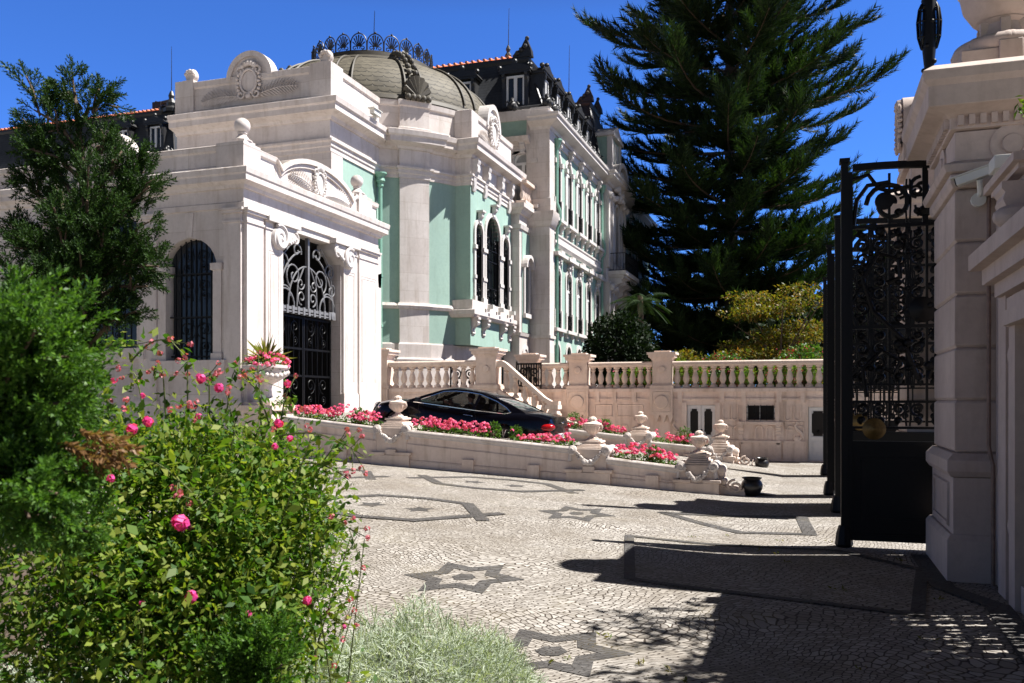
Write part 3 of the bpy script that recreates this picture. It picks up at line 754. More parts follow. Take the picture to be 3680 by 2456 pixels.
    # triple window of the bay
    for k, (a0, a1, top) in enumerate(((34.98, 35.82, 9.6), (36.25, 38.05, 10.2), (38.48, 39.32, 9.6))):
        wn = MB(T); r_ = (a1-a0)/2
        archband(wn, a0, a1, 6.25, top, -0.28, 0.08, 0.17)
        for a in (a0-0.22, a1-0.03):
            wn.box(a, a+0.25, 8.45, 8.62, 0, 0.14); wn.box(a+0.02, a+0.23, 7.2, 7.34, 0, 0.12); wn.box(a, a+0.25, 6.25, 6.45, 0, 0.12)
        console(wn, (a0+a1)/2, top+0.48, 0.05, 0.26, 0.55, 0.2); wn.box((a0+a1)/2-0.2, (a0+a1)/2+0.2, top+0.46, top+0.54, 0, 0.3)
        f = wn.build('window', M['lime'], root)
        pn = MB(T); pn.box(a0, a1, 6.25, top, -0.34, -0.3); pn.build('pane', M['glass'], f)
        gr = MB(T); n = 5 if r_ < 0.5 else 9
        bars(gr, a0, a1, 6.25, top, -0.08, n, 0.014, r_)
        for z in (6.3, 7.0, 8.2, 8.7): gr.box(a0, a1, z, z+0.05, -0.1, -0.05)
        scrolls(gr, a0+0.05, a1-0.05, 6.35, 6.98, -0.02, 0.022, random); scrolls(gr, a0+0.05, a1-0.05, 8.72, 9.3, -0.03, 0.02, random)
        gr.build('grille', M['iron'], f)
    sl = MB(); sl.sweep([(-14.5, 34.42), (-13.42, 34.42), (-13.42, 39.85)], [(-0.4, 5.5), (0.12, 5.5), (0.22, 5.62), (0.22, 5.8), (0.06, 5.84), (0.06, 6.24), (-0.4, 6.24)])
    sl.T = T
    for a in (34.75, 36.0, 38.3, 39.5): console(sl, a, 5.52, -0.1, 0.3, 0.8, 0.42)
    sl.build('bay_sill', M['trim'], root, 20)
    for a in (36.0, 37.4, 38.9):
        l = MB(T); l.box(a-0.09, a+0.09, 5.98, 6.16, 0.24, 0.5); l.box(a-0.03, a+0.03, 5.86, 6.0, 0.2, 0.3); l.build('floodlight', M['camgrey'], root)
    # drainpipe with hopper
    px, py = cp(60); px += 0.06; py -= 0.22; px += 0.12
    d = MB(); d.tube([(px, py, 3.9), (px, py, 10.6)], 0.085, 10); d.lathe([(0.09, 10.55), (0.13, 10.6), (0.12, 10.72), (0.2, 10.8), (0.16, 10.95), (0.24, 11.05), (0.27, 11.08), (0.27, 11.14)], (px, py, 0), 14)
    for z in (5.0, 7.0, 9.0): d.lathe([(0.085, z-0.05), (0.11, z-0.04), (0.11, z+0.04), (0.085, z+0.05)], (px, py, 0), 10)
    d.build('drainpipe', M['pipe'], root)
    # cctv camera on the cornice
    T2 = FX(-16.5); k = MB(T2); k.box(30.2, 30.75, 12.98, 13.16, 0.55, 0.75); k.box(30.1, 30.8, 13.16, 13.19, 0.52, 0.8); k.box(30.5, 30.56, 12.8, 12.98, 0.4, 0.66); k.build('security_camera', M['camgrey'], root)
    # dome
    prof = [(2.62+3.05*math.cos(R(t)), 14.35+2.5*math.sin(R(t))) for t in range(0, 91, 6)]
    d = MB(); d.lathe(prof, (CXR, CYR, 0), 72); d.f = [f for f in d.f if len(f) == 4]
    o = d.build('dome', M['domescale'], root)
    uv = o.data.uv_layers.new(name='UVMap')
    off = ORG[o]
    arcl = 0; co = [(v.co.x+off.x-CXR, v.co.y+off.y-CYR, v.co.z+off.z) for v in o.data.vertices]
    for l in o.data.loops:
        x, y, z = co[l.vertex_index]
        t = math.asin(max(-1, min(1, (z-14.35)/2.5)))
        uv.data[l.index].uv = (math.atan2(y, x)*5.0, t*2.95)
    b = MB()
    b.lathe([(5.4, 13.95), (5.82, 13.95), (5.84, 14.05), (5.94, 14.1), (6.0, 14.25), (5.94, 14.42), (5.82, 14.5), (5.6, 14.52)], (CXR, CYR, 0), 72)
    b.build('dome_base', M['bronze'], root)
    t = MB(); t.lathe([(2.5, 16.45), (3.1, 16.45), (3.22, 16.55), (3.26, 16.75), (3.2, 16.95), (3.02, 17.08), (2.92, 17.12), (2.9, 17.3), (2.75, 17.32), (0.1, 17.4)], (CXR, CYR, 0), 64); t.build('dome_collar', M['bronze'], root)
    for k in range(12):
        ph = R(-45+30*k); cx, sx = math.cos(ph), math.sin(ph)
        rb = MB()
        for sg in (-1, 1):
            pts = []
            for tdeg in range(8, 87, 6):
                rr = 2.64+3.07*math.cos(R(tdeg)); z = 14.37+2.52*math.sin(R(tdeg)); wv = sg*(0.20+0.18*math.cos(R(tdeg)))
                pts.append((CXR+rr*cx-wv*sx, CYR+rr*sx+wv*cx, z))
            rb.tube(pts, 0.055, 6)
        if k % 3 == 0:
            for tdeg in range(18, 76, 8):
                rr = 2.64+3.07*math.cos(R(tdeg)); z = 14.4+2.77*math.sin(R(tdeg))
                for sg in (-1, 1): rb.ball((CXR+rr*cx-sg*0.14*sx, CYR+rr*sx+sg*0.14*cx, z), 0.12, 6)
            for j in range(7):
                ta = R(-70+140*j/6); rr = 6.05
                rb.tube([(CXR+rr*cx, CYR+rr*sx, 14.35), (CXR+(rr-0.1)*cx-0.55*math.sin(ta)*sx, CYR+(rr-0.1)*sx+0.55*math.sin(ta)*cx, 14.4+0.75*math.cos(ta)+0.1)], 0.10, 5, r1=0.16)
            rr = 3.0; rb.ball((CXR+(rr+0.25)*cx, CYR+(rr+0.25)*sx, 16.95), 0.28, 8)
            for j in range(5): rb.ball((CXR+6.15*cx-(j-2)*0.22*sx, CYR+6.15*sx+(j-2)*0.22*cx, 14.32), 0.14, 6)
        rb.build('dome_rib', M['bronze'], root)
    for k in range(24):
        ph = R(15*k); e1 = Vector((-math.sin(ph), math.cos(ph), 0)); base = Vector((CXR+2.78*math.cos(ph), CYR+2.78*math.sin(ph), 17.32)); up = Vector((0, 0, 1))
        cr = MB(); P = lambda a, z: base + e1*a + up*z*0.84
        hw = 0.355
        cr.tube([P(-hw, 0.0), P(-hw, 0.35)] + [P(hw*math.sin(R(t)), 0.35+0.58*math.cos(R(t))**0.9) for t in range(-84, 85, 14)] + [P(hw, 0.35), P(hw, 0)], 0.028, 5)
        for j in range(7):
            a = R(-66+22*j); L = 0.62-0.05*abs(j-3)
            cr.tube([P(0.05*math.sin(a), 0.24), P(0.20*math.sin(a), 0.24+0.34*math.cos(a)), P(0.33*math.sin(a)*(0.98-0.1*abs(math.sin(a))), 0.24+0.60*math.cos(a))], 0.020, 4, r1=0.036)
        for sg in (-1, 1): cr.tube([P(sg*(0.17+x), 0.16+y) for x, y in spiral(0, 0, 0.13, 0.03, 200, -200, 12)], 0.024, 4)
        cr.tube([P(-hw, 0.02), P(hw, 0.02)], 0.035, 5); cr.ball(P(0, 0.97), 0.05, 6)
        cr.build('cresting', M['lead'], root)
    rod = MB(); rod.tube([(CXR, CYR, 17.4), (CXR+0.1, CYR, 20.3)], 0.03, 6, r1=0.012); rod.build('lightning_rod', M['iron'], root)
make_rotunda()
# ------------------------------------------------------------------ main palace
XM, YM = -12.15, 41.5
def rail_panel(mb, a0, a1, b0, b1, c, r=0.014):
    mb.box(a0, a1, b1-0.04, b1, c-0.02, c+0.02); mb.box(a0, a1, b0, b0+0.04, c-0.02, c+0.02)
    n = max(4, int((a1-a0)/0.13))
    bars(mb, a0, a1, b0+0.04, b1-0.04, c, n, r)
    for k in range(n):
        a = a0+(a1-a0)*(k+0.5)/n
        mb.tube([(a+x, (b0+b1)/2+y, c+0.02) for x, y in spiral(0, 0, 0.1, 0.02, 0, 380, 10)], r, 4)
def upper_window(root, T, a, hw=0.52, b0=11.15, top=14.55, rail=True):
    wn = MB(T)
    archband(wn, a-hw, a+hw, b0, top, -0.14, 0.06, 0.2)
    for s in (-1, 1):
        wn.box(a+s*(hw+0.1)-0.16, a+s*(hw+0.1)+0.16, top-hw-0.12, top-hw+0.1, 0, 0.16)
        wn.box(a+s*(hw+0.1)-0.13, a+s*(hw+0.1)+0.13, b0, b0+1.05, 0.0, 0.12)
        console(wn, a+s*(hw+0.05), b0-0.16, 0.02, 0.2, 0.5, 0.25)
    console(wn, a, top+0.5, 0.03, 0.26, 0.62, 0.26); wn.box(a-0.22, a+0.22, top+0.5, top+0.6, 0, 0.34)
    wn.box(a-hw-0.36, a+hw+0.36, b0-0.16, b0, 0, 0.32)
    f = wn.build('window', M['lime'], root)
    fr = MB(T); frame_arch(fr, a-hw, a+hw, b0, top, -0.14, 0.11, hw); fr.box(a-hw, a+hw, top-hw-0.12, top-hw, -0.14, -0.06); fr.box(a-0.08, a+0.08, b0, top-hw-0.12, -0.14, -0.05); fr.build('frame', M['white'], f)
    pn = MB(T); pn.box(a-hw, a+hw, b0, top, -0.2, -0.13); pn.build('pane', M['curtain'], f)
    if rail:
        g = MB(T); rail_panel(g, a-hw, a+hw, b0+0.02, b0+1.0, 0.05); g.build('railing', M['iron'], f)
def lower_window(root, T, a, hw=0.52, b0=5.65, top=8.7):
    wn = MB(T)
    archband(wn, a-hw, a+hw, b0, top, -0.15, 0.06, 0.18, 0.32)
    for s in (-1, 1):
        wn.box(a+s*(hw+0.09)-0.11, a+s*(hw+0.09)+0.11, b0, b0+0.95, 0, 0.1)
        wn.ball((a+s*0.25, top+0.25, 0.08), 0.13, 6)
        wn.box(a+s*(hw+0.1)-0.1, a+s*(hw+0.1)+0.1, b0-0.38, b0-0.16, 0, 0.14)
    console(wn, a, top+0.62, 0.03, 0.3, 0.75, 0.24)
    wn.prism([(a-hw-0.42, 9.25), (a+hw+0.42, 9.25), (a+hw+0.5, 9.42), (a+0.36, 9.42), (a+0.28, 9.56), (a-0.28, 9.56), (a-0.36, 9.42), (a-hw-0.5, 9.42)], 0.0, 0.34)
    wn.box(a-hw-0.38, a+hw+0.38, b0-0.16, b0, 0, 0.26)
    f = wn.build('window', M['lime'], root)
    fr = MB(T); frame_arch(fr, a-hw, a+hw, b0, top, -0.16, 0.11, 0.32); fr.box(a-hw, a+hw, top-0.97, top-0.84, -0.16, -0.07); fr.box(a-0.09, a+0.09, b0, top-0.97, -0.16, -0.06)
    for s in (-1, 1): fr.box(a+s*0.26-0.035, a+s*0.26+0.035, b0, top-0.97, -0.16, -0.09)
    fr.build('frame', M['white'], f)
    pn = MB(T); pn.box(a-hw, a+hw, b0, top, -0.2, -0.15); pn.build('pane', M['glass'], f)
    g = MB(T); rail_panel(g, a-hw, a+hw, b0+0.02, b0+0.82, 0.03, 0.018); g.build('railing', M['iron'], f)
def base_window(root, T, a, hw=0.42, b0=3.0, top=4.85, grille=True):
    wn = MB(T); archband(wn, a-hw, a+hw, b0, top, -0.2, 0.05, 0.2); f = wn.build('window', M['lime'], root)
    pn = MB(T); pn.box(a-hw, a+hw, b0, top, -0.30, -0.26); pn.build('pane', M['glass'], f)
    if grille:
        g = MB(T); bars(g, a-hw, a+hw, b0, top, -0.08, 6, 0.014, hw)
        for z in (b0+0.3, top-0.6): g.box(a-hw, a+hw, z, z+0.04, -0.1, -0.06)
        scrolls(g, a-hw, a+hw, b0+0.3, top-0.6, -0.06, 0.02, random)
        g.build('grille', M['iron'], f)
def dormer(root, T, a, c, b0=16.75, w=0.95, h=1.6):
    """roof dormer with black hood and pale casement; c = distance of its front behind the wall plane"""
    d = MB(T)
    d.box(a-w/2-0.22, a-w/2, b0-0.25, b0+h+0.1, c-1.6, c); d.box(a+w/2, a+w/2+0.22, b0-0.25, b0+h+0.1, c-1.6, c)
    d.box(a-w/2, a+w/2, b0-0.25, b0, c-1.6, c-0.02); d.box(a-w/2-0.34, a+w/2+0.34, b0+h+0.1, b0+h+0.2, c-1.7, c+0.12)
    d.prism([(a-w/2-0.4, b0+h+0.2), (a+w/2+0.4, b0+h+0.2), (a+w/2+0.3, b0+h+0.36), (a+0.22, b0+h+0.52), (a, b0+h+0.66), (a-0.22, b0+h+0.52), (a-w/2-0.3, b0+h+0.36)], c-1.8, c+0.16)
    d.ball((a, b0+h+0.72, c), 0.13, 6)
    for s in (-1, 1):
        d.ball((a+s*(w/2+0.34), b0+h+0.45, c), 0.13, 6); console(d, a+s*(w/2+0.12), b0+h+0.1, c, 0.16, 0.7, 0.16); d.ball((a+s*(w/2+0.14), b0-0.18, c+0.05), 0.12, 6)
    f = d.build('dormer', M['lead'], root)
    fr = MB(T)
    for x0, x1 in ((a-w/2, a-w/2+0.09), (a+w/2-0.09, a+w/2), (a-0.08, a+0.08)): fr.box(x0, x1, b0, b0+h, c-0.14, c-0.04)
    fr.box(a-w/2, a+w/2, b0, b0+0.1, c-0.139, c-0.041); fr.box(a-w/2, a+w/2, b0+h-0.1, b0+h, c-0.139, c-0.041)
    fr.build('frame', M['white'], f)
    pn = MB(T); pn.box(a-w/2, a+w/2, b0, b0+h+0.1, c-0.3, c-0.12); pn.build('pane', M['glass'], f)
def eave_ornament(root, pts):
    for x, y, z in pts:
        b = MB(); b.ball((x, y, z+0.25), 0.26, 7); b.ball((x+0.2, y-0.18, z+0.1), 0.17, 6); b.ball((x-0.2, y+0.18, z+0.1), 0.17, 6); b.ball((x, y, z+0.55), 0.13, 6)
        for k in range(4):
            t = 2*math.pi*k/4+0.4; b.tube([(x, y, z+0.2), (x+0.25*math.cos(t), y+0.25*math.sin(t), z+0.5), (x+0.34*math.cos(t), y+0.34*math.sin(t), z+0.36)], 0.05, 5)
        b.build('roof_ornament', M['lead'], root)
def mansard(root, x0, x1, y0, y1, z0, z1, ins, ridge, tile=True, mat='slate'):
    """x1,y0 are the eaves seen from the courtyard"""
    m = MB()
    B = [(x0, y0), (x1, y0), (x1, y1), (x0, y1)]
    lo = [(x0+0.2, y0+0.25), (x1-0.25, y0+0.25), (x1-0.25, y1-0.2), (x0+0.2, y1-0.2)]
    hi = [(x0+ins, y0+ins), (x1-ins, y0+ins), (x1-ins, y1-ins), (x0+ins, y1-ins)]
    mid = [(a+(c-a)*0.30, b+(d-b)*0.30) for (a, b), (c, d) in zip(lo, hi)]
    rings = [[(x, y, z0) for x, y in lo], [(x, y, z0+(z1-z0)*0.10) for x, y in [(a+(c-a)*0.16, b+(d-b)*0.16) for (a, b), (c, d) in zip(lo, hi)]], [(x, y, z1) for x, y in hi]]
    m.loft(rings); m.build('mansard_roof', M[mat], root, 0)
    e = MB()
    e.sweep([(x0, y0+0.12), (x1-0.12, y0+0.12), (x1-0.12, y1)], [(-0.3, z0-0.1), (0.05, z0-0.1), (0.1, z0+0.02), (0.02, z0+0.16), (-0.22, z0+0.28), (-0.4, z0+0.2)])
    e.sweep([(x0+ins, y0+ins), (x1-ins, y0+ins), (x1-ins, y1-ins)], [(-0.3, z1-0.16), (0.08, z1-0.16), (0.14, z1-0.02), (0.14, z1+0.1), (0.0, z1+0.16), (-0.3, z1+0.16)])
    e.tube([(x1-0.25, y0+0.25, z0), (x1-ins-0.02, y0+ins, z1)], 0.07, 6)
    e.build('roof_edge', M['lead'], root, 20)
    if tile:
        t = MB(); h2 = [(x0+ins-0.05, y0+ins-0.05), (x1-ins+0.05, y0+ins-0.05), (x1-ins+0.05, y1-ins), (x0+ins, y1-ins)]
        w2 = min(x1-x0, y1-y0)/2-ins
        t.loft([[(x, y, z1+0.17) for x, y in h2], [(x0+ins+w2, y0+ins+w2, ridge), (x1-ins-w2, y0+ins+w2, ridge), (x1-ins-w2, y1-ins-w2+0.1, ridge), (x0+ins+w2, y1-ins-w2+0.1, ridge)]])
        n = int((x1-x0-2*ins)/0.33)
        for k in range(n):
            x = x0+ins+0.15+k*0.33; L = min(w2, 1.2 if True else w2)
            t.tube([(x, y0+ins-0.12, z1+0.22), (x+0.0, y0+ins+L, z1+0.22+(ridge-z1-0.17)*L/w2)], 0.075, 6)
        t.build('tile_roof', M['tile'], root, 25)

def make_palace():
    root = thing('main_palace', 'green stucco palace with white trimmed windows, slate mansard roof and iron balcony', 'building', (XM, YM, 2.4))
    T = FX(XM); TL = FY(YM)
    A = [43.1+2.19*k for k in range(5)]; Bn = [59.9+2.19*k for k in range(4)]
    AY1, PY0, PY1 = 52.9, 52.9, 58.4
    hw = 0.52
    for y0, y1, cs in ((YM+0.3, PY0, A), (PY1, 70.0, Bn)):
        g = MB(T)
        wall_open(g, y0, y1, 2.0, 5.2, -0.35, 0, [(a-0.42, a+0.42, 3.0, 4.85, True) for a in cs])
        wall_open(g, y0, y1, 5.2, 10.3, -0.35, 0, [(a-hw, a+hw, 5.65, 8.7, 0.32) for a in cs])
        wall_open(g, y0, y1, 10.3, 15.3, -0.35, 0, [(a-hw, a+hw, 11.15, 14.55, True) for a in cs])
        g.build('wall', M['green'], root)
        for a in cs: upper_window(root, T, a); lower_window(root, T, a); base_window(root, T, a)
    g = MB(TL); wall_open(g, -22, XM-0.36, 2.0, 10.0, -0.35, 0, []); wall_open(g, -22, XM-0.36, 10.0, 16.2, -0.35, 0, [(-13.95, -12.95, 11.6, 14.3, True), (-17.6, -16.6, 11.6, 14.3, True)]); g.build('wall', M['green'], root)
    for a in (-13.45, -17.1): upper_window(root, TL, a, 0.5, 11.6, 14.3, False)
    s = MB()
    s.box(XM-1.1, XM+0.10, YM-0.10, YM+0.72, 2.0, 15.32); s.box(XM-1.14, XM+0.16, YM-0.16, YM+0.8, 2.0, 3.6); s.box(XM-1.14, XM+0.16, YM-0.16, YM+0.8, 5.05, 5.2)
    s.sweep([(XM-1.13, YM-0.10), (XM+0.10, YM-0.10), (XM+0.10, YM+0.74)], [(-0.05, 10.5), (0.02, 10.52), (0.10, 10.6), (0.22, 10.95), (0.26, 11.1), (0.26, 11.25), (0.05, 11.3), (0.05, 11.9), (-0.05, 11.95)])
    s.box(XM-1.1, XM-0.02, YM-0.04, YM+0.6, 15.3, 16.38)
    s.build('corner_pilaster', M['stone'], root)
    path = [(XM-0.9, YM), (XM, YM), (XM, PY0), (XM+0.35, PY0), (XM+0.35, PY1), (XM, PY1), (XM, 70)]
    e = MB()
    e.sweep(path, [(-0.3, 14.9), (0.06, 14.9), (0.06, 15.1), (0.03, 15.12), (0.03, 15.3), (-0.3, 15.3)])
    e.sweep(path, [(-0.3, 15.3), (0.12, 15.3), (0.2, 15.42), (0.42, 15.5), (0.62, 15.6), (0.62, 15.74), (0.7, 15.8), (0.72, 15.92), (0.1, 15.98), (-0.3, 15.98)])
    e.sweep(path[:5], [(-0.3, 15.98), (0.0, 15.98), (0.0, 16.28), (0.06, 16.3), (0.06, 16.42), (-0.3, 16.42)])
    e.build('cornice', M['lime'], root, 20)
    lc = MB(); lp = [(-22, YM), (XM-0.9, YM)]
    lc.sweep(lp, [(-0.3, 14.2), (0.06, 14.2), (0.06, 14.35), (0.03, 14.37), (0.03, 14.6), (0.14, 14.68), (0.34, 14.76), (0.40, 14.9), (0.42, 15.0), (0.1, 15.06), (-0.3, 15.06)])
    lc.sweep(lp, [(-0.3, 15.86), (0.06, 15.86), (0.10, 16.0), (0.10, 16.36), (0.0, 16.40), (-0.3, 16.40)])
    lc.build('side_cornice', M['trim'], root, 20)
    b = MB()
    pth = [(XM, YM+0.75), (XM, PY0)]
    b.sweep(pth, [(-0.05, 9.75), (0.05, 9.75), (0.16, 9.9), (0.16, 10.02), (0.05, 10.06), (0.05, 10.3), (0.1, 10.34), (0.1, 10.42), (-0.05, 10.45)])
    b.build('string_course', M['lime'], root, 20); b = MB()
    b.sweep(pth, [(-0.05, 2.0), (0.06, 2.0), (0.06, 3.0), (-0.05, 3.05)])
    b.build('base_course', M['lime'], root, 20); b = MB()
    b.sweep([(XM, PY1), (XM, 70)], [(-0.05, 9.75), (0.05, 9.75), (0.16, 9.9), (0.16, 10.02), (0.05, 10.06), (0.05, 10.3), (0.1, 10.34), (0.1, 10.42), (-0.05, 10.45)])
    b.build('string_course', M['lime'], root, 20)
    # central projection with balcony
    c = MB(T)
    wall_open(c, PY0, PY1, 2.0, 9.6, -0.1, 0.35, [(54.6, 56.7, 2.6, 8.2, True)])
    wall_open(c, PY0, PY1, 9.6, 15.3, -0.1, 0.35, [(53.9, 54.7, 10.7, 14.0, True), (55.1, 56.2, 10.7, 14.4, True), (56.6, 57.4, 10.7, 14.0, True)])
    for a in (53.15, 54.25, 57.05, 58.15): c.box(a-0.2, a+0.2, 2.0, 9.3, 0.35, 0.55); c.box(a-0.2, a+0.2, 10.2, 14.9, 0.35, 0.5); c.ball((a, 9.0, 0.6), 0.24, 6); c.ball((a, 14.6, 0.55), 0.22, 6)
    for z in range(6): c.box(PY0+0.02, PY0+0.4, 2.6+z*1.1, 2.6+z*1.1+0.9, 0.35, 0.4)
    for a0, a1, b0, tp in ((54.6, 56.7, 2.6, 8.2), (53.9, 54.7, 10.7, 14.0), (55.1, 56.2, 10.7, 14.4), (56.6, 57.4, 10.7, 14.0)): archband(c, a0, a1, b0, tp, 0.3, 0.45, 0.16)
    shield(c, 55.65, 15.5, 0.6, 1.3)
    for k in range(12): c.ball((55.65+random.uniform(-1.3, 1.3), 15.1+random.uniform(-0.5, 0.7), 0.62), random.uniform(0.12, 0.26), 6)
    c.ring(arc(55.65, 15.2, 1.9, 165, 15, 14, 1.9), arc(55.65, 15.2, 1.6, 165, 15, 14, 1.6), 0.3, 0.9)
    f = c.build('entrance_bay', M['lime'], root)
    pn = MB(T); pn.box(54.6, 56.7, 2.6, 8.2, -0.2, -0.12); pn.box(53.9, 57.4, 10.7, 14.4, -0.2, -0.12); pn.build('pane', M['glass'], f)
    bl = MB(T); bl.box(53.4, 57.9, 9.75, 10.0, 0.35, 1.45); bl.box(53.5, 57.8, 9.62, 9.75, 0.35, 1.3)
    for a in (53.8, 54.9, 56.4, 57.5): console(bl, a, 9.66, 0.35, 0.3, 1.0, 0.9)
    f = bl.build('balcony', M['lime'], root)
    g = MB(T); rail_panel(g, 53.45, 57.85, 10.02, 11.1, 1.4)
    for a in (53.45, 57.85):
        for k in range(5): g.box(a-0.014, a+0.014, 10.02, 11.1, 0.45+k*0.21, 0.47+k*0.21)
        g.box(a-0.015, a+0.015, 11.06, 11.1, 0.4, 1.38); g.box(a-0.015, a+0.015, 10.02, 10.06, 0.4, 1.38)
    g.build('balcony_railing', M['iron'], f)
    dm = MB(T); dm.box(54.3, 57.0, 15.98, 18.6, -1.5, 0.3); dm.build('attic_wall', M['green'], root)
    dl = MB(T)
    for a in (54.25, 56.75): dl.box(a, a+0.35, 15.98, 18.6, 0.1, 0.42)
    dl.box(54.1, 57.2, 18.6, 18.8, -1.6, 0.55); dl.prism([(54.1, 18.8), (57.2, 18.8), (55.65, 19.5)], -1.6, 0.5)
    for a in (54.9, 55.5, 56.1): dl.box(a, a+0.3, 16.3, 18.4, 0.3, 0.36)
    dl.build('attic_dormer', M['lime'], root)
    # link bay between hall and palace
    k = MB(); k.box(-13.9, -13.1, 39.86, 41.46, 2.0, 10.9)
    k.sweep([(-13.9, 39.86), (-13.1, 39.86), (-13.1, 41.4)], [(-0.2, 10.9), (0.1, 10.9), (0.2, 11.05), (0.34, 11.15), (0.34, 11.35), (-0.2, 11.4)])
    k.sweep([(-13.9, 39.86), (-13.1, 39.86), (-13.1, 41.4)], [(-0.2, 10.2), (0.08, 10.2), (0.12, 10.4), (-0.2, 10.42)])
    k.sweep([(-13.9, 39.86), (-13.1, 39.86), (-13.1, 41.4)], [(-0.2, 5.1), (0.06, 5.1), (0.1, 5.25), (-0.2, 5.27)])
    k.build('link_wall', M['stone'], root, 20)
    T3 = FX(-13.1)
    gk = MB(T3); gk.box(40.2, 41.35, 5.3, 10.1, 0, 0.03); gk.build('link_panel', M['green'], root)
    wn = MB(T3); archband(wn, 40.45, 41.1, 6.2, 8.7, 0.03, 0.12, 0.16); wn.box(40.25, 41.3, 6.0, 6.2, 0.03, 0.2); wn.ring(arc(40.78, 8.4, 0.65, 180, 0, 12), arc(40.78, 8.4, 0.5, 180, 0, 12), 0.03, 0.3)
    f = wn.build('window', M['lime'], root); pn = MB(T3); pn.prism(pane_poly(40.45, 41.1, 6.2, 8.7, 0.32), 0.03, 0.05); pn.build('pane', M['glass'], f)
    base_window(root, T3, 40.78, 0.3, 3.2, 4.5)
    bt = MB(); bt.box(-13.3, -12.75, 39.9, 41.35, 12.35, 12.5); bt.box(-13.3, -12.8, 39.9, 41.35, 11.4, 11.55)
    for q in range(6): bt.lathe([(0.09, 11.55), (0.06, 11.62), (0.12, 11.8), (0.06, 12.05), (0.09, 12.2), (0.09, 12.35)], (-13.02, 40.0+q*0.25, 0), 8)
    bt.build('roof_balustrade', M['balus'], root)
    # roofs
    mansard(root, -24, XM-0.1, YM+0.1, PY0+0.3, 16.45, 19.5, 1.5, 20.7)
    mansard(root, -20, XM+0.2, PY0+0.2, PY1, 16.45, 20.8, 1.3, 21.0, False)
    mansard(root, -20, XM-0.1, PY1-0.1, 70, 16.45, 19.0, 1.15, 19.6, False)
    cz = MB(); cz.box(-20, XM-1.55, PY0+0.85, PY0+0.95, 16.6, 20.6); cz.build('chimney_wall', plain('red_slate', (0.10, 0.03, 0.035), 0.8, var=0.2), root)
    for a in A: dormer(root, T, a, -0.55)
    for a in Bn: dormer(root, T, a, -0.55)
    for a in (-14.05, -16.9, -19.8): dormer(root, TL, a, -0.55)
    eave_ornament(root, [(XM-0.12, YM+0.2+1.095*k, 16.45) for k in range(11)] + [(XM-0.1, 59+1.095*k, 16.45) for k in range(10)] + [(-14.05, YM+0.1, 16.4), (-17, YM+0.1, 16.4)])
    for x, y, z in ((XM-1.6, YM+1.6, 19.6), (XM-1.1, PY0+1.5, 20.9), (XM-1.1, PY1-1.5, 20.9)):
        b = MB(); b.prism([(x-0.75, z), (x+0.3, z), (x+0.25, z+0.35), (x+0.1, z+0.7), (x, z+0.95), (x-0.15, z+0.7), (x-0.3, z+0.4), (x-0.6, z+0.25)], y-0.2, y+0.2)
        b.v = [(p[0], p[2], p[1]) for p in b.v]; b.f = [f[::-1] for f in b.f]
        for q in range(3): b.ball((x-0.45+0.2*q, y-0.2, z+0.2+0.15*q), 0.14, 6)
        b.ball((x, y, z+0.98), 0.12, 6); b.build('corner_finial', M['lead'], root)
    for x, y, z0, z1 in ((-15.6, 45.5, 20.5, 23.4), (-13.4, 50.0, 19.0, 22.8)):
        b = MB(); b.tube([(x, y, z0), (x+0.05, y, z1)], 0.03, 6, r1=0.012); b.lathe([(0.16, z0-0.2), (0.1, z0+0.1), (0.2, z0+0.3), (0.08, z0+0.5), (0.14, z0+0.65), (0.03, z0+0.9)], (x, y, 0), 8); b.build('lightning_rod', M['lead'], root)
    for y, zt in ((YM+1.05, 15.0), (PY0-0.25, 15.0)):
        d = MB(); d.tube([(XM+0.14, y, 2.4), (XM+0.14, y, 10.6), (XM+0.3, y, 10.9), (XM+0.3, y, 11.5), (XM+0.14, y, 11.9), (XM+0.14, y, zt-0.3)], 0.08, 8)
        d.lathe([(0.08, zt-0.4), (0.12, zt-0.3), (0.18, zt-0.1), (0.24, zt), (0.24, zt+0.08)], (XM+0.16, y, 0), 12); d.build('drainpipe', M['pipe'], root)
make_palace()

def make_wing():
    root = thing('palace_wing', 'slate roofed palace wing with two white dormer windows behind the cypress', 'building', (-38.5, 46, 0))
    b = MB(); b.box(-60, -38.2, 46.2, 58, 0, 17.4); b.box(-60, -37.9, 45.9, 58, 17.1, 17.5); b.build('wall', M['green'], root)
    mansard(root, -62, -38.0, 46, 60, 17.5, 20.8, 1.2, 22.4)
    for a in (-42.6, -40.0): dormer(root, FY(46), a, -0.5, 18.2, 0.9, 1.5)
    eave_ornament(root, [(-44, 46, 17.5), (-41.3, 46, 17.5), (-38.6, 46, 17.5)])
    c = MB(); c.lathe([(0.5, 20.7), (0.55, 20.9), (0.3, 21.1), (0.35, 21.3), (0.16, 21.6), (0.2, 21.8), (0.08, 22.1)], (-39.3, 47.2, 0), 8)
    c.tube([(-39.3, 47.2, 22), (-39.3, 47.2, 25.0)], 0.03, 6, r1=0.012)
    for s in (-1, 1): c.ball((-39.3+s*0.6, 47.2, 20.95), 0.3, 6)
    c.build('roof_finial', M['lead'], root)
    k = MB(); k.box(-42.4, -41.7, 49, 49.6, 21.0, 22.3); k.tube([(-42.4, 49.2, 22.2), (-41.2, 49.2, 22.3)], 0.12, 6); k.tube([(-42.3, 49.2, 22.4), (-41.2, 49.2, 22.0)], 0.05, 6); k.build('chimney_cowl', M['lead'], root)
make_wing()

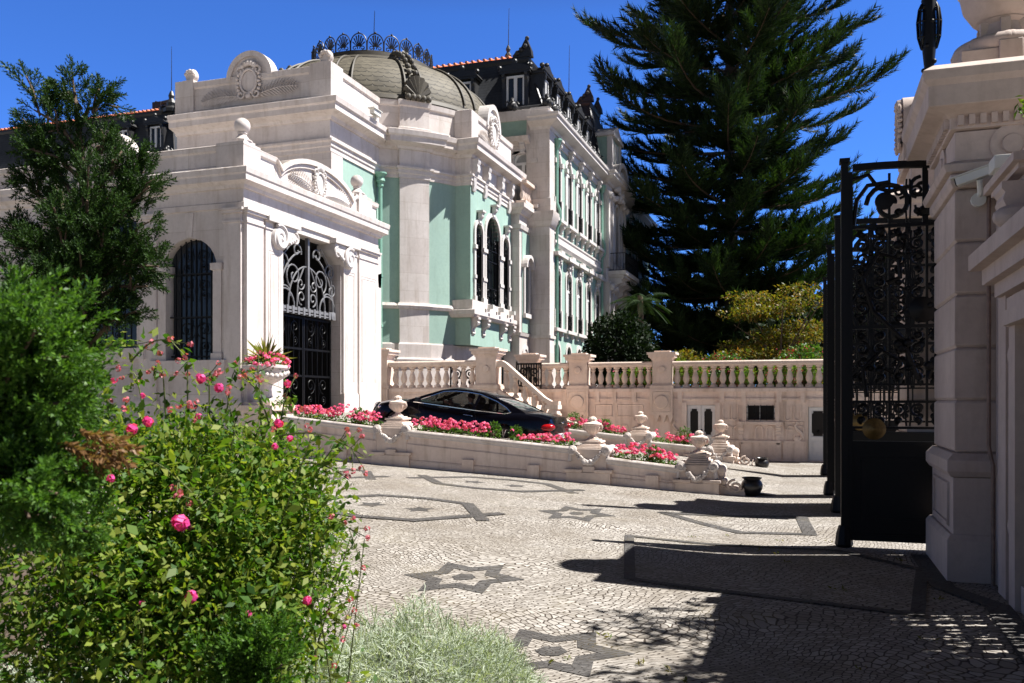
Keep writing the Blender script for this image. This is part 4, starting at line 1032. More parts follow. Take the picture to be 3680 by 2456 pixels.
# ------------------------------------------------------------------ terrace wall, balustrades, stairs
BAL = [(0.125, 0), (0.125, 0.06), (0.075, 0.10), (0.06, 0.14), (0.105, 0.24), (0.115, 0.32), (0.085, 0.44), (0.055, 0.54), (0.065, 0.58), (0.095, 0.61), (0.06, 0.64), (0.11, 0.67), (0.11, 0.72)]
def baluster(root, x, y, z, s=1.0, h=0.72):
    b = MB(); b.lathe([(r*s, q*h/0.72) for r, q in BAL], (x, y, z), 12); return b.build('baluster', M['balus'], root, 40)
def pier_cap(mb, x0, x1, y0, y1, z):
    for o, za, zb in ((0.03, 0, 0.06), (0.07, 0.06, 0.10), (0.12, 0.10, 0.20), (0.17, 0.20, 0.28)): mb.box(x0-o, x1+o, y0-o, y1+o, z+za, z+zb)
    mb.box(x0+0.06, x1-0.06, y0+0.06, y1-0.06, z+0.28, z+0.34)
def roundel(mb, T, a, b, r, w):
    T0 = mb.T; mb.T = T
    mb.lathe([(r, 0.0), (r, 0.03), (r*0.9, 0.05), (0.0, 0.055)], (a, b, 0.0), 20)
    mb.T = T0
def bpier(root, x0, x1, y0, y1, zb, ztop, pedbot=None, teeth=True):
    p = MB(); p.box(x0, x1, y0, y1, zb, ztop-0.34); pier_cap(p, x0, x1, y0, y1, ztop-0.34)
    p.box(x0-0.08, x1+0.08, y0-0.08, y1+0.08, 2.40, 2.52); p.box(x0-0.05, x1+0.05, y0-0.05, y1+0.05, 2.52, 2.56)
    am = (x0+x1)/2; T = FY(y0)
    roundel(p, T, am, 3.08, 0.12, 0.02)
    if pedbot:
        p.box(x0-0.06, x1+0.06, y0-0.10, y0, pedbot, 2.40); roundel(p, FY(y0-0.10), am, pedbot+0.46, 0.24, 0.02)
        for e in ((x0, x1),):
            p.T = FY(y0-0.10); p.tube(p3([(x0+0.02, pedbot+0.12), (x0+0.02, pedbot+0.8), (x1-0.02, pedbot+0.8), (x1-0.02, pedbot+0.12)], 0.0), 0.015, 4, True); p.T = None
        if teeth:
            p.T = FY(y0)
            for k in range(3):
                a = x0+0.06+k*0.24; p.prism([(a, pedbot), (a+0.2, pedbot), (a+0.13, pedbot-0.22), (a+0.07, pedbot-0.22)], -0.02, 0.1)
            p.T = None
    return p.build('pier', M['balus'], root)
def make_terrace():
    root = thing('terrace_balustrade_wall', 'long limestone terrace wall with panel reliefs and a balustrade above white doors', 'wall', (-4.0, 30.5, 0))
    T = FY(30.5)
    w = MB(T)
    wall_open(w, -10.0, 14, 0, 2.43, -0.35, 0, [(-4.0, -3.04, 0.03, 1.86, False), (-2.02, -1.10, 1.36, 1.84, False), (-0.06, 0.55, 0.03, 1.80, False)])
    w.build('wall', M['wallstone'], root)
    d = MB(T)
    d.box(-9.4, 14, 2.30, 2.42, 0.0, 0.10); d.box(-9.4, 14, 2.02, 2.08, 0, 0.05)
    for a in [-9.3, -8.4, -7.2, -6.6, -5.9, -5.35, -4.3, -2.9, -2.2, -1.05, -0.3, 0.8, 1.9, 3.0]: d.box(a, a+0.16, 1.94, 2.30, 0, 0.07)
    for a0, a1 in ((-4.16, -4.0), (-3.04, -2.88)): d.box(a0, a1, 0, 1.94, 0.0, 0.06)
    for a0, a1 in ((-2.16, -2.02), (-1.1, -0.96)): d.box(a0, a1, 1.2, 1.94, 0.0, 0.06)
    d.box(-2.3, -0.85, 1.20, 1.30, 0, 0.12)
    for a in (-2.2, -1.0): console(d, a, 1.2, 0.0, 0.16, 0.3, 0.12); d.box(a-0.06, a+0.06, 0.55, 0.85, 0, 0.05)
    for a0, a1 in ((-9.3, -8.4), (-7.35, -5.3), (-4.45, -4.2), (-2.85, -2.25), (-2.2, -0.9), (-0.85, -0.12), (0.75, 4)):
        d.box(a0, a1, 0, 0.60, 0, 0.05); d.box(a0-0.01, a1+0.01, 0.60, 0.67, 0, 0.09)
    for a in (-7.0, -6.3, -5.75, -2.75, -2.45, -1.75, -1.4, -0.75, -0.45, 1.1, 1.5):
        d.box(a, a+0.05, 0.72, 1.05, 0, 0.04); d.tube(p3(arc(a+0.14, 1.05, 0.115, 180, 0, 6), 0.02), 0.028, 5); d.box(a+0.23, a+0.28, 0.72, 1.05, 0, 0.04)
    for a in (-2.78, -2.5, -0.8, -0.5): d.tube(p3([(a, 1.85), (a, 1.5)] + arc(a+0.1, 1.46, 0.1, 180, 360, 6) + [(a+0.2, 1.85)], 0.02), 0.024, 5)
    for a0, a1, b0, b1 in ((-7.2, -6.6, 1.45, 1.85), (-6.4, -5.5, 1.45, 1.85), (-8.3, -8.3+0.9, 1.0, 1.3), (-1.0+0.2, -0.2, 1.05, 1.3), (-2.8, -2.25, 1.12, 1.38)):
        d.tube(p3([(a0, b0), (a1, b0), (a1, b1), (a0, b1)], 0.0), 0.03, 5, True)
    for a in (-4.35, 0.45-0.8): d.tube(p3([(a+0.12*math.sin(t*1.2), 0.7+0.12*t) for t in range(6)], 0.04), 0.05, 6); d.lathe([(0.13, 0), (0.11, 0.07), (0, 0.09)], (a-0.05, 0.72, 0), 12)
    d.build('wall_moulding', M['wallstone'], root)
    for a0, a1, two in ((-4.0, -3.04, True), (-0.06, 0.55, False)):
        dr = MB(T); top = 1.86 if two else 1.80
        dr.box(a0, a1, 0.03, top, -0.2, -0.12)
        leaves = [(a0+0.02, (a0+a1)/2-0.012), ((a0+a1)/2+0.012, a1-0.02)] if two else [(a0+0.02, a1-0.02)]
        for l0, l1 in leaves:
            dr.box(l0, l0+0.09, 0.06, top-0.02, -0.12, -0.075); dr.box(l1-0.09, l1, 0.06, top-0.02, -0.12, -0.075)
            for z0, z1 in ((0.06, 0.18), (0.72, 0.82), (top-0.12, top-0.02)): dr.box(l0+0.09, l1-0.09, z0, z1, -0.12, -0.076)
            dr.box(l0+0.14, l1-0.14, 0.26, 0.66, -0.12, -0.09)
        f = dr.build('door', M['white'], root)
        gl = MB(T)
        for l0, l1 in leaves:
            x0, x1, z0, z1 = l0+0.09, l1-0.09, 0.84, top-0.14
            gl.prism([(x0+0.05, z0), (x1-0.05, z0), (x1-0.05, z0+0.07), (x1, z0+0.12), (x1, z1-0.10), (x1-0.05, z1-0.06), (x1-0.05, z1), (x0+0.05, z1), (x0+0.05, z1-0.06), (x0, z1-0.10), (x0, z0+0.12), (x0+0.05, z0+0.07)], -0.119, -0.10)
        gl.build('door_glass', M['void'], f)
        h = MB(T); h.box((a0+a1)/2-0.02, (a0+a1)/2+0.04, 0.9, 1.02, -0.075, -0.05); h.ball(((a0+a1)/2+0.01, 1.0, -0.04), 0.03, 6); h.build('handle', M['iron'], f)
    wn = MB(T); wn.box(-2.02, -1.1, 1.36, 1.84, -0.2, -0.14); f = wn.build('window', M['void'], root)
    fr = MB(T)
    for a in (-2.02, -1.6, -1.14): fr.box(a, a+0.04, 1.36, 1.84, -0.13, -0.09)
    fr.build('frame', M['white'], f)
    g = MB(T)
    for z in (1.40, 1.58, 1.78): g.box(-2.05, -1.07, z, z+0.02, 0.03, 0.05)
    bars(g, -2.05, -1.07, 1.34, 1.86, 0.05, 5, 0.012); g.tube([(-1.56+0.12*math.cos(t), 1.6+0.2*math.sin(t), 0.04) for t in [2*math.pi*k/14 for k in range(14)]], 0.012, 4, True); g.build('grille', M['iron'], f)
    def run(x0, x1, y=30.67, n=None):
        n = n or max(2, int((x1-x0)/0.32))
        for k in range(n): baluster(root, x0+(x1-x0)*(k+0.5)/n, y, 2.46)
    r = MB()
    for x0, x1 in ((-9.33, -8.18), (-7.46, -5.19), (-4.50, 1.05), (1.75, 12)):
        r.sweep([(x0, 30.54), (x1, 30.54)], [(-0.26, 3.18), (0.0, 3.18), (0.03, 3.22), (0.05, 3.24), (0.05, 3.32), (0.0, 3.36), (-0.26, 3.36)])
    r.build('handrail', M['balus'], root)
    bs = MB()
    for x0, x1 in ((-9.33, -8.18), (-7.46, -5.19), (-4.50, 1.05), (1.75, 12)): bs.box(x0, x1, 30.5, 30.84, 2.42, 2.46)
    bs.build('base_rail', M['balus'], root)
    run(-9.33, -8.18, n=4); run(-7.46, -5.19, n=8); run(-4.50, 1.05, n=18); run(1.75, 7, n=16)
    bpier(root, -10.0, -9.35, 30.45, 30.95, 1.5, 3.73); bpier(root, -8.15, -7.49, 30.45, 30.95, 1.5, 3.70, 1.5); bpier(root, -5.17, -4.52, 30.45, 30.95, 1.5, 3.73, 1.5); bpier(root, 1.07, 1.72, 30.45, 30.95, 1.5, 3.73, 1.5)
make_terrace()

def make_front_stair():
    root = thing('landing_balustrade', 'limestone landing balustrade behind the dark car, with round medallion on its pier', 'balustrade', (-12.3, 28, 1.5))
    w = MB(FY(28.0)); w.box(-14.8, -9.98, 0.5, 2.42, -0.35, 0); w.build('wall', M['wallstone'], root)
    m = MB(FY(28.0)); m.box(-14.0, -10.8, 2.30, 2.42, 0, 0.08)
    for a0, a1 in ((-13.9, -12.4), (-12.2, -10.9)): m.tube(p3([(a0, 1.95), (a1, 1.95), (a1, 2.2), (a0, 2.2)], 0), 0.025, 5, True)
    m.box(-12.38, -12.22, 1.6, 2.3, 0, 0.06); m.build('wall_moulding', M['wallstone'], root)
    for k in range(10): baluster(root, -13.85+k*0.322, 28.17, 2.46)
    r = MB(); r.sweep([(-14.05, 28.04), (-10.75, 28.04)], [(-0.26, 3.18), (0.0, 3.18), (0.05, 3.24), (0.05, 3.33), (0.0, 3.38), (-0.26, 3.38)]); r.build('handrail', M['balus'], root)
    b = MB(); b.box(-14.05, -10.75, 28.0, 28.34, 2.42, 2.46); b.build('base_rail', M['balus'], root)
    bpier(root, -14.78, -14.08, 27.95, 28.5, 0.8, 3.86, 1.66, False); bpier(root, -10.75, -10.02, 27.95, 28.5, 1.2, 3.82)
    st = thing('stone_staircase', 'stone staircase with sloping handrail descending behind the dark car', 'stairs', (-9, 28.8, 0.8))
    s = MB()
    n = 11
    for k in range(n):
        x0 = -10.0+k*0.28; z = 2.42-0.145*(k+1); s.box(x0, x0+0.31, 28.36, 30.0, 0.3, z)
    s.build('steps', M['balus'], st)
    sw = MB(FY(28.0)); sw.prism([(-9.97, 0.3), (-8.3, 0.3), (-8.3, 1.40), (-9.97, 2.40)], -0.35, 0); sw.prism([(-8.3, 0.2), (-5.4, 0.2), (-5.4, 0.7), (-7.9, 1.45), (-8.3, 1.5)], -0.3, -0.05); sw.build('wall', M['wallstone'], st)
    pf = [(-10.02, 3.33), (-9.85, 3.36), (-9.7, 3.28), (-8.35, 2.12), (-8.1, 1.98), (-7.85, 1.98), (-7.85, 1.87), (-8.2, 1.86), (-9.72, 3.10), (-9.88, 3.16), (-10.02, 3.13)]
    hr = MB(FY(28.04)); hr.prism(pf, -0.26, 0.04); hr.build('handrail', M['balus'], st)
    for k in range(5):
        x = -9.72+k*0.33; zt = 3.10-(x+9.72)*0.816*1.0; zb = 2.4-(x+9.9)*0.62
        h = max(0.5, zt-zb); b = MB(); b.lathe([(r_*1.0, q*h/0.72) for r_, q in BAL], (x, 28.17, zb), 10); b.build('baluster', M['balus'], st, 40)
    nw = MB(); nw.box(-8.25, -7.9, 27.98, 28.36, 0.7, 1.42); nw.box(-8.3, -7.85, 27.94, 28.4, 1.72, 1.86)
    nw.T = FY(28.0); nw.lathe([(0.17, -0.36), (0.17, 0.02), (0.12, 0.05), (0, 0.06)], (-8.05, 1.58, 0), 16); nw.lathe([(0.24, -0.34), (0.24, 0.0), (0.18, 0.05), (0, 0.06)], (-7.9, 1.0, 0), 16); nw.T = None
    nw.build('newel', M['balus'], st)
    g = thing('terrace_gate', 'low black scrolled iron gate standing on the landing behind the balusters', 'gate', (-11.6, 30.2, 2.42))
    i = MB(FY(30.2)); i.box(-12.6, -10.6, 2.46, 2.5, -0.02, 0.02); i.box(-12.6, -10.6, 2.8, 2.84, -0.02, 0.02); i.tube(p3(arc(-11.6, 3.0, 1.0, 180, 0, 14, 0.45), 0), 0.03, 5)
    scrolls(i, -12.6, -11.6, 2.5, 3.2, 0, 0.03, random); scrolls(i, -11.6, -10.6, 2.5, 3.2, 0, 0.03, random); bars(i, -12.6, -10.6, 2.46, 2.84, 0, 12, 0.014)
    for a in (-12.6, -11.6, -10.6): i.box(a-0.025, a+0.025, 2.42, 3.4, -0.025, 0.025)
    i.build('gate_panel', M['iron'], g)
    g2 = thing('landing_gate', 'narrow black iron gate at the head of the stone stairs', 'gate', (-9.5, 29.9, 2.42))
    i = MB(FY(29.9)); i.box(-9.95, -9.9, 2.42, 3.4, -0.02, 0.02); i.box(-9.05, -9.0, 2.42, 3.35, -0.02, 0.02); bars(i, -9.9, -9.05, 2.5, 3.3, 0, 9, 0.02); scrolls(i, -9.9, -9.05, 2.6, 3.2, 0.02, 0.035, random); i.box(-9.9, -9.05, 2.5, 2.56, -0.02, 0.02); i.box(-9.9, -9.05, 3.28, 3.34, -0.02, 0.02)
    i.build('gate_panel', M['iron'], g2)
make_front_stair()

# ------------------------------------------------------------------ ramp walls with planters, urn piers
def urn(mb, x, y, z, s):
    mb.lathe([(r*s, q*s) for r, q in ((0.20, 0), (0.20, 0.04), (0.13, 0.07), (0.09, 0.13), (0.10, 0.17), (0.17, 0.22), (0.235, 0.30), (0.265, 0.40), (0.275, 0.46), (0.31, 0.49), (0.31, 0.53), (0.26, 0.55), (0.20, 0.57), (0.15, 0.60), (0.13, 0.62), (0.125, 0.66), (0.13, 0.70), (0.10, 0.74), (0.04, 0.765), (0.0, 0.77))], (x, y, z), 18)
    for k in range(12):
        t = 2*math.pi*k/12; mb.tube([(x+0.12*s*math.cos(t), y+0.12*s*math.sin(t), z+0.19*s), (x+0.245*s*math.cos(t), y+0.245*s*math.sin(t), z+0.30*s), (x+0.28*s*math.cos(t), y+0.28*s*math.sin(t), z+0.42*s)], 0.025*s, 4)
    for k in range(8):
        t = 2*math.pi*k/8; mb.ball((x+0.10*s*math.cos(t), y+0.10*s*math.sin(t), z+0.665*s), 0.055*s, 5)
    for sg in (-1, 1): mb.tube([(x+sg*(0.25+0.09*math.sin(R(q)))*s, y, z+(0.40+0.11*math.cos(R(q)))*s) for q in range(0, 181, 30)], 0.032*s, 5)
def urn_pier(x, y, zg, zs, ztop, label, scroll=False, w=0.80, gname='urn piers of the ramp'):
    """y front face; zs = shoulder height, ztop = urn foot"""
    root = thing('urn_pier', label, 'pier', (x, y, zg), gname)
    T = FY(y)
    b = MB(T)
    h = w/2
    b.box(x-h, x+h, zg-0.3, zs, -0.72, 0.04); b.box(x-h-0.10, x+h+0.10, zg-0.3, zg+0.26, -0.8, 0.12); b.box(x-h-0.14, x-h*0.35, zg+0.26, zg+0.33, -0.8, 0.14); b.box(x+h*0.35, x+h+0.14, zg+0.26, zg+0.33, -0.8, 0.14); b.box(x-h*0.35, x+h*0.35, zg+0.26, zg+0.40, -0.72, 0.10)
    zz = zs; hh = h
    steps = 4; dz = (ztop-zs-0.08)/steps
    for k in range(steps):
        hh2 = h*(1.0-0.13*(k+1)); b.box(x-hh2, x+hh2, zz, zz+dz, -0.66+0.04*k, 0.02-0.03*k); zz += dz
    b.lathe([(0.27, 0), (0.27, 0.05), (0.22, 0.08)], (x, 0, 0), 4) if False else None
    b.box(x-0.24, x+0.24, zz, zz+0.05, -0.56, -0.08); b.box(x-0.18, x+0.18, zz+0.05, zz+0.08, -0.5, -0.14)
    b.build('pier_body', M['balus'], root, 30, 0.012)
    v = MB(T)
    for sg in (-1, 1):
        v.lathe([(0.10, -0.70), (0.11, -0.68), (0.11, 0.07), (0.08, 0.10), (0.03, 0.12), (0.0, 0.12)], (x+sg*(h-0.02), zs-0.04, 0.0), 14)
        v.tube([(x+sg*(h-0.02)+a, zs-0.04+q, 0.11) for a, q in spiral(0, 0, 0.085, 0.02, 0, 500*sg, 16)], 0.016, 4)
        v.tube([(x+sg*(h+0.02), zs-0.1, 0.05), (x+sg*(h+0.03), zs-0.28, 0.04)], 0.035, 5, r1=0.05)
    for k in range(15):
        t = k/14; a = x+(t-0.5)*2*(h-0.12); q = zs-0.10-0.20*math.sin(math.pi*t)
        for j in range(3): v.ball((a+random.uniform(-0.02, 0.02), q+random.uniform(-0.04, 0.03), 0.07+random.uniform(-0.01, 0.03)), 0.03+0.022*math.sin(math.pi*t), 5)
    v.build('garland', M['trim'], root)
    u = MB(); urn(u, x, y+0.32, ztop-0.0, (0.66 if w > 0.75 else 0.60)); u.build('urn', M['balus'], root, 40)
    if scroll:
        s = MB(T); x1 = x+h
        pr = [(x1, zs-0.1), (x1+0.10, zs-0.02), (x1+0.20, zs-0.10), (x1+0.20, zs-0.24), (x1+0.14, zs-0.34), (x1+0.26, zs-0.44), (x1+0.42, zs-0.46), (x1+0.56, zs-0.52), (x1+0.62, zg+0.24), (x1+0.60, zg+0.10), (x1+0.62, zg+0.06), (x1+0.62, zg-0.2), (x1, zg-0.2)]
        s.prism(pr[::-1], -0.42, -0.06)
        s.lathe([(0.11, -0.46), (0.11, -0.02), (0.07, 0.01), (0, 0.02)], (x1+0.11, zs-0.11, 0), 16); s.lathe([(0.06, -0.42), (0.06, 0), (0, 0.02)], (x1+0.19, zs-0.34, 0), 12)
        s.tube([(x1+0.42+a*1.25, zg+0.20+q, -0.04) for a, q in spiral(0, 0, 0.14, 0.03, 90, 620, 22)], 0.03, 5)
        s.tube(p3([(x1+0.05, zs-0.2), (x1+0.1, zs-0.4), (x1+0.3, zs-0.5), (x1+0.5, zs-0.55)], -0.04), 0.025, 5)
        s.build('scroll_buttress', M['balus'], root)
    return root
def ramp_wall(x0, x1, y, t0, t1, g0, g1, label, cracks=1):
    root = thing('ramp_planter_wall', label, 'wall', ((x0+x1)/2, y, (g0+g1)/2), 'planter walls of the ramp')
    T = FY(y)
    w = MB(T)
    P = lambda x, d=0: t0+(t1-t0)*(x-x0)/(x1-x0)+d
    G = lambda x, d=0: g0+(g1-g0)*(x-x0)/(x1-x0)+d
    w.prism([(x0, G(x0)-0.4), (x1, G(x1)-0.4), (x1, P(x1)), (x0, P(x0))], -0.12, 0.0); w.prism([(x0, G(x0)-0.4), (x1, G(x1)-0.4), (x1, P(x1)-0.02), (x0, P(x0)-0.02)], -0.70, -0.6)
    w.prism([(x0, G(x0, 0.04)), (x1, G(x1, 0.04)), (x1, P(x1, -0.30)), (x0, P(x0, -0.30))], -0.13, 0.025)
    w.build('wall', M['wallstone'], root)
    r = MB(T)
    r.prism([(x0, P(x0, -0.12)), (x1, P(x1, -0.12)), (x1, P(x1, -0.05)), (x0, P(x0, -0.05))], 0.0, 0.05)
    r.tube([(x0-0.01, P(x0, -0.02), 0.04), (x1+0.01, P(x1, -0.02), 0.04)], 0.062, 12)
    r.prism([(x0, P(x0, -0.02)), (x1, P(x1, -0.02)), (x1, P(x1, 0.03)), (x0, P(x0, 0.03))], -0.13, 0.0); r.prism([(x0, P(x0, -0.03)), (x1, P(x1, -0.03)), (x1, P(x1, 0.02)), (x0, P(x0, 0.02))], -0.72, -0.6)
    r.build('rim', M['trim'], root)
    s = MB(T); s.prism([(x0, P(x0, -0.2)), (x1, P(x1, -0.2)), (x1, P(x1, -0.03)), (x0, P(x0, -0.03))], -0.6, -0.12); s.build('soil', M['soil'], root)
    b = MB(T); b.prism([(x0, G(x0)-0.3), (x1, G(x1)-0.3), (x1, G(x1, 0.15)), (x0, G(x0, 0.15))], 0.0, 0.07)
    b.tube([(x0, G(x0, 0.15), 0.03), (x1, G(x1, 0.15), 0.03)], 0.035, 6)
    n = max(1, int((x1-x0)/1.9))
    for k in range(n):
        a = x0+(x1-x0)*(k+1)/(n+0.55); b.box(a-0.14, a+0.14, G(a)-0.2, G(a, 0.30), 0.0, 0.10)
    b.build('base_course', M['wallstone'], root)
    return P
PL = []
PL.append((-12.3, -9.9, 19.0, ramp_wall(-12.4, -9.85, 19.0, 1.60, 1.34, 0.62, 0.47, 'sloping planter wall of the ramp beneath the gateway opening')))
PL.append((-9.0, -5.05, 19.0, ramp_wall(-9.05, -5.02, 19.0, 1.28, 0.94, 0.43, 0.2, 'long sloping planter wall of geraniums beside the dark car')))
PL.append((-4.15, -2.7, 19.0, ramp_wall(-4.22, -2.67, 19.0, 0.73, 0.57, 0.15, 0.06, 'short planter wall of geraniums at the near foot of the ramp')))
PL.append((-7.1, -5.3, 26.3, ramp_wall(-7.2, -5.22, 26.3, 1.12, 0.91, 0.5, 0.3, 'planter wall on the far side of the ramp behind the car')))
PL.append((-4.45, -2.8, 26.3, ramp_wall(-4.55, -2.77, 26.3, 0.75, 0.6, 0.2, 0.1, 'planter wall at the far foot of the ramp before the white door')))
urn_pier(-9.44, 19.0, 0.45, 1.36, 1.62, 'urn topped pier standing before the bonnet of the dark car')
urn_pier(-4.62, 19.0, 0.16, 0.94, 1.14, 'urn topped pier standing behind the number plate end of the dark car')
urn_pier(-2.27, 19.0, 0.0, 0.64, 0.90, 'near urn topped pier ending in a scroll beside a large black pot', True, 0.72)
urn_pier(-4.88, 26.3, 0.2, 0.98, 1.22, 'far urn topped pier between two planters in front of the terrace wall', False, 0.70)
urn_pier(-2.50, 26.3, 0.06, 0.62, 0.98, 'far urn topped pier ending in a scroll beside a small black pot', True, 0.62)
def pot(x, y, s, label):
    m = MB(); m.lathe([(0.115*s, 0), (0.16*s, 0.04*s), (0.215*s, 0.16*s), (0.225*s, 0.24*s), (0.19*s, 0.31*s), (0.165*s, 0.335*s), (0.2*s, 0.37*s), (0.21*s, 0.385*s), (0.195*s, 0.39*s), (0.15*s, 0.34*s), (0.13*s, 0.3*s)], (0, 0, 0), 22)
    o = m.build('clay_pot', M['terracotta_pot'], None, 40); o.location = (x, y, 0.0); tag(o, label, 'pot', 'black pots at the ramp foot')
pot(-1.16, 19.2, 1.0, 'larger black clay pot on cobbles beside the near scroll')
pot(-1.32, 26.5, 0.9, 'smaller black clay pot on cobbles beside the far scroll')

def corner_planter():
    root = thing('flower_urn', 'carved stone bowl of pink geraniums and a spiky dracaena on a pedestal', 'planter', (-13.35, 19.75, 1.0))
    p = MB(); x, y = -13.35, 19.6
    p.box(x-0.5, x+0.5, y-0.5, y+0.5, 0.4, 1.75); p.box(x-0.56, x+0.56, y-0.56, y+0.56, 1.75, 1.88); p.box(x-0.4, x+0.4, y-0.4, y+0.4, 1.88, 1.96)
    p.build('pedestal', M['balus'], root)
    b = MB(); b.lathe([(0.34, 1.96), (0.34, 2.02), (0.17, 2.1), (0.14, 2.3), (0.17, 2.42), (0.32, 2.5), (0.48, 2.6), (0.52, 2.72), (0.55, 2.8), (0.6, 2.84), (0.6, 2.9), (0.53, 2.92), (0.45, 2.85)], (x, y, 0), 24)
    for k in range(26):
        t = 2*math.pi*k/26; b.ball((x+0.53*math.cos(t), y+0.53*math.sin(t), 2.68+0.05*math.sin(3*t)), 0.075, 6)
    b.build('bowl', M['trim'], root, 40)
    return root
FLOWER_URN = corner_planter()
# ------------------------------------------------------------------ car on the ramp
def carpaint():
    t = NT('dark_blue_car_paint'); t.base((0.0020, 0.0021, 0.0045, 1)); t.b.inputs['Coat Weight'].default_value = 0.2; t.b.inputs['Specular IOR Level'].default_value = 0.3; t.b.inputs['Coat Roughness'].default_value = 0.03
    return t.done(0.15, 0.0)
def carglass():
    t = NT('tinted_car_glass'); tr = t.n('BsdfTransparent'); tr.inputs[0].default_value = (0.42, 0.46, 0.47, 1)
    gl = t.n('BsdfGlossy'); gl.inputs['Roughness'].default_value = 0.02; gl.inputs[0].default_value = (0.9, 0.9, 0.9, 1)
    fr = t.n('Fresnel'); fr.inputs[0].default_value = 1.45
    mx = t.n('MixShader'); t.set(mx.inputs[0], fr); t.set(mx.inputs[1], tr.outputs[0]); t.set(mx.inputs[2], gl.outputs[0])
    t.t.links.new(mx.outputs[0], t.out.inputs[0]); return t.m
M['paint'] = carpaint(); M['cglass'] = carglass()
M['chrome'] = plain('chrome', (0.75, 0.75, 0.77), 0.12, 1.0, var=0.02)
M['alloy'] = plain('silver_alloy', (0.55, 0.55, 0.57), 0.3, 0.8, var=0.05)
M['rubber'] = plain('tyre_rubber', (0.014, 0.014, 0.014), 0.8)
M['redlens'] = plain('red_lens', (0.33, 0.006, 0.008), 0.12, var=0.15, sc=30)
M['plate'] = plain('white_plate', (0.75, 0.75, 0.74), 0.4, var=0.02)
M['blue'] = plain('blue_plate_band', (0.02, 0.10, 0.55), 0.4)
M['yellow'] = plain('yellow_plate_band', (0.75, 0.55, 0.05), 0.4)
M['leather'] = plain('dark_leather', (0.02, 0.018, 0.017), 0.5)
M['skin'] = plain('skin', (0.50, 0.29, 0.21), 0.5, var=0.06, sc=14)
M['hair'] = plain('dark_hair', (0.018, 0.012, 0.009), 0.6, var=0.3, sc=40)
M['suit'] = plain('dark_suit', (0.018, 0.018, 0.021), 0.8)
M['shirt'] = plain('white_shirt', (0.7, 0.7, 0.7), 0.7)
ZT = [(0.0, 0.80), (0.10, 0.99), (0.35, 1.04), (0.8, 1.05), (1.15, 1.0), (1.6, 0.95), (2.4, 0.93), (3.2, 0.93), (3.7, 0.985), (4.05, 0.955), (4.4, 0.89), (4.68, 0.79), (4.82, 0.66), (4.88, 0.5)]
def interp(tab, x):
    for (a, u), (b, v) in zip(tab, tab[1:]):
        if x <= b: 
            t = (x-a)/(b-a); return u+(v-u)*max(0, min(1, t))
    return tab[-1][1]
WD = [(0.0, 0.72), (0.10, 0.84), (0.4, 0.93), (1.0, 0.985), (1.6, 0.955), (2.4, 0.935), (3.2, 0.945), (3.9, 0.965), (4.4, 0.90), (4.7, 0.78), (4.82, 0.66), (4.88, 0.52)]
ROOF = [(0.72, 1.05), (1.1, 1.19), (1.5, 1.305), (1.9, 1.375), (2.3, 1.405), (2.7, 1.395), (2.95, 1.34), (3.3, 1.19), (3.75, 0.985)]
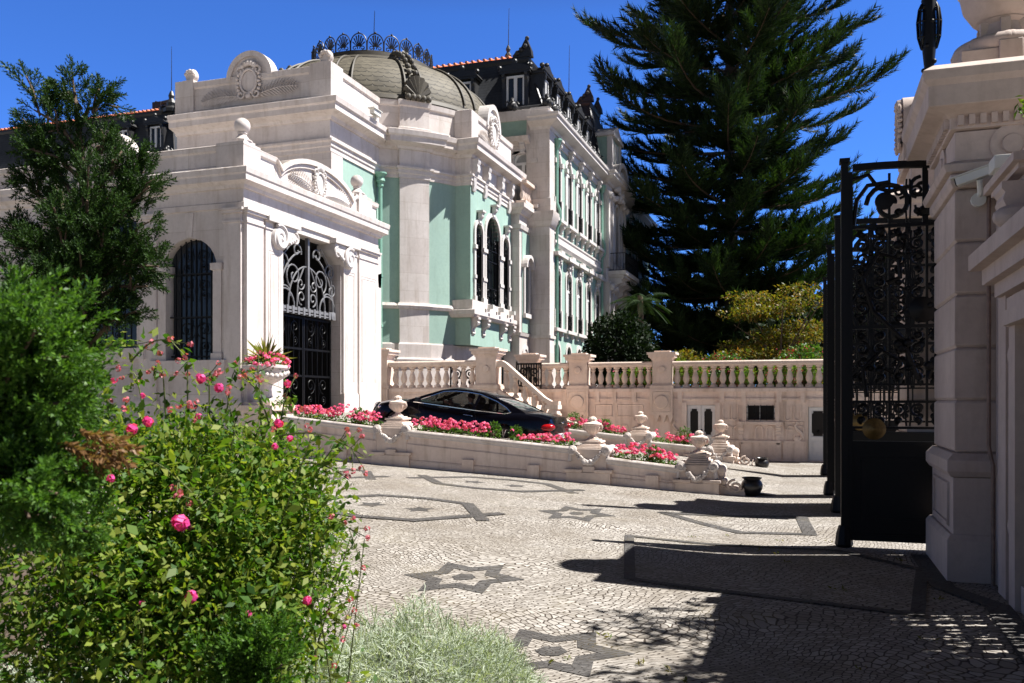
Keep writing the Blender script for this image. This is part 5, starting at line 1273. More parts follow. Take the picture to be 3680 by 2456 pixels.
def make_car():
    root = thing('parked_car', 'dark navy two door coupe climbing the ramp with its red tail light showing', 'car')
    ORG[root] = Vector((0, 0, 0))
    b = MB(); rings = []
    xs = [0, 0.03, 0.10, 0.2, 0.35, 0.55, 0.8, 1.0, 1.2, 1.5, 1.8, 2.1, 2.4, 2.8, 3.2, 3.5, 3.7, 3.9, 4.1, 4.3, 4.5, 4.65, 4.76, 4.83, 4.88]
    for x in xs:
        wq = interp(WD, x); zt = interp(ZT, x); zb = 0.17 + (0.16*max(0, 1-x/0.35)) + (0.10*max(0, (x-4.5)/0.38))
        hip = 0.03*math.exp(-((x-1.1)/0.5)**2) + 0.015*math.exp(-((x-3.9)/0.5)**2)
        zs = zt-0.10
        half = [(0, zb), (wq*0.86, zb), (wq*0.965, zb+0.06), (wq, zb+0.22), (wq*1.0+hip, zb+(zs-zb)*0.62), (wq*0.985+hip, zs-0.06), (wq*0.93, zs+0.045), (wq*0.80, zt-0.005), (wq*0.45, zt+0.012), (0, zt+0.016)]
        ring = [(x, y, z) for y, z in half] + [(x, -y, z) for y, z in half[-2:0:-1]]
        rings.append(ring)
    b.loft(rings)
    body = b.build('body', M['paint'], root, 35)
    cut = MB()
    for ax in (1.14, 3.92):
        for sg in (-1, 1): cut.lathe([(0.385, 0.70), (0.385, 1.1)] if sg > 0 else [(0.385, -1.1), (0.385, -0.70)], (ax, 0, 0.345), 32, 'b')
    co = cut.build('cutter', M['rubber'], None, 0)
    bm = body.modifiers.new('arch', 'BOOLEAN'); bm.object = co; bm.operation = 'DIFFERENCE'; bm.solver = 'EXACT'
    dg = bpy.context.evaluated_depsgraph_get()
    me = bpy.data.meshes.new_from_object(body.evaluated_get(dg))
    if len(me.polygons) > 100:
        body.modifiers.clear(); body.data = me; me.shade_smooth(); me.set_sharp_from_angle(angle=R(35)); 
        me.materials.clear(); me.materials.append(M['paint'])
    else: body.modifiers.clear()
    bpy.data.objects.remove(co)
    Y = lambda z: 0.875-(z-0.95)*0.66
    rf = MB()
    st = [1.55, 1.7, 1.9, 2.1, 2.3, 2.5, 2.7, 2.85, 2.97]
    rr = []
    for x in st:
        z = interp(ROOF, x); hy = Y(z)-0.0
        q = [(-hy, z-0.035), (-hy*0.93, z-0.008), (-hy*0.6, z+0.012), (0, z+0.018), (hy*0.6, z+0.012), (hy*0.93, z-0.008), (hy, z-0.035)]
        rr.append([(x, y, zz) for y, zz in q] + [(x, y*0.98, zz-0.03) for y, zz in q[::-1]])
    rf.loft(rr)
    for sg in (-1, 1):
        def side(poly, t=0.025):
            n = len(poly)
            o = [(x, sg*Y(z), z) for x, z in poly]; i = [(x, sg*(Y(z)-t), z) for x, z in poly]
            fs = [tuple(range(n)), tuple(range(n, 2*n))[::-1]] + [(k, n+k, n+(k+1) % n, (k+1) % n) for k in range(n)]
            rf.add(o+i, fs if sg < 0 else [f[::-1] for f in fs])
        side([(0.72, 1.05), (1.1, 1.185), (1.5, 1.295), (1.9, 1.36), (1.95, 1.33), (1.5, 1.22), (1.2, 1.10), (1.06, 1.0), (1.2, 0.95), (1.3, 0.93), (0.72, 0.97)])
        side([(1.9, 1.36), (2.3, 1.392), (2.7, 1.38), (2.97, 1.325), (2.9, 1.29), (2.6, 1.335), (2.3, 1.345), (1.95, 1.33)])
        side([(2.97, 1.325), (3.35, 1.155), (3.78, 0.965), (3.62, 0.945), (3.2, 1.14), (2.9, 1.29)])
        side([(1.98, 0.93), (2.03, 0.93), (2.0, 1.345), (1.93, 1.345)])
    rf.build('roof', M['paint'], root, 40)
    WIN = [(3.60, 0.945), (3.2, 1.14), (2.9, 1.29), (2.6, 1.335), (2.3, 1.347), (1.95, 1.333), (1.5, 1.222), (1.2, 1.10), (1.06, 1.0), (1.2, 0.955), (2.0, 0.94)]
    for sg in (-1, 1):
        g = MB(); n = len(WIN); g.add([(x, sg*(Y(z)-0.012), z) for x, z in WIN], [tuple(range(n))] if sg > 0 else [tuple(range(n))[::-1]]); g.build('side_window', M['cglass'], root, 0)
        c = MB(); c.tube([(x, sg*(Y(z)+0.004), z) for x, z in WIN], 0.011, 5, True); c.build('window_trim', M['chrome'], root)
    g = MB()
    for x0, x1, nm in ((3.74, 2.96, 0), (0.76, 1.56, 1)):
        k = 5; L = []
        for i in range(k+1):
            x = x0+(x1-x0)*i/k; z = interp(ROOF, x)+0.003; hy = Y(z)-0.03; L.append([(x, -hy, z-0.02), (x, -hy*0.5, z), (x, hy*0.5, z), (x, hy, z-0.02)])
        vs = [p for r in L for p in r]
        gg = MB(); gg.add(vs, [((i*4+j), (i*4+j+1), ((i+1)*4+j+1), ((i+1)*4+j)) if nm else ((i*4+j), ((i+1)*4+j), ((i+1)*4+j+1), (i*4+j+1)) for i in range(k) for j in range(3)])
        gg.build('rear_window' if nm else 'windscreen', M['cglass'], root, 60)
    for ax in (1.14, 3.92):
        for sg in (-1, 1):
            w_ = MB(); o = (ax, sg*0.83, 0.345)
            w_.lathe([(0.24, -0.12), (0.30, -0.125), (0.34, -0.10), (0.345, 0), (0.34, 0.10), (0.30, 0.125), (0.24, 0.12)], o, 40, 'b'); t = w_.build('wheel', M['rubber'], root, 40)
            rm = MB(); yo = o[1]+sg*0.07
            rm.lathe([(0.268, -0.06), (0.272, 0.05*sg), (0.252, 0.06*sg), (0.245, -0.06)], (ax, yo, 0.345), 40, 'b')
            for k in range(5):
                for d in (-0.16, 0.16):
                    a = 2*math.pi*k/5+0.3; rm.tube([(ax+0.05*math.cos(a), yo+sg*0.03, 0.345+0.05*math.sin(a)), (ax+0.25*math.cos(a+d), yo+sg*0.045, 0.345+0.25*math.sin(a+d))], 0.022, 6, r1=0.018)
            rm.lathe([(0.07, -0.03), (0.07, 0.045*sg), (0.0, 0.055*sg)], (ax, yo, 0.345), 16, 'b'); rm.build('rim', M['alloy'], t, 40)
            dk = MB(); dk.lathe([(0.243, 0.0), (0.001, 0.001)], (ax, o[1]-sg*0.02, 0.345), 24, 'b'); dk.build('brake_disc', M['iron'], t)
    for sg in (-1, 1):
        l = MB()
        l.ball((0, 0, 0), 1.0, 12); l.v = [(0.13+0.17*x, sg*(0.775+0.125*y+0.05*x), 0.765+0.095*z-0.02*x) for x, y, z in l.v]; l.f = l.f if sg > 0 else [f2[::-1] for f2 in l.f]
        l.build('taillight', M['redlens'], root, 40)
        h = MB(); h.ball((4.66, sg*0.60, 0.70), 0.12, 8); h.ball((4.52, sg*0.76, 0.71), 0.09, 8); h.build('headlight', M['chrome'], root, 40)
        m = MB(); m.loft([[(3.42, sg*0.88, 0.97), (3.42, sg*0.88, 1.01), (3.40, sg*0.88, 1.01), (3.40, sg*0.88, 0.97)], [(3.50, sg*1.0, 0.96), (3.50, sg*1.0, 1.08), (3.36, sg*1.0, 1.09), (3.36, sg*1.0, 0.96)], [(3.47, sg*1.09, 0.98), (3.47, sg*1.09, 1.07), (3.38, sg*1.09, 1.08), (3.38, sg*1.09, 0.98)]]); m.build('door_mirror', M['paint'], root, 50)
        d = MB(); d.tube([(1.98, sg*0.958, 0.80), (2.0, sg*0.975, 0.805), (2.2, sg*0.975, 0.81), (2.22, sg*0.955, 0.81)], 0.012, 6); d.build('door_handle', M['chrome'], root)
        s = MB(); s.tube([(x, sg*(interp(WD, x)+0.003), 0.30+0.02*math.sin(x)) for x in (1.6, 2.2, 2.8, 3.4)], 0.008, 5); s.tube([(3.42, sg*0.948, 0.9), (3.38, sg*0.962, 0.6), (3.3, sg*0.957, 0.32)], 0.004, 4); s.tube([(1.93, sg*0.955, 0.9), (1.86, sg*0.965, 0.6), (1.7, sg*0.96, 0.36)], 0.004, 4); s.build('door_seam', M['iron'], root)
    gr = MB(); gr.box(4.80, 4.885, -0.36, 0.36, 0.42, 0.70); gr.build('grille', M['chrome'], root)
    bp = MB(); bp.box(-0.03, 0.02, -0.28, 0.28, 0.50, 0.62); p = bp.build('number_plate', M['plate'], root)
    bb = MB(); bb.box(-0.034, -0.03, 0.235, 0.28, 0.50, 0.62); bb.build('plate_band', M['blue'], p)
    bb = MB(); bb.box(-0.034, -0.03, -0.28, -0.235, 0.50, 0.62); bb.build('plate_band', M['yellow'], p)
    cu = bpy.data.curves.new('plate_text', 'FONT'); cu.body = '38-MZ-49'; cu.size = 0.115; cu.align_x = 'CENTER'; cu.align_y = 'CENTER'; cu.extrude = 0.001
    to = bpy.data.objects.new('plate_text', cu); COL.objects.link(to); cu.materials.append(M['iron']); tm = bpy.data.meshes.new_from_object(to.evaluated_get(bpy.context.evaluated_depsgraph_get())); bpy.data.objects.remove(to); to = bpy.data.objects.new('plate_text', tm); COL.objects.link(to); to.parent = p; to.location = (-0.036, 0, 0.56); to.rotation_euler = (R(90), 0, R(-90))
    bu = MB(); bu.loft([[(0.35, y, z) for y, z in ((-0.95, 0.2), (0.95, 0.2), (0.95, 0.42), (-0.95, 0.42))], [(0.02, y, z) for y, z in ((-0.80, 0.28), (0.80, 0.28), (0.80, 0.42), (-0.80, 0.42))]]); bu.build('rear_bumper', M['paint'], root, 30)
    for sg in (-1, 1):
        e = MB(); e.lathe([(0.05, 0), (0.06, 0), (0.06, 0.2), (0.05, 0.2)], (-0.02, sg*0.55, 0.30), 14, 'a2' if False else 'b'); e.v = [(-0.02+(y-sg*0.55), sg*0.55+(x+0.02)*1.5, z) for x, y, z in e.v]; e.build('exhaust', M['chrome'], root)
    em = MB(); em.tube([(-0.0, -0.1, 0.90), (0.0, -0.02, 0.875), (0.0, 0.02, 0.875), (0.0, 0.1, 0.90)], 0.012, 5); em.ball((-0.005, 0, 0.88), 0.03, 6); em.build('boot_badge', M['chrome'], root)
    for sg in (-1, 1):
        s = MB(); s.loft([[(x, y, 0.7) for x, y in ((2.1, sg*0.4-0.24), (2.32, sg*0.4-0.24), (2.32, sg*0.4+0.24), (2.1, sg*0.4+0.24))], [(x, y, 1.08) for x, y in ((1.98, sg*0.4-0.2), (2.12, sg*0.4-0.2), (2.12, sg*0.4+0.2), (1.98, sg*0.4+0.2))]]); s.ball((2.0, sg*0.4, 1.16), 0.12, 8, 0.10); s.build('seat', M['leather'], root, 50)
        s = MB(); s.loft([[(x, y, 0.7) for x, y in ((1.3, sg*0.4-0.24), (1.5, sg*0.4-0.24), (1.5, sg*0.4+0.24), (1.3, sg*0.4+0.24))], [(x, y, 1.04) for x, y in ((1.2, sg*0.4-0.2), (1.3, sg*0.4-0.2), (1.3, sg*0.4+0.2), (1.2, sg*0.4+0.2))]]); s.build('rear_seat', M['leather'], root, 50)
    sw = MB(); sw.tube([(2.92+0.06*math.sin(t), 0.40+0.18*math.cos(t), 1.0+0.17*math.sin(t)) for t in [2*math.pi*k/20 for k in range(20)]], 0.016, 6, True); sw.tube([(2.9, 0.4-0.16, 1.0), (2.95, 0.4, 0.99), (2.9, 0.56, 1.0)], 0.016, 5); sw.build('steering_wheel', M['leather'], root)
    ds = MB(); ds.loft([[(3.0, y, z) for y, z in ((-0.78, 0.9), (0.78, 0.9), (0.78, 0.97), (-0.78, 0.97))], [(3.7, y, z) for y, z in ((-0.74, 0.9), (0.74, 0.9), (0.74, 0.97), (-0.74, 0.97))]]); ds.build('dashboard', M['leather'], root, 40)
    return root
CAR = make_car()
CARM = Matrix.Translation((-5.82, 20.72, rampz(-5.82)-0.05)) @ Matrix.Rotation(math.pi, 4, 'Z') @ Matrix.Rotation(-math.atan(0.125), 4, 'Y')
CAR.matrix_world = CARM

def skin_body(name, joints, edges, radii, mat, parent, lv=2):
    me = bpy.data.meshes.new(name); me.from_pydata(joints, edges, [])
    o = bpy.data.objects.new(name, me); COL.objects.link(o)
    m = o.modifiers.new('skin', 'SKIN'); s = o.modifiers.new('sub', 'SUBSURF'); s.levels = lv; s.render_levels = lv
    for v, r in zip(me.skin_vertices[0].data, radii): v.radius = r if isinstance(r, tuple) else (r, r)
    me.skin_vertices[0].data[0].use_root = True
    dg = bpy.context.evaluated_depsgraph_get()
    m2 = bpy.data.meshes.new_from_object(o.evaluated_get(dg)); bpy.data.objects.remove(o)
    return link(name, m2, mat, parent, Vector((0, 0, 0)), 60)
def make_driver():
    root = thing('person', 'person in a dark suit and white shirt at the wheel of the navy coupe', 'person')
    ORG[root] = Vector((0, 0, 0)); y = 0.40
    J = [(2.36, y, 0.62), (2.30, y, 0.80), (2.26, y, 0.98), (2.25, y, 1.06), (2.27, y, 1.12), (2.29, y, 1.20), (2.30, y, 1.27),
         (2.27, y-0.19, 1.00), (2.40, y-0.24, 0.84), (2.66, y-0.17, 0.93), (2.80, y-0.14, 1.00),
         (2.27, y+0.19, 1.00), (2.40, y+0.24, 0.84), (2.66, y+0.17, 0.93), (2.80, y+0.14, 1.00),
         (2.72, y-0.12, 0.62), (2.72, y+0.12, 0.62)]
    E = [(0, 1), (1, 2), (2, 3), (3, 4), (4, 5), (5, 6), (2, 7), (7, 8), (8, 9), (9, 10), (2, 11), (11, 12), (12, 13), (13, 14), (0, 15), (0, 16)]
    Rr = [(0.16, 0.12), (0.16, 0.12), (0.15, 0.11), (0.055, 0.055), (0.055, 0.06), (0.095, 0.085), (0.07, 0.07), 0.065, 0.05, 0.042, 0.035, 0.065, 0.05, 0.042, 0.035, 0.085, 0.085]
    body = skin_body('body', J, E, Rr, M['skin'], root)
    h = MB(); h.ball((2.285, y, 1.235), 0.108, 12, 0.095); h.v = [(min(x, 2.345-(0.05 if z < 1.22 else 0)), yy, max(z, 1.185)) for x, yy, z in h.v]; h.build('hair', M['hair'], body, 60)
    f = MB(); f.loft([[(2.375, y-0.012, 1.19), (2.375, y+0.012, 1.19), (2.36, y, 1.20)], [(2.405, y-0.016, 1.185), (2.405, y+0.016, 1.185), (2.38, y, 1.215)]])
    for sg in (-1, 1): f.ball((2.27, y+sg*0.088, 1.20), 0.02, 6, 0.03)
    f.build('face_features', M['skin'], body, 60)
    Js = [(2.36, y, 0.62), (2.30, y, 0.80), (2.26, y, 0.97), (2.27, y-0.19, 0.99), (2.40, y-0.245, 0.84), (2.66, y-0.17, 0.93), (2.27, y+0.19, 0.99), (2.40, y+0.245, 0.84), (2.66, y+0.17, 0.93)]
    skin_body('jacket', Js, [(0, 1), (1, 2), (2, 3), (3, 4), (4, 5), (2, 6), (6, 7), (7, 8)], [(0.18, 0.14), (0.18, 0.14), (0.165, 0.125), 0.08, 0.065, 0.052, 0.08, 0.065, 0.052], M['suit'], body)
    c = MB(); c.lathe([(0.078, 1.03), (0.068, 1.09), (0.06, 1.09)], (2.262, y, 0), 14); c.prism([(2.26, 0.86), (2.36, 0.9), (2.335, 1.06), (2.26, 1.06)], -0.03, 0.03); c.v[-8:] = [(x, y+z, zz) for x, zz, z in c.v[-8:]]; c.build('shirt_collar', M['shirt'], body, 50)
    for sg in (-1, 1):
        hd = MB(); px, py, pz = 2.86, y+sg*0.155, 1.03
        hd.ball((px-0.03, py, pz-0.01), 0.036, 8)
        for k in range(4): hd.tube([(px-0.02, py+sg*0.01, pz-0.025+0.017*k), (px+0.035, py+sg*0.03, pz-0.03+0.019*k), (px+0.06, py+sg*0.012, pz-0.03+0.02*k), (px+0.05, py-sg*0.012, pz-0.03+0.02*k)], 0.0095, 6, r1=0.007)
        hd.tube([(px-0.03, py-sg*0.02, pz+0.01), (px, py-sg*0.03, pz+0.035), (px+0.035, py-sg*0.028, pz+0.04)], 0.011, 6, r1=0.008); hd.build('hand', M['skin'], body, 60)
    return root
DRV = make_driver(); DRV.matrix_world = CARM

# ------------------------------------------------------------------ gate leaves, piers, lodge wall on the right
M['brass'] = plain('tarnished_brass', (0.12, 0.075, 0.02), 0.45, 0.5, var=0.3, sc=20)
def gate_leaf(x, y, wd, rz, label, detail=True):
    root = thing('gate_leaf', label, 'gate', (0, 0, 0), 'open iron gate leaves')
    ORG[root] = Vector((0, 0, 0))
    T = Matrix(((1, 0, 0, 0), (0, 0, -1, 0), (0, 1, 0, 0), (0, 0, 0, 1)))
    f = MB(T)
    f.box(0, 0.09, 0.02, 5.38, -0.06, 0.06); f.box(0.09, 0.15, 0.1, 5.25, -0.04, 0.04); f.box(-0.02, 0.11, 5.38, 5.44, -0.08, 0.08)
    f.lathe([(0.10, 0.0), (0.12, 0.04), (0.10, 0.2), (0.07, 0.3)], (0.04, 0.0, 0), 8, 'b') if detail else None
    f.box(wd-0.08, wd, 0.1, 5.1, -0.05, 0.05)
    top = [(0.15+(wd-0.15)*t, 5.22+0.10*math.sin(math.pi*(0.35+0.5*t))-0.12*t*t) for t in [k/14 for k in range(15)]]
    f.ring([(a, b+0.045) for a, b in top], [(a, b-0.045) for a, b in top], -0.04, 0.04)
    for z, t in ((0.10, 0.09), (1.42, 0.07), (1.66, 0.035), (2.02, 0.035), (2.26, 0.03), (3.05, 0.05), (4.45, 0.045)): f.box(0.09, wd-0.04, z, z+t, -0.035, 0.035)
    frame = f.build('frame', M['iron'], root)
    p = MB(T); p.box(0.12, wd-0.05, 0.18, 1.43, -0.012, 0.012); p.box(0.3, wd-0.25, 0.4, 1.2, -0.025, 0.025)
    p.ring([(0.26, 0.36), (wd-0.2, 0.36), (wd-0.2, 1.26), (0.26, 1.26), (0.26, 0.36)], [(0.32, 0.42), (wd-0.26, 0.42), (wd-0.26, 1.20), (0.32, 1.20), (0.32, 0.42)], -0.04, 0.04)
    p.build('bottom_panel', M['iron'], root)
    s = MB(T); nc = 4; cw = (wd-0.2)/nc
    rr = 0.021 if detail else 0.024
    for k in range(nc):
        a0 = 0.15+k*cw; a1 = a0+cw
        if k: s.box(a0-0.016, a0+0.016, 1.7, 5.2, -0.02, 0.02)
        for z0, z1 in ((1.70, 2.02), (2.29, 3.05), (3.10, 4.45)): scrolls(s, a0+0.02, a1-0.02, z0, z1, 0.01*(k % 2), rr, random)
        s.lathe([(0.0, -0.03), (0.055, -0.02), (0.055, 0.02), (0.0, 0.03)], ((a0+a1)/2, 2.65+0.6*(k % 2), 0), 10)
        s.box((a0+a1)/2-0.012, (a0+a1)/2+0.012, 2.05, 4.5, -0.015, 0.015)
        for z in (2.5, 3.6, 4.1): s.ball(((a0+a1)/2, z, 0), 0.04, 6)
    # large central rosette with acanthus scrolls
    am = wd*0.5
    for sg in (-1, 1):
        s.tube([(am+sg*x, z, 0.03) for x, z in ((0.06, 2.35), (0.25, 2.9), (0.62, 3.3), (0.75, 3.75), (0.55, 4.1), (0.3, 4.0), (0.28, 3.75), (0.45, 3.68))], 0.034, 6)
        s.tube([(am+sg*x, z, 0.03) for x, z in ((0.7, 2.1), (0.75, 2.5), (0.5, 2.75), (0.28, 2.6), (0.36, 2.42), (0.48, 2.5))], 0.03, 6)
        for k in range(10): s.ball((am+sg*random.uniform(0.05, 0.7), random.uniform(2.4, 4.4), 0.03), random.uniform(0.04, 0.075), 6)
    s.lathe([(0.0, -0.04), (0.16, -0.03), (0.18, 0.02), (0.1, 0.06), (0, 0.08)], (am, 3.3, 0), 14)
    # crest above the upper rail
    s.tube([(x, z, 0) for x, z in spiral(0.62, 4.78, 0.30, 0.06, 180, -360, 24)], 0.034, 6); s.lathe([(0.0, -0.04), (0.12, -0.03), (0.12, 0.03), (0, 0.04)], (0.55, 4.82, 0), 16)
    s.tube([(0.16, 4.5, 0), (0.2, 4.85, 0), (0.34, 5.05, 0), (0.62, 5.08, 0)], 0.03, 6); s.tube([(0.15, 5.15, 0), (0.35, 5.2, 0), (0.48, 5.0, 0), (0.62, 4.95, 0), (0.85, 5.0, 0)], 0.03, 6)
    for c, d in ((1.0, 1), (1.62, -1)): s.tube([(x, z, 0) for x, z in spiral(c, 4.98, 0.15, 0.04, 90, 90+d*430, 16)], 0.028, 6)
    for a in (1.05, 1.38): s.box(a-0.03, a+0.03, 4.45, 5.25, -0.03, 0.03); s.lathe([(0.05, 4.6), (0.09, 4.66), (0.05, 4.72)], (a, 0, 0), 8, 'b'); s.tube([(a-0.12, 4.74, 0), (a-0.1, 4.62, 0), (a, 4.58, 0), (a+0.1, 4.62, 0), (a+0.12, 4.74, 0)], 0.018, 5)
    for k in range(1, 4): scrolls(s, 0.15+k*cw+0.03, 0.15+(k+1)*cw-0.03, 4.5, 5.1, 0.02, 0.02, random)
    s.prism([(0.22, 4.47), (0.45, 4.41), (0.45, 4.53)], -0.03, 0.03)
    s.build('scrollwork', M['iron'], root)
    if detail:
        b = MB(T)
        b.lathe([(0.0, 0.02), (0.14, 0.03), (0.15, 0.05), (0.1, 0.09), (0.03, 0.11), (0, 0.13)], (0.42, 1.66, 0), 20); b.build('lock_boss', M['brass'], root)
    root.location = (x, y, 0); root.rotation_euler = (0, 0, rz); root.scale = (1, 1, 0.975)
    return root
gate_leaf(0.40, 12.9, 2.05, 0.02, 'nearest open black iron gate leaf beside the stone gate pier')
gate_leaf(0.42, 16.8, 2.0, 0.02, 'second black iron gate leaf, seen behind the nearest leaf')
gate_leaf(0.34, 19.9, 2.0, 0.0, 'third black iron gate leaf, its edge just left of the second')
gate_leaf(0.33, 25.1, 2.0, 0.0, 'farthest black iron gate leaf, nearest the white service door')

def gate_pier(x0, x1, y0, y1, label, kind):
    root = thing('gate_pier', label, 'pier', ((x0+x1)/2, (y0+y1)/2, 0), 'stone gate piers')
    b = MB()
    P = [(x0, y1), (x0, y0), (x1, y0), (x1, y1)]
    def ring_(prof): b.sweep([(x0, y0), (x1, y0), (x1, y1), (x0, y1)], prof, True)
    b.box(x0+0.05, x1-0.05, y0+0.05, y1-0.05, 0, 5.7)
    ring_([(-0.1, 0), (0.09, 0), (0.09, 0.46), (0.05, 0.52), (-0.1, 0.52)])
    ring_([(-0.1, 0.5), (0.02, 0.5), (0.02, 1.15), (-0.1, 1.15)])
    ring_([(-0.1, 1.14), (0.05, 1.16), (0.09, 1.22), (0.09, 1.34), (0.02, 1.42), (-0.1, 1.42)])
    z = 1.42
    for k in range(5):
        z1 = z+0.585
        ring_([(-0.1, z), (-0.03, z), (0.0, z+0.03), (0.0, z1-0.03), (-0.03, z1), (-0.1, z1)]); z = z1
    ring_([(-0.1, 4.34), (0.02, 4.36), (0.05, 4.42), (0.05, 4.50), (-0.02, 4.54), (-0.1, 4.54)])
    ring_([(-0.1, 4.54), (0.0, 4.54), (0.0, 4.98), (-0.1, 4.98)])
    ring_([(-0.1, 4.50), (0.10, 4.52), (0.13, 4.6), (0.0, 4.66), (-0.1, 4.66)])
    ring_([(-0.1, 4.98), (0.05, 5.0), (0.05, 5.12), (0.12, 5.16), (0.30, 5.20), (0.30, 5.42), (0.35, 5.48), (0.36, 5.58), (0.25, 5.66), (-0.1, 5.70)])
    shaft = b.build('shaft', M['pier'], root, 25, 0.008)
    d = MB()
    for k in range(int((x1-x0)/0.11)): d.box(x0+0.02+k*0.11, x0+0.08+k*0.11, y0-0.10, y0-0.04, 5.03, 5.14)
    d.build('dentil_band', M['pier'], shaft, 40); d = MB()
    for k in range(int((y1-y0)/0.11)): d.box(x0-0.10, x0-0.04, y0+0.02+k*0.11, y0+0.08+k*0.11, 5.03, 5.14)
    d.build('dentil_band', M['pier'], shaft, 40)
    for T, a in ((FY(y0), x0+0.55*(x1-x0)), (FXN(x0), -(y0+y1)/2)):
        d = MB(T); d.lathe([(0.22, 0.0), (0.22, 0.02), (0.18, 0.03), (0.11, 0.012), (0.1, 0.04), (0.0, 0.05)], (a, 4.80, 0.0), 22); d.build('roundel', M['pier'], shaft, 40)
    d = MB(FXN(x0))
    for e in ((0.18, 0.62, 1.06),): d.tube(p3([(-(y1-0.25), 0.6), (-(y0+0.25), 0.6), (-(y0+0.25), 1.05), (-(y1-0.25), 1.05)], 0.02), 0.03, 6, True)
    d.build('pedestal_panel', M['pier'], shaft, 40)
    return root
gp1 = gate_pier(1.52, 2.55, 10.85, 12.55, 'nearest stone gate pier with dentil cornice carrying a large urn', 1)
gp2 = gate_pier(1.62, 2.7, 17.0, 18.7, 'second stone gate pier behind the open iron leaf, crowned by scroll ornament', 2)
def gate_urn():
    root = thing('stone_urn', 'large carved stone urn on the nearest gate pier', 'urn', (2.05, 11.7, 5.7))
    x, y = 2.13, 11.65
    b = MB(); b.box(x-0.5, x+0.5, y-0.5, y+0.5, 5.68, 5.98); b.box(x-0.12, x+0.12, y-0.54, y-0.5, 5.72, 6.05); b.build('plinth', M['pier'], root, 30, 0.01)
    g = MB()
    for k in range(8):
        t0 = 2*math.pi*k/8; pts = [(x+0.43*math.cos(t0+q), y+0.43*math.sin(t0+q), 6.07) for q in [0.04+j*0.117 for j in range(7)]]
        g.tube(pts, 0.11, 8); g.ball(pts[0], 0.11, 7); g.ball(pts[-1], 0.11, 7)
    g.lathe([(0.40, 6.0), (0.36, 6.18), (0.25, 6.24), (0.22, 6.38), (0.27, 6.42), (0.2, 6.45)], (x, y, 0), 24)
    for k in range(6):
        t = 2*math.pi*k/6+0.5; g.box(x+0.22*math.cos(t)-0.05, x+0.22*math.cos(t)+0.05, y+0.22*math.sin(t)-0.05, y+0.22*math.sin(t)+0.05, 6.22, 6.40)
    g.build('gadrooned_foot', M['pier'], root, 50)
    u = MB(); u.lathe([(0.2, 6.40), (0.31, 6.46), (0.41, 6.62), (0.45, 6.82), (0.45, 6.98), (0.41, 7.16), (0.36, 7.28), (0.33, 7.34), (0.4, 7.40), (0.4, 7.46), (0.25, 7.55), (0.12, 7.7), (0.1, 7.85), (0, 7.92)], (x, y, 0), 36)
    for k in range(10):
        t = 2*math.pi*k/10; u.tube([(x+0.455*math.cos(t+0.3*q), y+0.455*math.sin(t+0.3*q), 6.92-0.07*math.sin(math.pi*q/1.0)) for q in (0, 0.25, 0.5, 0.75, 1.0)], 0.03, 5)
    u.build('bowl', M['pier'], root, 50)
gate_urn()
def pier_crown():
    root = thing('carved_crown', 'carved scroll and cartouche ornament on top of the second gate pier', 'ornament', (2.1, 17.6, 5.7))
    b = MB(); b.box(1.7, 2.65, 17.1, 18.6, 5.66, 6.2); b.box(1.6, 2.7, 17.0, 18.7, 6.2, 6.32); b.build('block', M['pier'], root, 30, 0.01)
    v = MB(FXN(1.66))
    for a in (-17.3, -18.4):
        v.lathe([(0.22, -0.6), (0.22, 0.0), (0.16, 0.05), (0.05, 0.07), (0, 0.07)], (a, 6.55, 0.0), 18)
    v.T = FY(17.1); 
    for a in (1.85, 2.3, 2.62): v.lathe([(0.2, -1.3), (0.22, -1.2), (0.22, -0.1), (0.2, 0.0), (0.12, 0.03), (0, 0.03)], (a, 6.52, 0.0), 16)
    for a in (2.08, 2.48): v.lathe([(0.11, -0.1), (0.12, 0.0), (0, 0.06)], (a, 6.4, 0), 10)
    v.T = None
    v.build('scrolls', M['pier'], root, 50)
    s = MB(FXN(1.58)); shield(s, -17.5, 6.95, 0.0, 0.62); s.prism(pane_poly(-17.85, -17.15, 6.3, 7.5, 0.35), -0.5, 0.0); s.build('cartouche', M['pier'], root)
pier_crown()
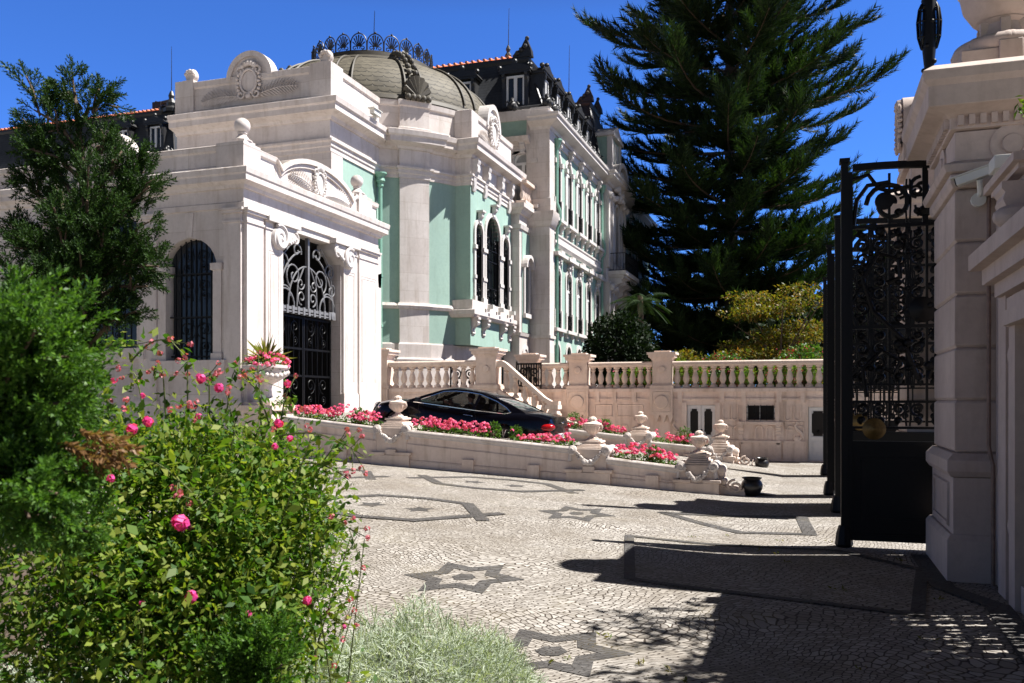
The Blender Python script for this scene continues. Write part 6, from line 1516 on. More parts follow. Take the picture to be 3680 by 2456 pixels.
def lamp():
    root = thing('gate_lamp', 'black wrought iron lantern on a post above the gate piers', 'lamp', (2.02, 17.4, 6.3))
    x, y = 2.0, 17.2
    p = MB(); p.lathe([(0.12, 6.2), (0.12, 6.35), (0.07, 6.5), (0.09, 6.9), (0.06, 7.2), (0.10, 7.3), (0.12, 7.42), (0.06, 7.5), (0.08, 7.9), (0.11, 8.2), (0.12, 8.6), (0.10, 8.9), (0.13, 9.1), (0.08, 9.3), (0.13, 9.4), (0.06, 9.6), (0.02, 9.8)], (x, y, 0), 10)
    for k in range(14): t = 2.4*k; p.ball((x+0.09*math.cos(t), y+0.09*math.sin(t), 7.3+0.14*k), 0.045, 6)
    p.build('post', M['iron'], root, 40)
    for sg in (-1, 1):
        f = MB(); cx = x+sg*0.10
        rings = [(0.03, 8.25), (0.085, 8.45), (0.10, 8.72), (0.07, 8.95), (0.025, 9.05)]
        for k in range(6):
            t = 2*math.pi*k/6; f.tube([(cx+r*math.cos(t), y+r*math.sin(t), z) for r, z in rings], 0.014, 5)
        for r, z in rings: f.tube([(cx+r*math.cos(2*math.pi*k/6), y+r*math.sin(2*math.pi*k/6), z) for k in range(6)], 0.014, 5, True)
        o = f.build('lantern_frame', M['iron'], root)
        g = MB(); g.lathe([(r-0.012, z) for r, z in rings], (cx, y, 0), 6); g.build('lantern_glass', M['cglass'], o, 0)
    c = MB(); c.tube([(x-0.1, y-0.05, 7.55), (x-0.18, y-0.05, 7.25), (x-0.34, y-0.05, 6.85), (x-0.46, y-0.05, 6.6)], 0.022, 6); c.ball((x-0.25, y-0.05, 7.08), 0.05, 6); c.build('stay_chain', M['iron'], root)
lamp()
def lodge_wall():
    root = thing('gate_lodge_wall', 'shaded stone wall with moulded doorway and iron grille at the right edge', 'wall', (1.95, 8, 0))
    T = FXN(1.92)    # a = -Y
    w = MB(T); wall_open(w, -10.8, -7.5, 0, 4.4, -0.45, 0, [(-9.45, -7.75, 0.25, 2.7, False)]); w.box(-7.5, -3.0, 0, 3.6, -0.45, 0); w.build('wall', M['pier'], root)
    d = MB(T)
    d.box(-10.35, -9.98, 0, 4.1, 0, 0.06); d.box(-9.72, -9.46, 0, 2.9, 0, 0.08); d.box(-7.74, -7.45, 0, 2.9, 0, 0.08); d.box(-9.72, -7.45, 2.72, 3.0, 0, 0.10); d.box(-9.6, -7.6, 2.72, 2.86, 0.10, 0.16)
    d.sweep([], []) if False else None
    d.prism([(-10.3, 3.20), (-7.0, 3.20), (-7.0, 3.46), (-10.3, 3.46)], 0, 0.22); d.prism([(-10.36, 3.36), (-6.9, 3.36), (-6.9, 3.52), (-10.36, 3.52)], 0, 0.34); d.box(-10.2, -7.1, 3.06, 3.2, 0, 0.12)
    d.tube(p3([(-9.9, 0.8), (-9.9, 2.5)], 0.02), 0.03, 6); d.lathe([(0.10, 0), (0.08, 0.05), (0, 0.07)], (-9.86, 2.45, 0.0), 14); d.lathe([(0.10, 0), (0.08, 0.05), (0, 0.07)], (-9.86, 0.75, 0), 14)
    d.box(-10.5, -9.2, 4.15, 4.2, 0.0, 0.10); d.box(-10.6, -9.1, 4.2, 4.28, 0.0, 0.16)
    console(d, -9.6, 4.08, 0.0, 0.4, 0.55, 0.2)
    d.ball((-9.3, 3.72, 0.1), 0.12, 8, 0.2); d.ball((-9.15, 3.6, 0.12), 0.1, 7)
    d.build('door_moulding', M['pier'], root)
    g = MB(T)
    bars(g, -9.45, -7.75, 0.25, 2.7, -0.3, 9, 0.02)
    for z in (0.3, 0.7, 1.1, 1.5, 1.9, 2.3): g.box(-9.45, -7.75, z, z+0.05, -0.32, -0.28)
    for k in range(4): scrolls(g, -9.42+0.42*k, -9.02+0.42*k, 0.35, 2.65, -0.3, 0.026, random)
    g.build('grille', M['iron'], root)
    s = MB(T); s.box(-9.45, -7.75, 0, 0.25, -0.45, 0.03); s.build('doorstep', M['pier'], root)
    p = thing('wall_pipe', 'thin copper downpipe in the corner beside the nearest gate pier', 'pipe', (1.86, 10.78, 0))
    m = MB(); m.tube([(1.90, 10.72, 4.3), (1.83, 10.68, 4.2), (1.83, 10.68, 1.5), (1.86, 10.62, 1.3), (1.86, 10.62, 0.02)], 0.022, 8); m.build('pipe', M['copper'], p)
    c = thing('security_camera', 'white security camera bracketed to the nearest gate pier', 'camera', (1.72, 10.7, 4.2))
    k = MB(); k.T = Matrix.Translation((1.70, 10.56, 4.42)) @ Matrix.Rotation(R(-18), 4, 'Z') @ Matrix.Rotation(R(-14), 4, 'Y')
    k.box(-0.21, 0.21, -0.05, 0.05, -0.045, 0.045); k.box(-0.26, 0.2, -0.065, 0.065, 0.045, 0.06); k.build('housing', M['camgrey'], c, 30, 0.012)
    l = MB(); l.T = k.T; l.lathe([(0.04, -0.23), (0.04, -0.2)], (0, 0, 0), 12, 'a2'); l.v = []; l.f = []; l.box(-0.222, -0.205, -0.04, 0.04, -0.036, 0.036); l.build('lens', M['iron'], c)
    b = MB(); b.tube([(1.72, 10.56, 4.37), (1.74, 10.62, 4.24), (1.73, 10.86, 4.18)], 0.03, 8); b.lathe([(0.075, -0.1), (0.075, -0.03), (0.05, 0.0)], (1.73, 10.76, 4.18), 12, 'b'); b.build('bracket', M['camgrey'], c, 40)
    x = thing('wall_light', 'small pale floodlight box on the lodge wall ledge', 'light', (1.85, 9.9, 4.28))
    m = MB(); m.box(1.72, 1.95, 9.75, 10.05, 4.29, 4.42); m.box(1.75, 1.92, 9.78, 10.02, 4.281, 4.29); m.build('housing', M['camgrey'], x, 30, 0.01)
lodge_wall()
# ------------------------------------------------------------------ vegetation
CY_, SY_ = math.cos(YAW), math.sin(YAW)
def at(px, py, d):
    """point on the view ray through a pixel of the 2349 px wide photograph, d metres deep"""
    s = 1024/2349
    xc = (px*s-512)/882*d
    return np.array((xc*CY_-d*SY_, xc*SY_+d*CY_, 2.0-(py*s-400.7)/882*d))
M['pine'] = leafmat('pine_needles', [(0.010, 0.024, 0.009), (0.018, 0.040, 0.012), (0.034, 0.060, 0.016)], 0.2, 0.55, 0.25)
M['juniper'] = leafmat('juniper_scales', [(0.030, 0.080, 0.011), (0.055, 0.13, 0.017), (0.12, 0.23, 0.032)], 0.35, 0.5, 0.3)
M['juniperdark'] = leafmat('shaded_juniper_scales', [(0.012, 0.032, 0.007), (0.022, 0.052, 0.010), (0.05, 0.10, 0.018)], 0.18, 0.55, 0.2)  # darker copy of the juniper tints, the tree's self-shade put into the colour
M['juniperdry'] = leafmat('dry_juniper', [(0.20, 0.10, 0.04), (0.28, 0.16, 0.08)], 0.3)
M['rose_leaf'] = leafmat('rose_leaves', [(0.03, 0.085, 0.010), (0.06, 0.14, 0.014), (0.12, 0.21, 0.022), (0.25, 0.28, 0.045), (0.08, 0.14, 0.02)], 0.42, 0.55, 0.3)
M['maple'] = leafmat('maple_leaves', [(0.06, 0.085, 0.012), (0.11, 0.12, 0.015), (0.17, 0.14, 0.02), (0.20, 0.085, 0.02)], 0.4)
M['bush'] = leafmat('dark_leaves', [(0.008, 0.017, 0.006), (0.014, 0.028, 0.009)], 0.15, 0.6, 0.15)
M['ger_leaf'] = leafmat('geranium_leaves', [(0.04, 0.10, 0.015), (0.07, 0.15, 0.02), (0.10, 0.19, 0.03)], 0.35)
M['gar_leaf'] = leafmat('garden_leaves', [(0.06, 0.13, 0.015), (0.12, 0.21, 0.02), (0.20, 0.28, 0.03)], 0.4)
M['pink'] = leafmat('pink_petals', [(0.62, 0.045, 0.20), (0.78, 0.11, 0.31), (0.86, 0.28, 0.44)], 0.35)
M['rosepink'] = leafmat('rose_petals', [(0.66, 0.04, 0.28), (0.78, 0.10, 0.38)], 0.35)
M['budpink'] = leafmat('bud_petals', [(0.45, 0.06, 0.12), (0.65, 0.20, 0.25)], 0.3)
M['crimson'] = leafmat('crimson_petals', [(0.25, 0.012, 0.03), (0.42, 0.03, 0.06)], 0.3)
M['bark'] = plain('bark', (0.11, 0.075, 0.05), 0.9, var=0.35, sc=12, bump=0.5)
M['weed'] = leafmat('weed_leaves', [(0.07, 0.11, 0.015), (0.17, 0.15, 0.03), (0.22, 0.17, 0.05)], 0.3)
M['stem'] = plain('green_stem', (0.10, 0.12, 0.035), 0.7, var=0.3, sc=14)
M['silver'] = leafmat('silver_foliage', [(0.26, 0.31, 0.24), (0.40, 0.45, 0.36), (0.55, 0.58, 0.50)], 0.25, 0.7, 0.2)
M['spike'] = leafmat('spiky_leaves', [(0.12, 0.15, 0.03), (0.24, 0.22, 0.06)], 0.35)
LEAF = (np.array([(0, 0, 0), (0.45, 0.26, 0.07), (1, 0, -0.04), (0.45, -0.26, 0.07)]), np.array([(0, 3, 2, 1)]))
LEAF2 = (np.array([(0, 0, 0), (0.3, 0.22, 0.07), (0.7, 0.2, 0.05), (1, 0, -0.06), (0.7, -0.2, 0.05), (0.3, -0.22, 0.07), (0.35, 0, 0), (0.7, 0, -0.01)]),
         np.array([(0, 6, 1, 1), (1, 6, 7, 2), (2, 7, 3, 3), (0, 5, 6, 6), (5, 4, 7, 6), (4, 3, 7, 7)]))
def leaves(P, size, nrm=None, up=0.6, rng=RNG, tmpl=LEAF, spread=1.0):
    n = len(P)
    D = rng.normal(size=(n, 3))*spread
    if nrm is not None: D = D + nrm*1.1
    Z = np.array([0, 0, 1.0])*up + rng.normal(size=(n, 3))*0.6
    return scatter(tmpl[0], tmpl[1], P, rot_align(D, Z), size*rng.uniform(0.6, 1.25, n))
def blob(n, c, r, rng=RNG, shell=0.55, flat=None):
    """points in an ellipsoid, mostly near its skin, with clumps and gaps"""
    out = []; nr = []
    tot = 0
    while tot < n:
        m = n*2
        v = rng.normal(size=(m, 3)); v /= np.linalg.norm(v, axis=1)[:, None]
        rad = 1-(1-shell)*rng.random(m)**1.3
        p = v*rad[:, None]*np.array(r)+np.array(c)
        nz = np.array([mnoise.noise(Vector(q)*(2.6/max(r))) for q in p[:m]])
        k = nz > rng.uniform(-0.55, 0.25, m)
        out.append(p[k]); nr.append(v[k]); tot += k.sum()
    return np.concatenate(out)[:n], np.concatenate(nr)[:n]
def foxtail(n=40, L=1.55, nl=0.52, w=0.085, rng=np.random.default_rng(3)):
    V = []; Fq = []
    for k in range(n):
        t = (k+0.5)/n; a = k*2.4
        base = np.array((L*t, 0, 0.22*L*t*t))
        d = np.array((0.95, 0.75*math.cos(a), 0.50*math.sin(a)+0.32)); d /= np.linalg.norm(d)
        s = np.cross(d, (math.sin(a), 0.3, math.cos(a))); s /= np.linalg.norm(s)
        l = nl*(0.75+0.4*rng.random())
        i = len(V); V += [base-s*w/2, base+s*w/2, base+d*l+np.array((0, 0, 0.12*l))]; Fq.append((i, i+1, i+2))
    return np.array(V), np.array(Fq)
def pine():
    rng = np.random.default_rng(11)
    bx, by, bz = -5.3, 63.7, 2.4
    root = thing('pine_tree', 'huge dark conifer with tiered upswept branches rising behind the terrace', 'tree', (bx, by, bz))
    t = MB(); t.tube([(bx, by, bz-0.3), (bx+0.1, by, bz+8), (bx-0.1, by, bz+20), (bx, by, bz+33), (bx, by, bz+40)], 0.62, 12, r1=0.05)
    P = []; D = []; S = []
    z = 1.2; az = 0
    while z < 39:
        Lz = np.interp(z, [2, 6, 12, 20, 25, 29, 33, 37, 40], [8.6, 8.8, 9.2, 10.6, 10.8, 10.0, 7.5, 4.0, 1.0])
        nb = 7 if z < 30 else 6
        for b in range(nb):
            a = az+2*math.pi*b/nb+rng.uniform(-0.25, 0.25); L = Lz*rng.uniform(0.68, 1.0); z0 = z+rng.uniform(-0.28, 0.28)
            ca, sa = math.cos(a), math.sin(a); drop = rng.uniform(-0.02, 0.09); bend = rng.uniform(-0.15, 0.15)
            f = lambda u: np.array((bx+ca*L*u-sa*bend*L*u*u, by+sa*L*u+ca*bend*L*u*u, bz+z0+L*(-drop*math.sin(math.pi*u*0.9)+0.11*u**4)))
            pts = [f(u) for u in np.linspace(0, 0.97, 8)]
            t.tube(pts, 0.10*L/9+0.03, 5, r1=0.02)
            n = int(13+L*3.3)
            for k in range(n):
                u = 0.16+0.84*(k+rng.random()*0.7)/n
                p = f(u); tg = f(min(1, u+0.03))-f(u-0.03); tg /= np.linalg.norm(tg)
                sg = 1 if k % 2 else -1; side = np.array((-sa, ca, 0))*sg
                ll = (2.9*(1-u)+0.35)*rng.uniform(0.65, 1.1)*(0.6+0.4*min(1, L/8))
                d = tg*0.75+side*0.8*(1.15-u*0.75)+np.array((0, 0, 0.04)); d /= np.linalg.norm(d)
                m = max(1, int(ll/0.85))
                for j in range(m):
                    q = p+d*ll*(j/m); e = d+np.array((0, 0, 0.03+0.16*(j/m)))+rng.normal(size=3)*0.13
                    P.append(q); D.append(e); S.append(rng.uniform(0.85, 1.25))
            P.append(f(0.92)); D.append(f(1.0)-f(0.9)+np.array((0, 0, 0.3))); S.append(1.0)
        z += 1.85 if z > 11 else 1.15; az += 0.45
    t.build('trunk', M['bark'], root, 60)
    V, Fq = scatter(*foxtail(), np.array(P), rot_align(np.array(D), None, 0.35, rng), np.array(S))
    npmesh('crown', V, Fq, M['pine'], root)
pine()
def frondtree(name, label, cat_, c, r, n, size, mat, trunk=None, group=None, flower=None, layers=1, up=0.6, seed=1):
    rng = np.random.default_rng(seed)
    base = (c[0], c[1], trunk if trunk is not None else c[2]-r[2])
    root = thing(name, label, cat_, base, group)
    P = []; N = []
    if layers > 1:
        for k in range(layers):
            cc = (c[0]+rng.uniform(-1, 1)*r[0]*0.62, c[1]+rng.uniform(-1, 1)*r[1]*0.62, c[2]+rng.uniform(-1, 0.9)*r[2]*0.8)
            p, q = blob(n//layers, cc, (r[0]*0.40, r[1]*0.40, r[2]*0.11), rng, 0.2); P.append(p); N.append(q)
        P = np.concatenate(P); N = np.concatenate(N)
    else: P, N = blob(n, c, r, rng)
    V, Fq = leaves(P, size, N, up, rng)
    npmesh('crown' if cat_ == 'tree' else 'foliage', V, Fq, mat, root)
    t = MB(); 
    for k in range(7):
        a = 2.4*k; e = (c[0]+r[0]*0.7*math.cos(a), c[1]+r[1]*0.7*math.sin(a), c[2]+r[2]*rng.uniform(-0.2, 0.75))
        mid = (c[0]+r[0]*0.2*math.cos(a), c[1]+r[1]*0.2*math.sin(a), c[2]-r[2]*0.45)
        t.tube([(base[0], base[1], base[2]-0.1), mid, e], 0.028*max(r)+0.005, 5, r1=0.008)
    t.build('trunk' if cat_ == 'tree' else 'stems', M['bark'], root, 60)
    if flower:
        fm, fn, fs = flower
        k = rng.choice(len(P), fn); Pf = P[k]+N[k]*size*0.6
        fv = []
        for j in range(6): fv.append(Pf+rng.normal(size=Pf.shape)*fs*0.55)
        V, Fq = leaves(np.concatenate(fv), fs, None, 0.3, rng)
        o = npmesh('flowers', V, Fq, fm, root); o['kind'] = 'stuff'
    return root
frondtree('maple_tree', 'small tree with layered yellow green and orange leaves behind the balustrade', 'tree', (-1.1, 35.6, 5.0), (2.5, 1.8, 2.0), 8500, 0.14, M['maple'], 2.4, layers=30, up=1.2, seed=5)
frondtree('dark_shrub', 'rounded near black evergreen shrub before the palace windows', 'shrub', (-7.5, 36.3, 3.8), (1.55, 1.5, 1.9), 9000, 0.2, M['bush'], 2.4, seed=6)
frondtree('evergreen_bush', 'broad dark bush behind the small yellow green tree', 'shrub', (0.9, 46, 4.2), (4.0, 3.0, 2.6), 9000, 0.36, M['bush'], 2.4, seed=8)
for k, (x, y, z, rx, rz, lab) in enumerate(((8, 62, 7.5, 6, 5.5, 'distant dark tree seen through the nearest iron gate leaf'), (20, 66, 8, 8, 6, 'distant broad tree beyond the gate piers'), (-4, 82, 6.5, 8, 6.5, 'distant dark tree directly behind the trunk of the huge conifer'), (5, 84, 6.0, 7, 6, 'distant dark tree behind the small yellow green tree'))):
    frondtree('garden_tree', lab, 'tree', (x, y, z), (rx, 4, rz), 6000, 0.7, M['bush'], 2.4, seed=20+k)
frondtree('flowering_shrub', 'crimson flowering shrub showing above the balustrade left of the small tree', 'shrub', (-2.9, 31.9, 3.05), (1.0, 0.5, 0.62), 1800, 0.12, M['ger_leaf'], 2.42, 'shrubs behind the balustrade', (M['crimson'], 130, 0.075), seed=30)
frondtree('flowering_shrub', 'taller crimson flowering shrub above the balustrade beside the iron gates', 'shrub', (-0.2, 32.0, 3.2), (0.9, 0.6, 0.75), 2000, 0.12, M['ger_leaf'], 2.42, 'shrubs behind the balustrade', (M['crimson'], 110, 0.075), seed=31)
for k, (x, h, fl, lab) in enumerate(((-6.55, 0.26, 'pink', 'low green plant behind the leftmost open baluster gaps'), (-5.9, 0.34, 'pink', 'pink flowered plant behind the balusters left of the middle pier'), (-5.35, 0.42, 'pink', 'leafy plant with pink flowers just left of the urn crowned pier line'),
        (-4.3, 0.50, None, 'lush green plant behind the balusters right of the middle pier'), (-3.7, 0.42, 'pink', 'green trailing plant with pink flowers behind the balusters above the white double door'), (-2.1, 0.36, 'crimson', 'plant with dark red flowers behind the balusters above the barred window'), (-1.3, 0.42, 'pink', 'bright green plant with magenta flowers behind the balusters'), (-0.6, 0.46, 'pink', 'yellow green plant behind the balusters'), (0.2, 0.44, 'crimson', 'red flowered plant behind the balusters next to the iron gates'))):
    frondtree('terrace_plant', lab, 'plant', (x, 31.15, 2.5+h), (0.36, 0.24, h), 700, 0.085, M['gar_leaf'] if k != 0 else M['ger_leaf'], 2.42, 'plants behind the balustrade', (M[fl], 26, 0.05) if fl else None, seed=40+k)
frondtree('garden_shrub', 'grey green and yellow shrub above the balustrade right of the middle pier', 'shrub', (-4.4, 33.5, 3.2), (0.9, 0.8, 0.7), 2200, 0.13, M['maple'], 2.42, seed=55)
def palm_tree():
    root = thing('palm_tree', 'pale green feather palm half hidden by the tall conifer', 'tree', (-9.5, 51.7, 2.4))
    t = MB(); t.tube([(-9.5, 51.7, 2.2), (-9.4, 51.7, 5.2), (-9.5, 51.7, 8.2)], 0.22, 8, r1=0.16); t.build('trunk', M['bark'], root)
    Ps = []; Ds = []
    for k in range(16):
        a = 2.4*k; el = 0.9-0.09*k; L = 1.7
        for j in range(2, 22):
            u = j/22; p = np.array((-9.5+math.cos(a)*L*u*math.cos(el*(1-u*0.5)), 51.7+math.sin(a)*L*u*math.cos(el*(1-u*0.5)), 7.9+L*(u*math.sin(el)-0.55*u*u)))
            for s in (-1, 1): Ps.append(p); Ds.append((math.cos(a)*0.6-s*math.sin(a), math.sin(a)*0.6+s*math.cos(a), -0.5))
    V, Fq = scatter(LEAF[0]*np.array((1, 0.16, 0.3)), LEAF[1], np.array(Ps), rot_align(np.array(Ds)), 0.6)
    npmesh('fronds', V, Fq, M['pine'], root)
palm_tree()

# geraniums in the planters
def flower_heads(C, s, rng, per=12):
    n = len(C); P = np.repeat(C, per, 0); v = rng.normal(size=(n*per, 3)); v /= np.linalg.norm(v, axis=1)[:, None]; v[:, 2] = np.abs(v[:, 2])*0.9
    P = P+v*s
    T = (np.array([(-0.5, -0.45, 0), (0.5, -0.5, 0.05), (0.55, 0.5, 0), (-0.5, 0.5, 0.05)]), np.array([(0, 1, 2, 3)]))
    X = np.cross(v, rng.normal(size=v.shape)); 
    return scatter(T[0], T[1], P, rot_align(X, v), s*0.85*rng.uniform(0.7, 1.2, n*per))
GL = ['geranium bed in the planter below the gateway', 'long pink geranium bed in front of the dark car', 'pink geranium bed at the near foot of the ramp between two urn piers', 'pink geranium bed behind the tail of the car', 'pink geranium bed in front of the white double door']
for gi, (x0, x1, y, Pf) in enumerate(PL):
    rng = np.random.default_rng(60+gi)
    root = thing('geranium_bed', 'row of ' + GL[gi] if gi == 0 else GL[gi], 'flowers', ((x0+x1)/2, y+0.33, Pf((x0+x1)/2)), 'geranium beds on the ramp')
    L = x1-x0; n = int(L*420)
    X = rng.uniform(x0, x1, n); X = X[(X < -7.0) | (X > -6.5)] if gi == 1 else X; n = len(X); hgt = 0.10+0.10*np.array([mnoise.noise((q*1.7, gi*3.1, 0))+0.5 for q in X])
    Pz = np.array([Pf(q) for q in X])
    V, Fq = leaves(np.stack([X, y+rng.uniform(0.08, 0.6, n), Pz+hgt*rng.uniform(-0.3, 1.0, n)], 1), 0.075, None, 1.0, rng)
    o = npmesh('foliage', V, Fq, M['ger_leaf'], root); o['kind'] = 'stuff'
    m = int(L*70); X = rng.uniform(x0+0.05, x1-0.05, m)
    k = np.array([mnoise.noise((q*1.3, gi*5.7, 2.0)) for q in X]) > -0.42; X = X[k]; X = X[(X < -7.05) | (X > -6.45)] if gi == 1 else X; m = len(X)
    hgt = 0.20+0.15*np.array([mnoise.noise((q*1.7, gi*3.1, 0))+0.5 for q in X])
    C = np.stack([X, y+rng.uniform(0.02, 0.5, m), np.array([Pf(q) for q in X])+hgt*rng.uniform(0.45, 1.25, m)*(np.where((X > -6.35) & (X < -5.3), 0.55, 1.0) if gi == 1 else 1.0)], 1)
    V, Fq = flower_heads(C, 0.042, rng); o = npmesh('flowers', V, Fq, M['pink'], root); o['kind'] = 'stuff'
for k, (x, y, z, h, lab) in enumerate(((-10.5, 19.35, 1.38, 0.24, 'small green shrub in the planter beside the gateway pier'), (-7.0, 19.35, 1.08, 0.24, 'small green shrub before the rear wheel of the car, left one'), (-6.45, 19.35, 1.05, 0.2, 'small green shrub just behind the rear wheel of the car'), (-3.25, 19.35, 0.62, 0.22, 'thin dark green shrub among near geraniums'), (-6.95, 26.6, 1.1, 0.3, 'leafy green shrub at the tail of the car on the far planter'), (-5.95, 26.6, 1.0, 0.26, 'green shrub behind the urn pier near the number plate'), (-3.55, 26.6, 0.68, 0.3, 'upright green shrub before the white double door'), (-12.95, 19.6, 1.55, 0.3, 'green shrub beneath the flower urn'))):
    frondtree('planter_shrub', lab, 'shrub', (x, y, z+h*0.8), (h*0.75, h*0.6, h), 330, 0.07, M['ger_leaf'], z-0.02, 'green shrubs in the planters', seed=80+k)
def urn_flowers():
    rng = np.random.default_rng(90); x, y, z = -13.35, 19.6, 2.86
    root = thing('geranium_plant', 'dome of hot pink geraniums with spiky leaves in the stone bowl', 'flowers', (x, y, z))
    P, N = blob(900, (x, y, z+0.02), (0.6, 0.55, 0.3), rng); P = P[P[:, 2] > z-0.12]; V, Fq = leaves(P, 0.09, None, 0.8, rng); npmesh('foliage', V, Fq, M['ger_leaf'], root)
    P, N = blob(110, (x, y, z+0.05), (0.62, 0.58, 0.33), rng, 0.8); P = P[P[:, 2] > z-0.08]; V, Fq = flower_heads(P, 0.06, rng); o = npmesh('flowers', V, Fq, M['pink'], root); o['kind'] = 'stuff'
    n = 60; a = rng.uniform(0, 6.28, n); e = rng.uniform(0.25, 1.5, n); D = np.stack([np.cos(a)*np.cos(e), np.sin(a)*np.cos(e), np.sin(e)], 1)
    V, Fq = scatter(np.array([(0, 0.03, 0), (0.5, 0.03, 0.03), (1, 0, -0.1), (0.5, -0.03, 0.03), (0, -0.03, 0)]), np.array([(0, 4, 3, 2, 1)]), np.tile((x, y, z+0.12), (n, 1)), rot_align(D, None, 0.3, rng), rng.uniform(0.5, 0.85, n))
    npmesh('spiky_leaves', V, Fq, M['spike'], root)
urn_flowers()

# foreground: junipers, rose bush, silver bush
def spray(rng=np.random.default_rng(5)):
    """flat juniper spray along +x"""
    V = []; Fq = []
    def needle(p, d, l, w):
        s = np.cross(d, (0.1, 0.05, 1)); s /= np.linalg.norm(s); i = len(V)
        V.extend([p, p+d*l*0.5+s*w, p+d*l, p+d*l*0.5-s*w]); Fq.append((i, i+3, i+2, i+1))
    for k in range(11):
        t = k/11; p = np.array((t, 0, 0.06*math.sin(3*t)))
        for sg in (-1, 1):
            l = 0.42*(1-t)+0.12; d = np.array((0.78, sg*0.62, rng.uniform(-0.25, 0.3))); d /= np.linalg.norm(d)
            m = max(2, int(l/0.10))
            for j in range(m):
                q = p+d*l*j/m
                needle(q, (d+np.array((0.3, -sg*0.15, rng.uniform(-0.3, 0.3))))/1.2, 0.17, 0.024); needle(q, (d+np.array((-0.1, sg*0.5, rng.uniform(-0.3, 0.3))))/1.3, 0.11, 0.02)
        needle(p, np.array((1, rng.uniform(-0.15, 0.15), 0.1)), 0.2, 0.028)
    return np.array(V), np.array(Fq)
def finger(rng=np.random.default_rng(8)):
    """cord-like juniper shoot with side shoots, needles hugging the stems"""
    V = []; Fq = []
    def cord(p0, d, L, n, l, w):
        d = np.array(d)/np.linalg.norm(d)
        for k in range(n):
            t = k/n; a = 2.4*k+rng.uniform(0, 1); u = np.cross(d, (0.3, 0.2, 1)); u /= np.linalg.norm(u); v = np.cross(d, u)
            o = u*math.cos(a)+v*math.sin(a); q = p0+d*L*t; e = d*0.86+o*0.5; s = np.cross(e, o); i = len(V)
            V.extend([q-s*w*0.4, q+e*l*0.45-s*w, q+e*l, q+e*l*0.45+s*w]); Fq.append((i, i+1, i+2, i+3))
    cord(np.zeros(3), (1, 0, 0.05), 1.0, 22, 0.20, 0.045)
    for k in range(7):
        t = 0.08+0.11*k; a = 2.1*k
        cord(np.array((t, 0, 0.05*t)), (0.85, 0.55*math.cos(a), 0.55*math.sin(a)), 0.50*(1-t)+0.15, 9, 0.17, 0.04)
    return np.array(V), np.array(Fq)
SPRAY = finger()
def juniper(label, base, limbs, ns, size, seed, mat='juniper'):
    """limbs: polylines (world points) that carry the sprays"""
    rng = np.random.default_rng(seed)
    root = thing('juniper_tree', label, 'tree', base)
    t = MB(); P = []; D = []; S = []
    for L in limbs:
        L = [np.array(p, float) for p in L]; rad = L[0][3] if len(L[0]) > 3 else 0.012
        L = [p[:3] for p in L]
        t.tube([tuple(p) for p in L], rad, 6, r1=0.004)
        seg = [np.linalg.norm(b-a) for a, b in zip(L, L[1:])]; tot = sum(seg)
        n = int(ns*tot)
        for k in range(n):
            u = rng.random()**0.8*tot; i = 0
            while i < len(seg)-1 and u > seg[i]: u -= seg[i]; i += 1
            p = L[i]+(L[i+1]-L[i])*min(1, u/seg[i]); d = (L[i+1]-L[i])/seg[i]
            off = rng.normal(size=3); off -= d*np.dot(off, d); off /= np.linalg.norm(off)
            frac = 1.0
            P.append(p+off*rng.random()*0.05); D.append(d*0.75+off*0.75+np.array((0, 0, 0.35))); S.append(size*rng.uniform(0.6, 1.2))
        P.append(L[-1]); D.append(L[-1]-L[-2]); S.append(size)
    P = np.array(P); D = np.array(D); S = np.array(S)
    t.build('trunk', M['bark'], root, 60)
    V, Fq = scatter(*SPRAY, P, rot_align(D, None, 0.8, rng), S); npmesh('foliage', V, Fq, M[mat], root)
    return root
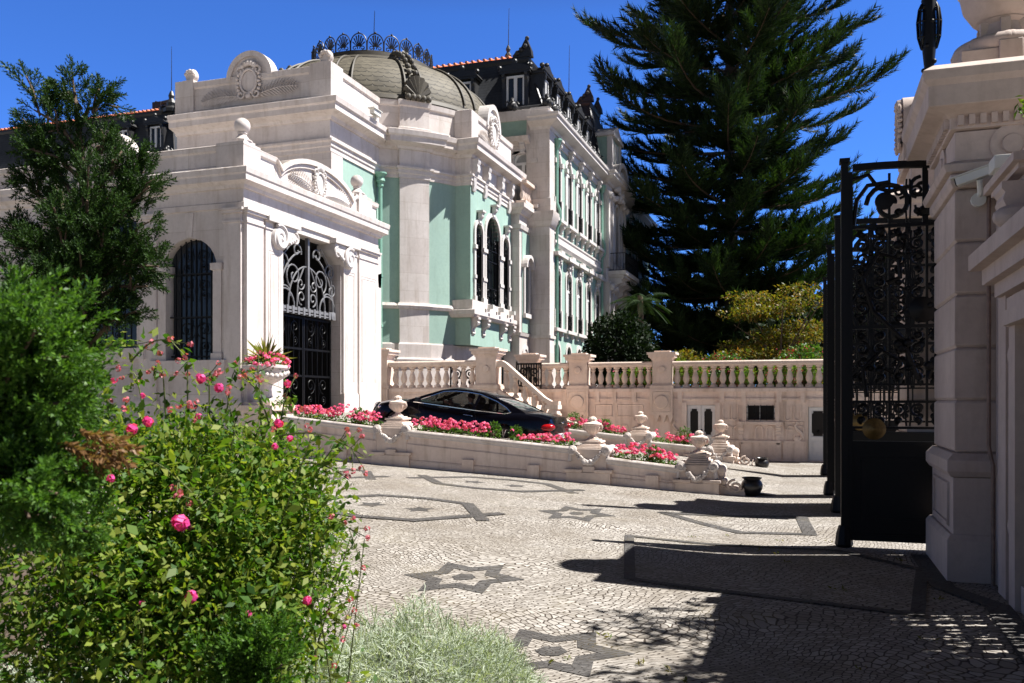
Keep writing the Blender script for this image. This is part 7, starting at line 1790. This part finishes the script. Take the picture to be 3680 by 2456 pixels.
def tall_juniper():
    rng = np.random.default_rng(100); d0 = 4.6
    base = at(150, 1500, d0); base[2] = 0.05
    top = at(165, 165, d0); limbs = []
    trunkp = [np.append(base, 0.05), at(170, 900, d0), at(200, 560, d0), at(185, 330, d0), top]
    limbs.append(trunkp)
    def limb(a, b, sag=0.0, n=3, rad=0.014):
        a = at(*a); b = at(*b); b = a+(b-a)*0.87; limbs.append([np.append(a, rad), a+(b-a)*0.5+np.array((0, 0, sag)), b])
    side = [((180, 300, 4.6), (232, 235, 4.6)), ((185, 250, 4.6), (125, 215, 4.6)), ((190, 360, 4.6), (60, 235, 4.5)), ((195, 420, 4.6), (45, 330, 4.5)), ((195, 380, 4.6), (265, 330, 4.6)), ((195, 500, 4.6), (60, 300, 4.7)), ((200, 520, 4.6), (350, 375, 4.4)), ((205, 480, 4.6), (285, 370, 4.4)), ((200, 600, 4.6), (365, 400, 4.3)), ((200, 600, 4.6), (45, 395, 4.6)), ((200, 650, 4.6), (335, 520, 4.3)), ((200, 650, 4.6), (390, 605, 4.3)), ((200, 700, 4.6), (360, 650, 4.4)), ((200, 700, 4.6), (10, 500, 4.6)), ((200, 620, 4.6), (5, 560, 4.4)), ((200, 780, 4.6), (20, 640, 4.4)), ((200, 800, 4.6), (330, 700, 4.4)), ((200, 760, 4.6), (120, 480, 4.2)), ((200, 760, 4.6), (250, 470, 4.2)), ((200, 800, 4.6), (180, 540, 4.1)), ((200, 820, 4.6), (90, 600, 4.1)), ((200, 700, 4.6), (120, 420, 5.0)), ((200, 700, 4.6), (260, 440, 5.0)), ((200, 800, 4.6), (270, 560, 5.1)), ((200, 800, 4.6), (60, 560, 5.1)), ((200, 640, 4.6), (200, 430, 4.2))]
    for a, b in side:
        limb(a, b, 0.05)
        A, B = at(*a), at(*b); B = A+(B-A)*0.87
        for k in range(4):
            u = rng.uniform(0.35, 0.9); p = A+(B-A)*u; e = p+(B-A)*0.18+rng.normal(size=3)*0.045+np.array((0, 0, 0.06)); limbs.append([np.append(p, 0.006), p+(e-p)*0.5+np.array((0, 0, 0.03)), e])
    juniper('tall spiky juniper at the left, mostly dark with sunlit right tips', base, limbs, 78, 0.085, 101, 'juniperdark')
tall_juniper()
def low_juniper():
    rng = np.random.default_rng(110); base = at(-60, 1500, 2.4); base[2] = 0.05; limbs = []
    for k in range(46):
        b = at(rng.uniform(-80, 205), rng.uniform(660, 1230), rng.uniform(2.1, 2.7))
        if b[2] > 2.35: continue
        a = at(-90, 1250-(1250-940)*rng.random(), 2.5)
        limbs.append([np.append(a, 0.008), a+(b-a)*0.55+np.array((0, 0, 0.06)), b])
    limbs.append([np.append(base, 0.04), at(-80, 1200, 2.5), at(-60, 900, 2.5)])
    root = juniper('feathery bright green juniper hanging in at the lower left edge', base, limbs, 95, 0.10, 111)
    P = [at(150+rng.uniform(-25, 45), 985+rng.uniform(-25, 40), 2.25) for k in range(4)]
    V, Fq = scatter(*SPRAY, np.array(P), rot_align(np.tile(at(260, 1040, 2.2)-at(120, 950, 2.2), (4, 1))+rng.normal(size=(4, 3))*0.02, None, 0.5, rng), 0.16); npmesh('dry_spray', V, Fq, M['juniperdry'], root)
low_juniper()
def sprig():
    rng = np.random.default_rng(120); base = at(640, 1900, 3.1); base[2] = 0.05
    limbs = [[np.append(base, 0.01), at(560, 1560, 3.1)]] + [[np.append(at(570, 1600, 3.1), 0.005), at(540+rng.uniform(-60, 110), 1500+rng.uniform(-40, 60), 3.05)] for k in range(9)]
    juniper('small green juniper sprig at the bottom between roses and silver bush', base, limbs, 60, 0.12, 121)
sprig()
def rose(c, r, rng, n=22):
    V = []; Fq = []
    for k in range(n):
        v = rng.normal(size=3); v /= np.linalg.norm(v); i = len(V)
        u = np.cross(v, rng.normal(size=3)); u /= np.linalg.norm(u); wv = np.cross(v, u); rr = r*rng.uniform(0.55, 1.0)
        p = c+v*rr*0.75
        V += [p-u*r*0.42, p-wv*r*0.42+v*r*0.10, p+u*r*0.45+v*r*0.16, p+wv*r*0.42+v*r*0.10]; Fq.append((i, i+1, i+2, i+3))
    return np.array(V), np.array(Fq)
def rose_bush():
    rng = np.random.default_rng(130)
    base = at(430, 1800, 3.8); base[2] = 0.05
    root = thing('rose_bush', 'big sprawling rose bush with pink blooms and many buds in the foreground', 'bush', base)
    lobes = [((470, 1200, 3.7), (0.56, 0.75, 0.50), 10000), ((330, 1150, 3.8), (0.55, 0.6, 0.42), 6500), ((575, 1150, 3.9), (0.42, 0.6, 0.42), 6500), ((615, 1330, 3.8), (0.34, 0.55, 0.50), 6000), ((440, 1430, 3.5), (0.60, 0.6, 0.36), 5500), ((200, 1330, 3.4), (0.46, 0.5, 0.36), 2600), ((120, 1530, 3.3), (0.4, 0.4, 0.22), 1800), ((560, 1020, 4.1), (0.40, 0.5, 0.24), 2400), ((360, 1010, 4.0), (0.40, 0.5, 0.22), 2200), ((480, 1640, 3.6), (0.75, 0.7, 0.42), 4000)]
    P = []; N = []
    for c, r, n in lobes:
        c = (c[0]-22, c[1]+(34 if c[1] < 1300 else 0), c[2])
        p, q = blob(n, at(*c), r, rng, 0.35); P.append(p); N.append(q)
    P = np.concatenate(P); N = np.concatenate(N); k = P[:, 2] > 0.1; P = P[k]; N = N[k]
    k = rng.random(len(P)) < 0.95; P = P[k]; N = N[k]; P = P+rng.normal(size=P.shape)*0.035
    V1, F1 = leaves(P, 0.022+0.034*rng.random(len(P))**1.4, N*0.6, 0.9, rng)
    st = MB(); shoots = []; SP = []; SD = []
    tips = [((300, 830, 3.6), (412, 790, 3.5)), ((640, 1000, 3.8), (840, 1050, 3.6)), ((650, 1080, 3.8), (800, 1100, 3.6)), ((600, 1000, 4.0), (590, 840, 4.0)), ((520, 950, 4.0), (540, 850, 4.0)), ((430, 950, 4.0), (430, 820, 4.0)), ((330, 950, 4.0), (300, 850, 4.0)), ((640, 1000, 4.0), (665, 890, 4.0)), ((680, 1200, 3.8), (825, 1230, 3.6)), ((700, 1300, 3.8), (800, 1190, 3.6)), ((680, 1350, 3.8), (790, 1370, 3.6)), ((480, 960, 4.0), (480, 855, 3.9)), ((380, 960, 4.0), (370, 840, 3.9)), ((250, 960, 4.0), (230, 860, 3.9)), ((270, 1050, 3.5), (440, 1130, 3.2)), ((560, 1150, 3.6), (450, 1170, 3.3)), ((690, 1450, 3.7), (800, 1440, 3.6)), ((600, 1500, 3.5), (730, 1560, 3.4)), ((700, 1150, 3.8), (790, 1010, 3.7)), ((620, 980, 4.0), (560, 870, 3.9)), ((200, 830, 3.7), (330, 800, 3.6))]
    bud = []
    for a, b in tips:
        A, B = at(*a), at(*b); pts = [A+(B-A)*u+np.array((0, 0, 0.05))*math.sin(math.pi*u) for u in np.linspace(0, 1, 7)]
        st.tube([tuple(p) for p in pts], 0.0045, 5, r1=0.002); m = 26
        for j in range(m):
            u = rng.random(); SP.append(A+(B-A)*u+np.array((0, 0, 0.05))*math.sin(math.pi*u)+rng.normal(size=3)*0.02)
        for j in range(3):
            e = B+rng.normal(size=3)*0.05; s0 = pts[5]; st.tube([tuple(s0), tuple(e)], 0.002, 4); bud.append(e)
    for k in range(150):
        c = P[rng.integers(len(P))]; e = c+rng.normal(size=3)*0.12+np.array((0, 0, 0.06)); b0 = base+np.array((rng.uniform(-0.5, 0.5), rng.uniform(-0.4, 0.4), 0)); mid = b0+(e-b0)*0.5+rng.normal(size=3)*0.12
        st.tube([tuple(b0), tuple(mid), tuple(e)], 0.007, 5, r1=0.002)
    V2, F2 = leaves(np.array(SP), 0.045, None, 0.9, rng, LEAF)
    V, Fq = cat([(V1, F1), (V2, F2)]); npmesh('foliage', V, Fq, M['rose_leaf'], root); st.build('stems', M['stem'], root, 60)
    bl = [(413, 1200, 24, 3.05), (438, 1370, 18, 3.1), (568, 1408, 11, 3.1), (340, 967, 15, 3.4), (303, 985, 16, 3.4), (262, 872, 9, 3.5), (460, 868, 14, 3.6), (502, 890, 13, 3.6), (327, 908, 8, 3.6), (640, 972, 13, 3.6), (660, 880, 11, 3.7), (665, 1005, 10, 3.6), (325, 1383, 8, 3.1), (790, 1438, 7, 3.4), (705, 1378, 13, 3.3), (255, 1098, 12, 3.3), (455, 955, 9, 3.5), (630, 1025, 10, 3.5)]
    for px, py, rp, d in bl:
        c = at(px, py, d); r = rp*0.436*d/882; V, Fq = rose(c, r, rng, 34 if rp > 12 else 20); npmesh('rose', V, Fq, M['rosepink'], root)
    for k in range(20):
        px, py = (rng.uniform(250, 690), rng.uniform(840, 1000)) if k < 9 else (rng.uniform(690, 830), rng.uniform(1040, 1330)) if k < 16 else (rng.uniform(250, 780), rng.uniform(1000, 1450))
        c0 = at(px, py, rng.uniform(3.4, 3.7))
        for j in range(rng.integers(1, 5)): bud.append(c0+rng.normal(size=3)*0.035)
    for c in bud[:82]:
        V, Fq = rose(np.array(c), 0.016, rng, 10); npmesh('rosebud', V, Fq, M['budpink'], root)
rose_bush()
def silver(label, c, r, h, n, seed):
    rng = np.random.default_rng(seed); c = np.array(c)
    root = thing('silver_bush', label, 'bush', (c[0], c[1], 0.05), 'silver leaved bushes')
    a = rng.uniform(0, 6.28, n); q = np.sqrt(rng.random(n))*r; hh = h*np.sqrt(np.maximum(0, 1-(q/r)**2))*(0.85+0.25*np.array([mnoise.noise((c[0]+x*math.cos(y)*3.5/r, x*math.sin(y)*3.5/r, seed)) for x, y in zip(q, a)]))
    P = np.stack([c[0]+q*np.cos(a), c[1]+q*np.sin(a), 0.05+hh*(0.45+0.62*rng.random(n)**0.45)], 1)
    D = rng.normal(size=(n, 3))*0.8+np.stack([np.cos(a)*q/r, np.sin(a)*q/r, np.full(n, 0.75)], 1)
    T = (np.array([(0, -0.5, 0), (0, 0.5, 0), (0.35, 0.5, 4), (0.35, -0.5, 4), (0.7, 0.45, -2), (0.7, -0.45, -2), (1, 0.2, 5), (1, -0.2, 5)])*np.array((1, 0.05, 0.025)), np.array([(0, 1, 2, 3), (3, 2, 4, 5), (5, 4, 6, 7)]))
    V, Fq = scatter(T[0], T[1], P, rot_align(D, None, 1.0, rng), 0.085*rng.uniform(0.6, 1.4, n)); o = npmesh('foliage', V, Fq, M['silver'], root); o['kind'] = 'stuff'
    m = MB(); m.lathe([(r*0.80, 0), (r*0.78, h*0.35), (r*0.5, h*0.62), (0.001, h*0.75)], (c[0], c[1], 0.04), 18)
    m.v = [(x+rng.normal()*0.02, y+rng.normal()*0.02, z) for x, y, z in m.v]; m.build('twiggy_core', plain('bush_core', (0.10, 0.11, 0.085), 0.9, var=0.4, sc=30), root, 60)
p = at(950, 1500, 5.1); silver('large silver leaved bush on the bed edge in the bottom middle', (p[0], p[1]), 0.80, 0.72, 12000, 140)
p = at(640, 1500, 4.7); silver('silver leaved bush half hidden behind the rose stems', (p[0], p[1]), 0.7, 0.7, 7000, 141)
p = at(150, 1560, 4.6); silver('silver leaved bush glimpsed at the bottom left below the rose bush', (p[0], p[1]), 0.8, 0.62, 6000, 142)
def twig():
    rng = np.random.default_rng(150)
    root = thing('overhanging_tree', 'bright green leafy tree whose twig tips reach in at the upper right edge', 'tree', (4.6, 8.6, 0))
    t = MB(); t.tube([(4.6, 8.6, -0.1), (4.5, 8.6, 3), (4.2, 8.5, 5.2), (3.2, 8.3, 6.6)], 0.16, 8, r1=0.05)
    PP = []; NN = []
    for k in range(16):
        a = rng.uniform(0, 6.28); c = (4.2+1.7*math.cos(a)*rng.random()**0.5, 8.2+2.0*math.sin(a)*rng.random()**0.5, 6.5+rng.uniform(-0.35, 0.9)); t.tube([(4.2, 8.5, 5.4), (3.6, 8.3, 6.3), c], 0.04, 5, r1=0.012)
        p, q = blob(330, c, (0.75, 0.75, 0.30), rng, 0.2); PP.append(p); NN.append(q)
    PP = np.concatenate(PP); NN = np.concatenate(NN); k = PP[:, 2] > 5.75; V, Fq = leaves(PP[k], 0.16, NN[k], 0.8, rng); npmesh('crown', V, Fq, M['gar_leaf'], root); t.build('trunk', M['bark'], root, 60)
    m = MB(); m.tube([tuple(at(2600, 300, 5.2)), tuple(at(2450, 265, 5)), tuple(at(2345, 235, 5))], 0.012, 6, r1=0.003); m.build('stem', M['stem'], root)
    P = np.array([at(2360+rng.uniform(-28, 150), 240+rng.uniform(-22, 30), 5+rng.uniform(-0.1, 0.1)) for k in range(60)])
    V, Fq = leaves(P, 0.075, np.tile(at(2300, 240, 5)-at(2360, 230, 5), (60, 1))*3, 0.5, rng, (LEAF[0]*np.array((1, 0.6, 1)), LEAF[1])); npmesh('foliage', V, Fq, M['gar_leaf'], root)
twig()
def weeds():
    """small weeds and dry moss tufts in the joints of the paving"""
    rng = np.random.default_rng(170); P = []; N = []
    while len(P) < 150:
        x, y = rng.uniform(-3.5, 1.3), rng.uniform(5.9, 13.5)
        if mnoise.noise((x*0.5, y*0.5, 4.0)) < 0.02 and rng.random() < 0.8: continue
        for j in range(rng.integers(3, 9)):
            P.append((x+rng.normal()*0.035, y+rng.normal()*0.035, 0.008)); N.append((rng.normal()*0.8, rng.normal()*0.8, 0.5))
    V, Fq = scatter(LEAF[0]*np.array((1, 0.6, 1)), LEAF[1], np.array(P), rot_align(np.array(N), None, 0.5, rng), 0.05*rng.uniform(0.5, 1.5, len(P)))
    o = npmesh('weeds', V, Fq, M['weed'], None); tag(o, 'small weeds sprouting from the joints of the near cobbles', 'weeds', kind='stuff')
weeds()
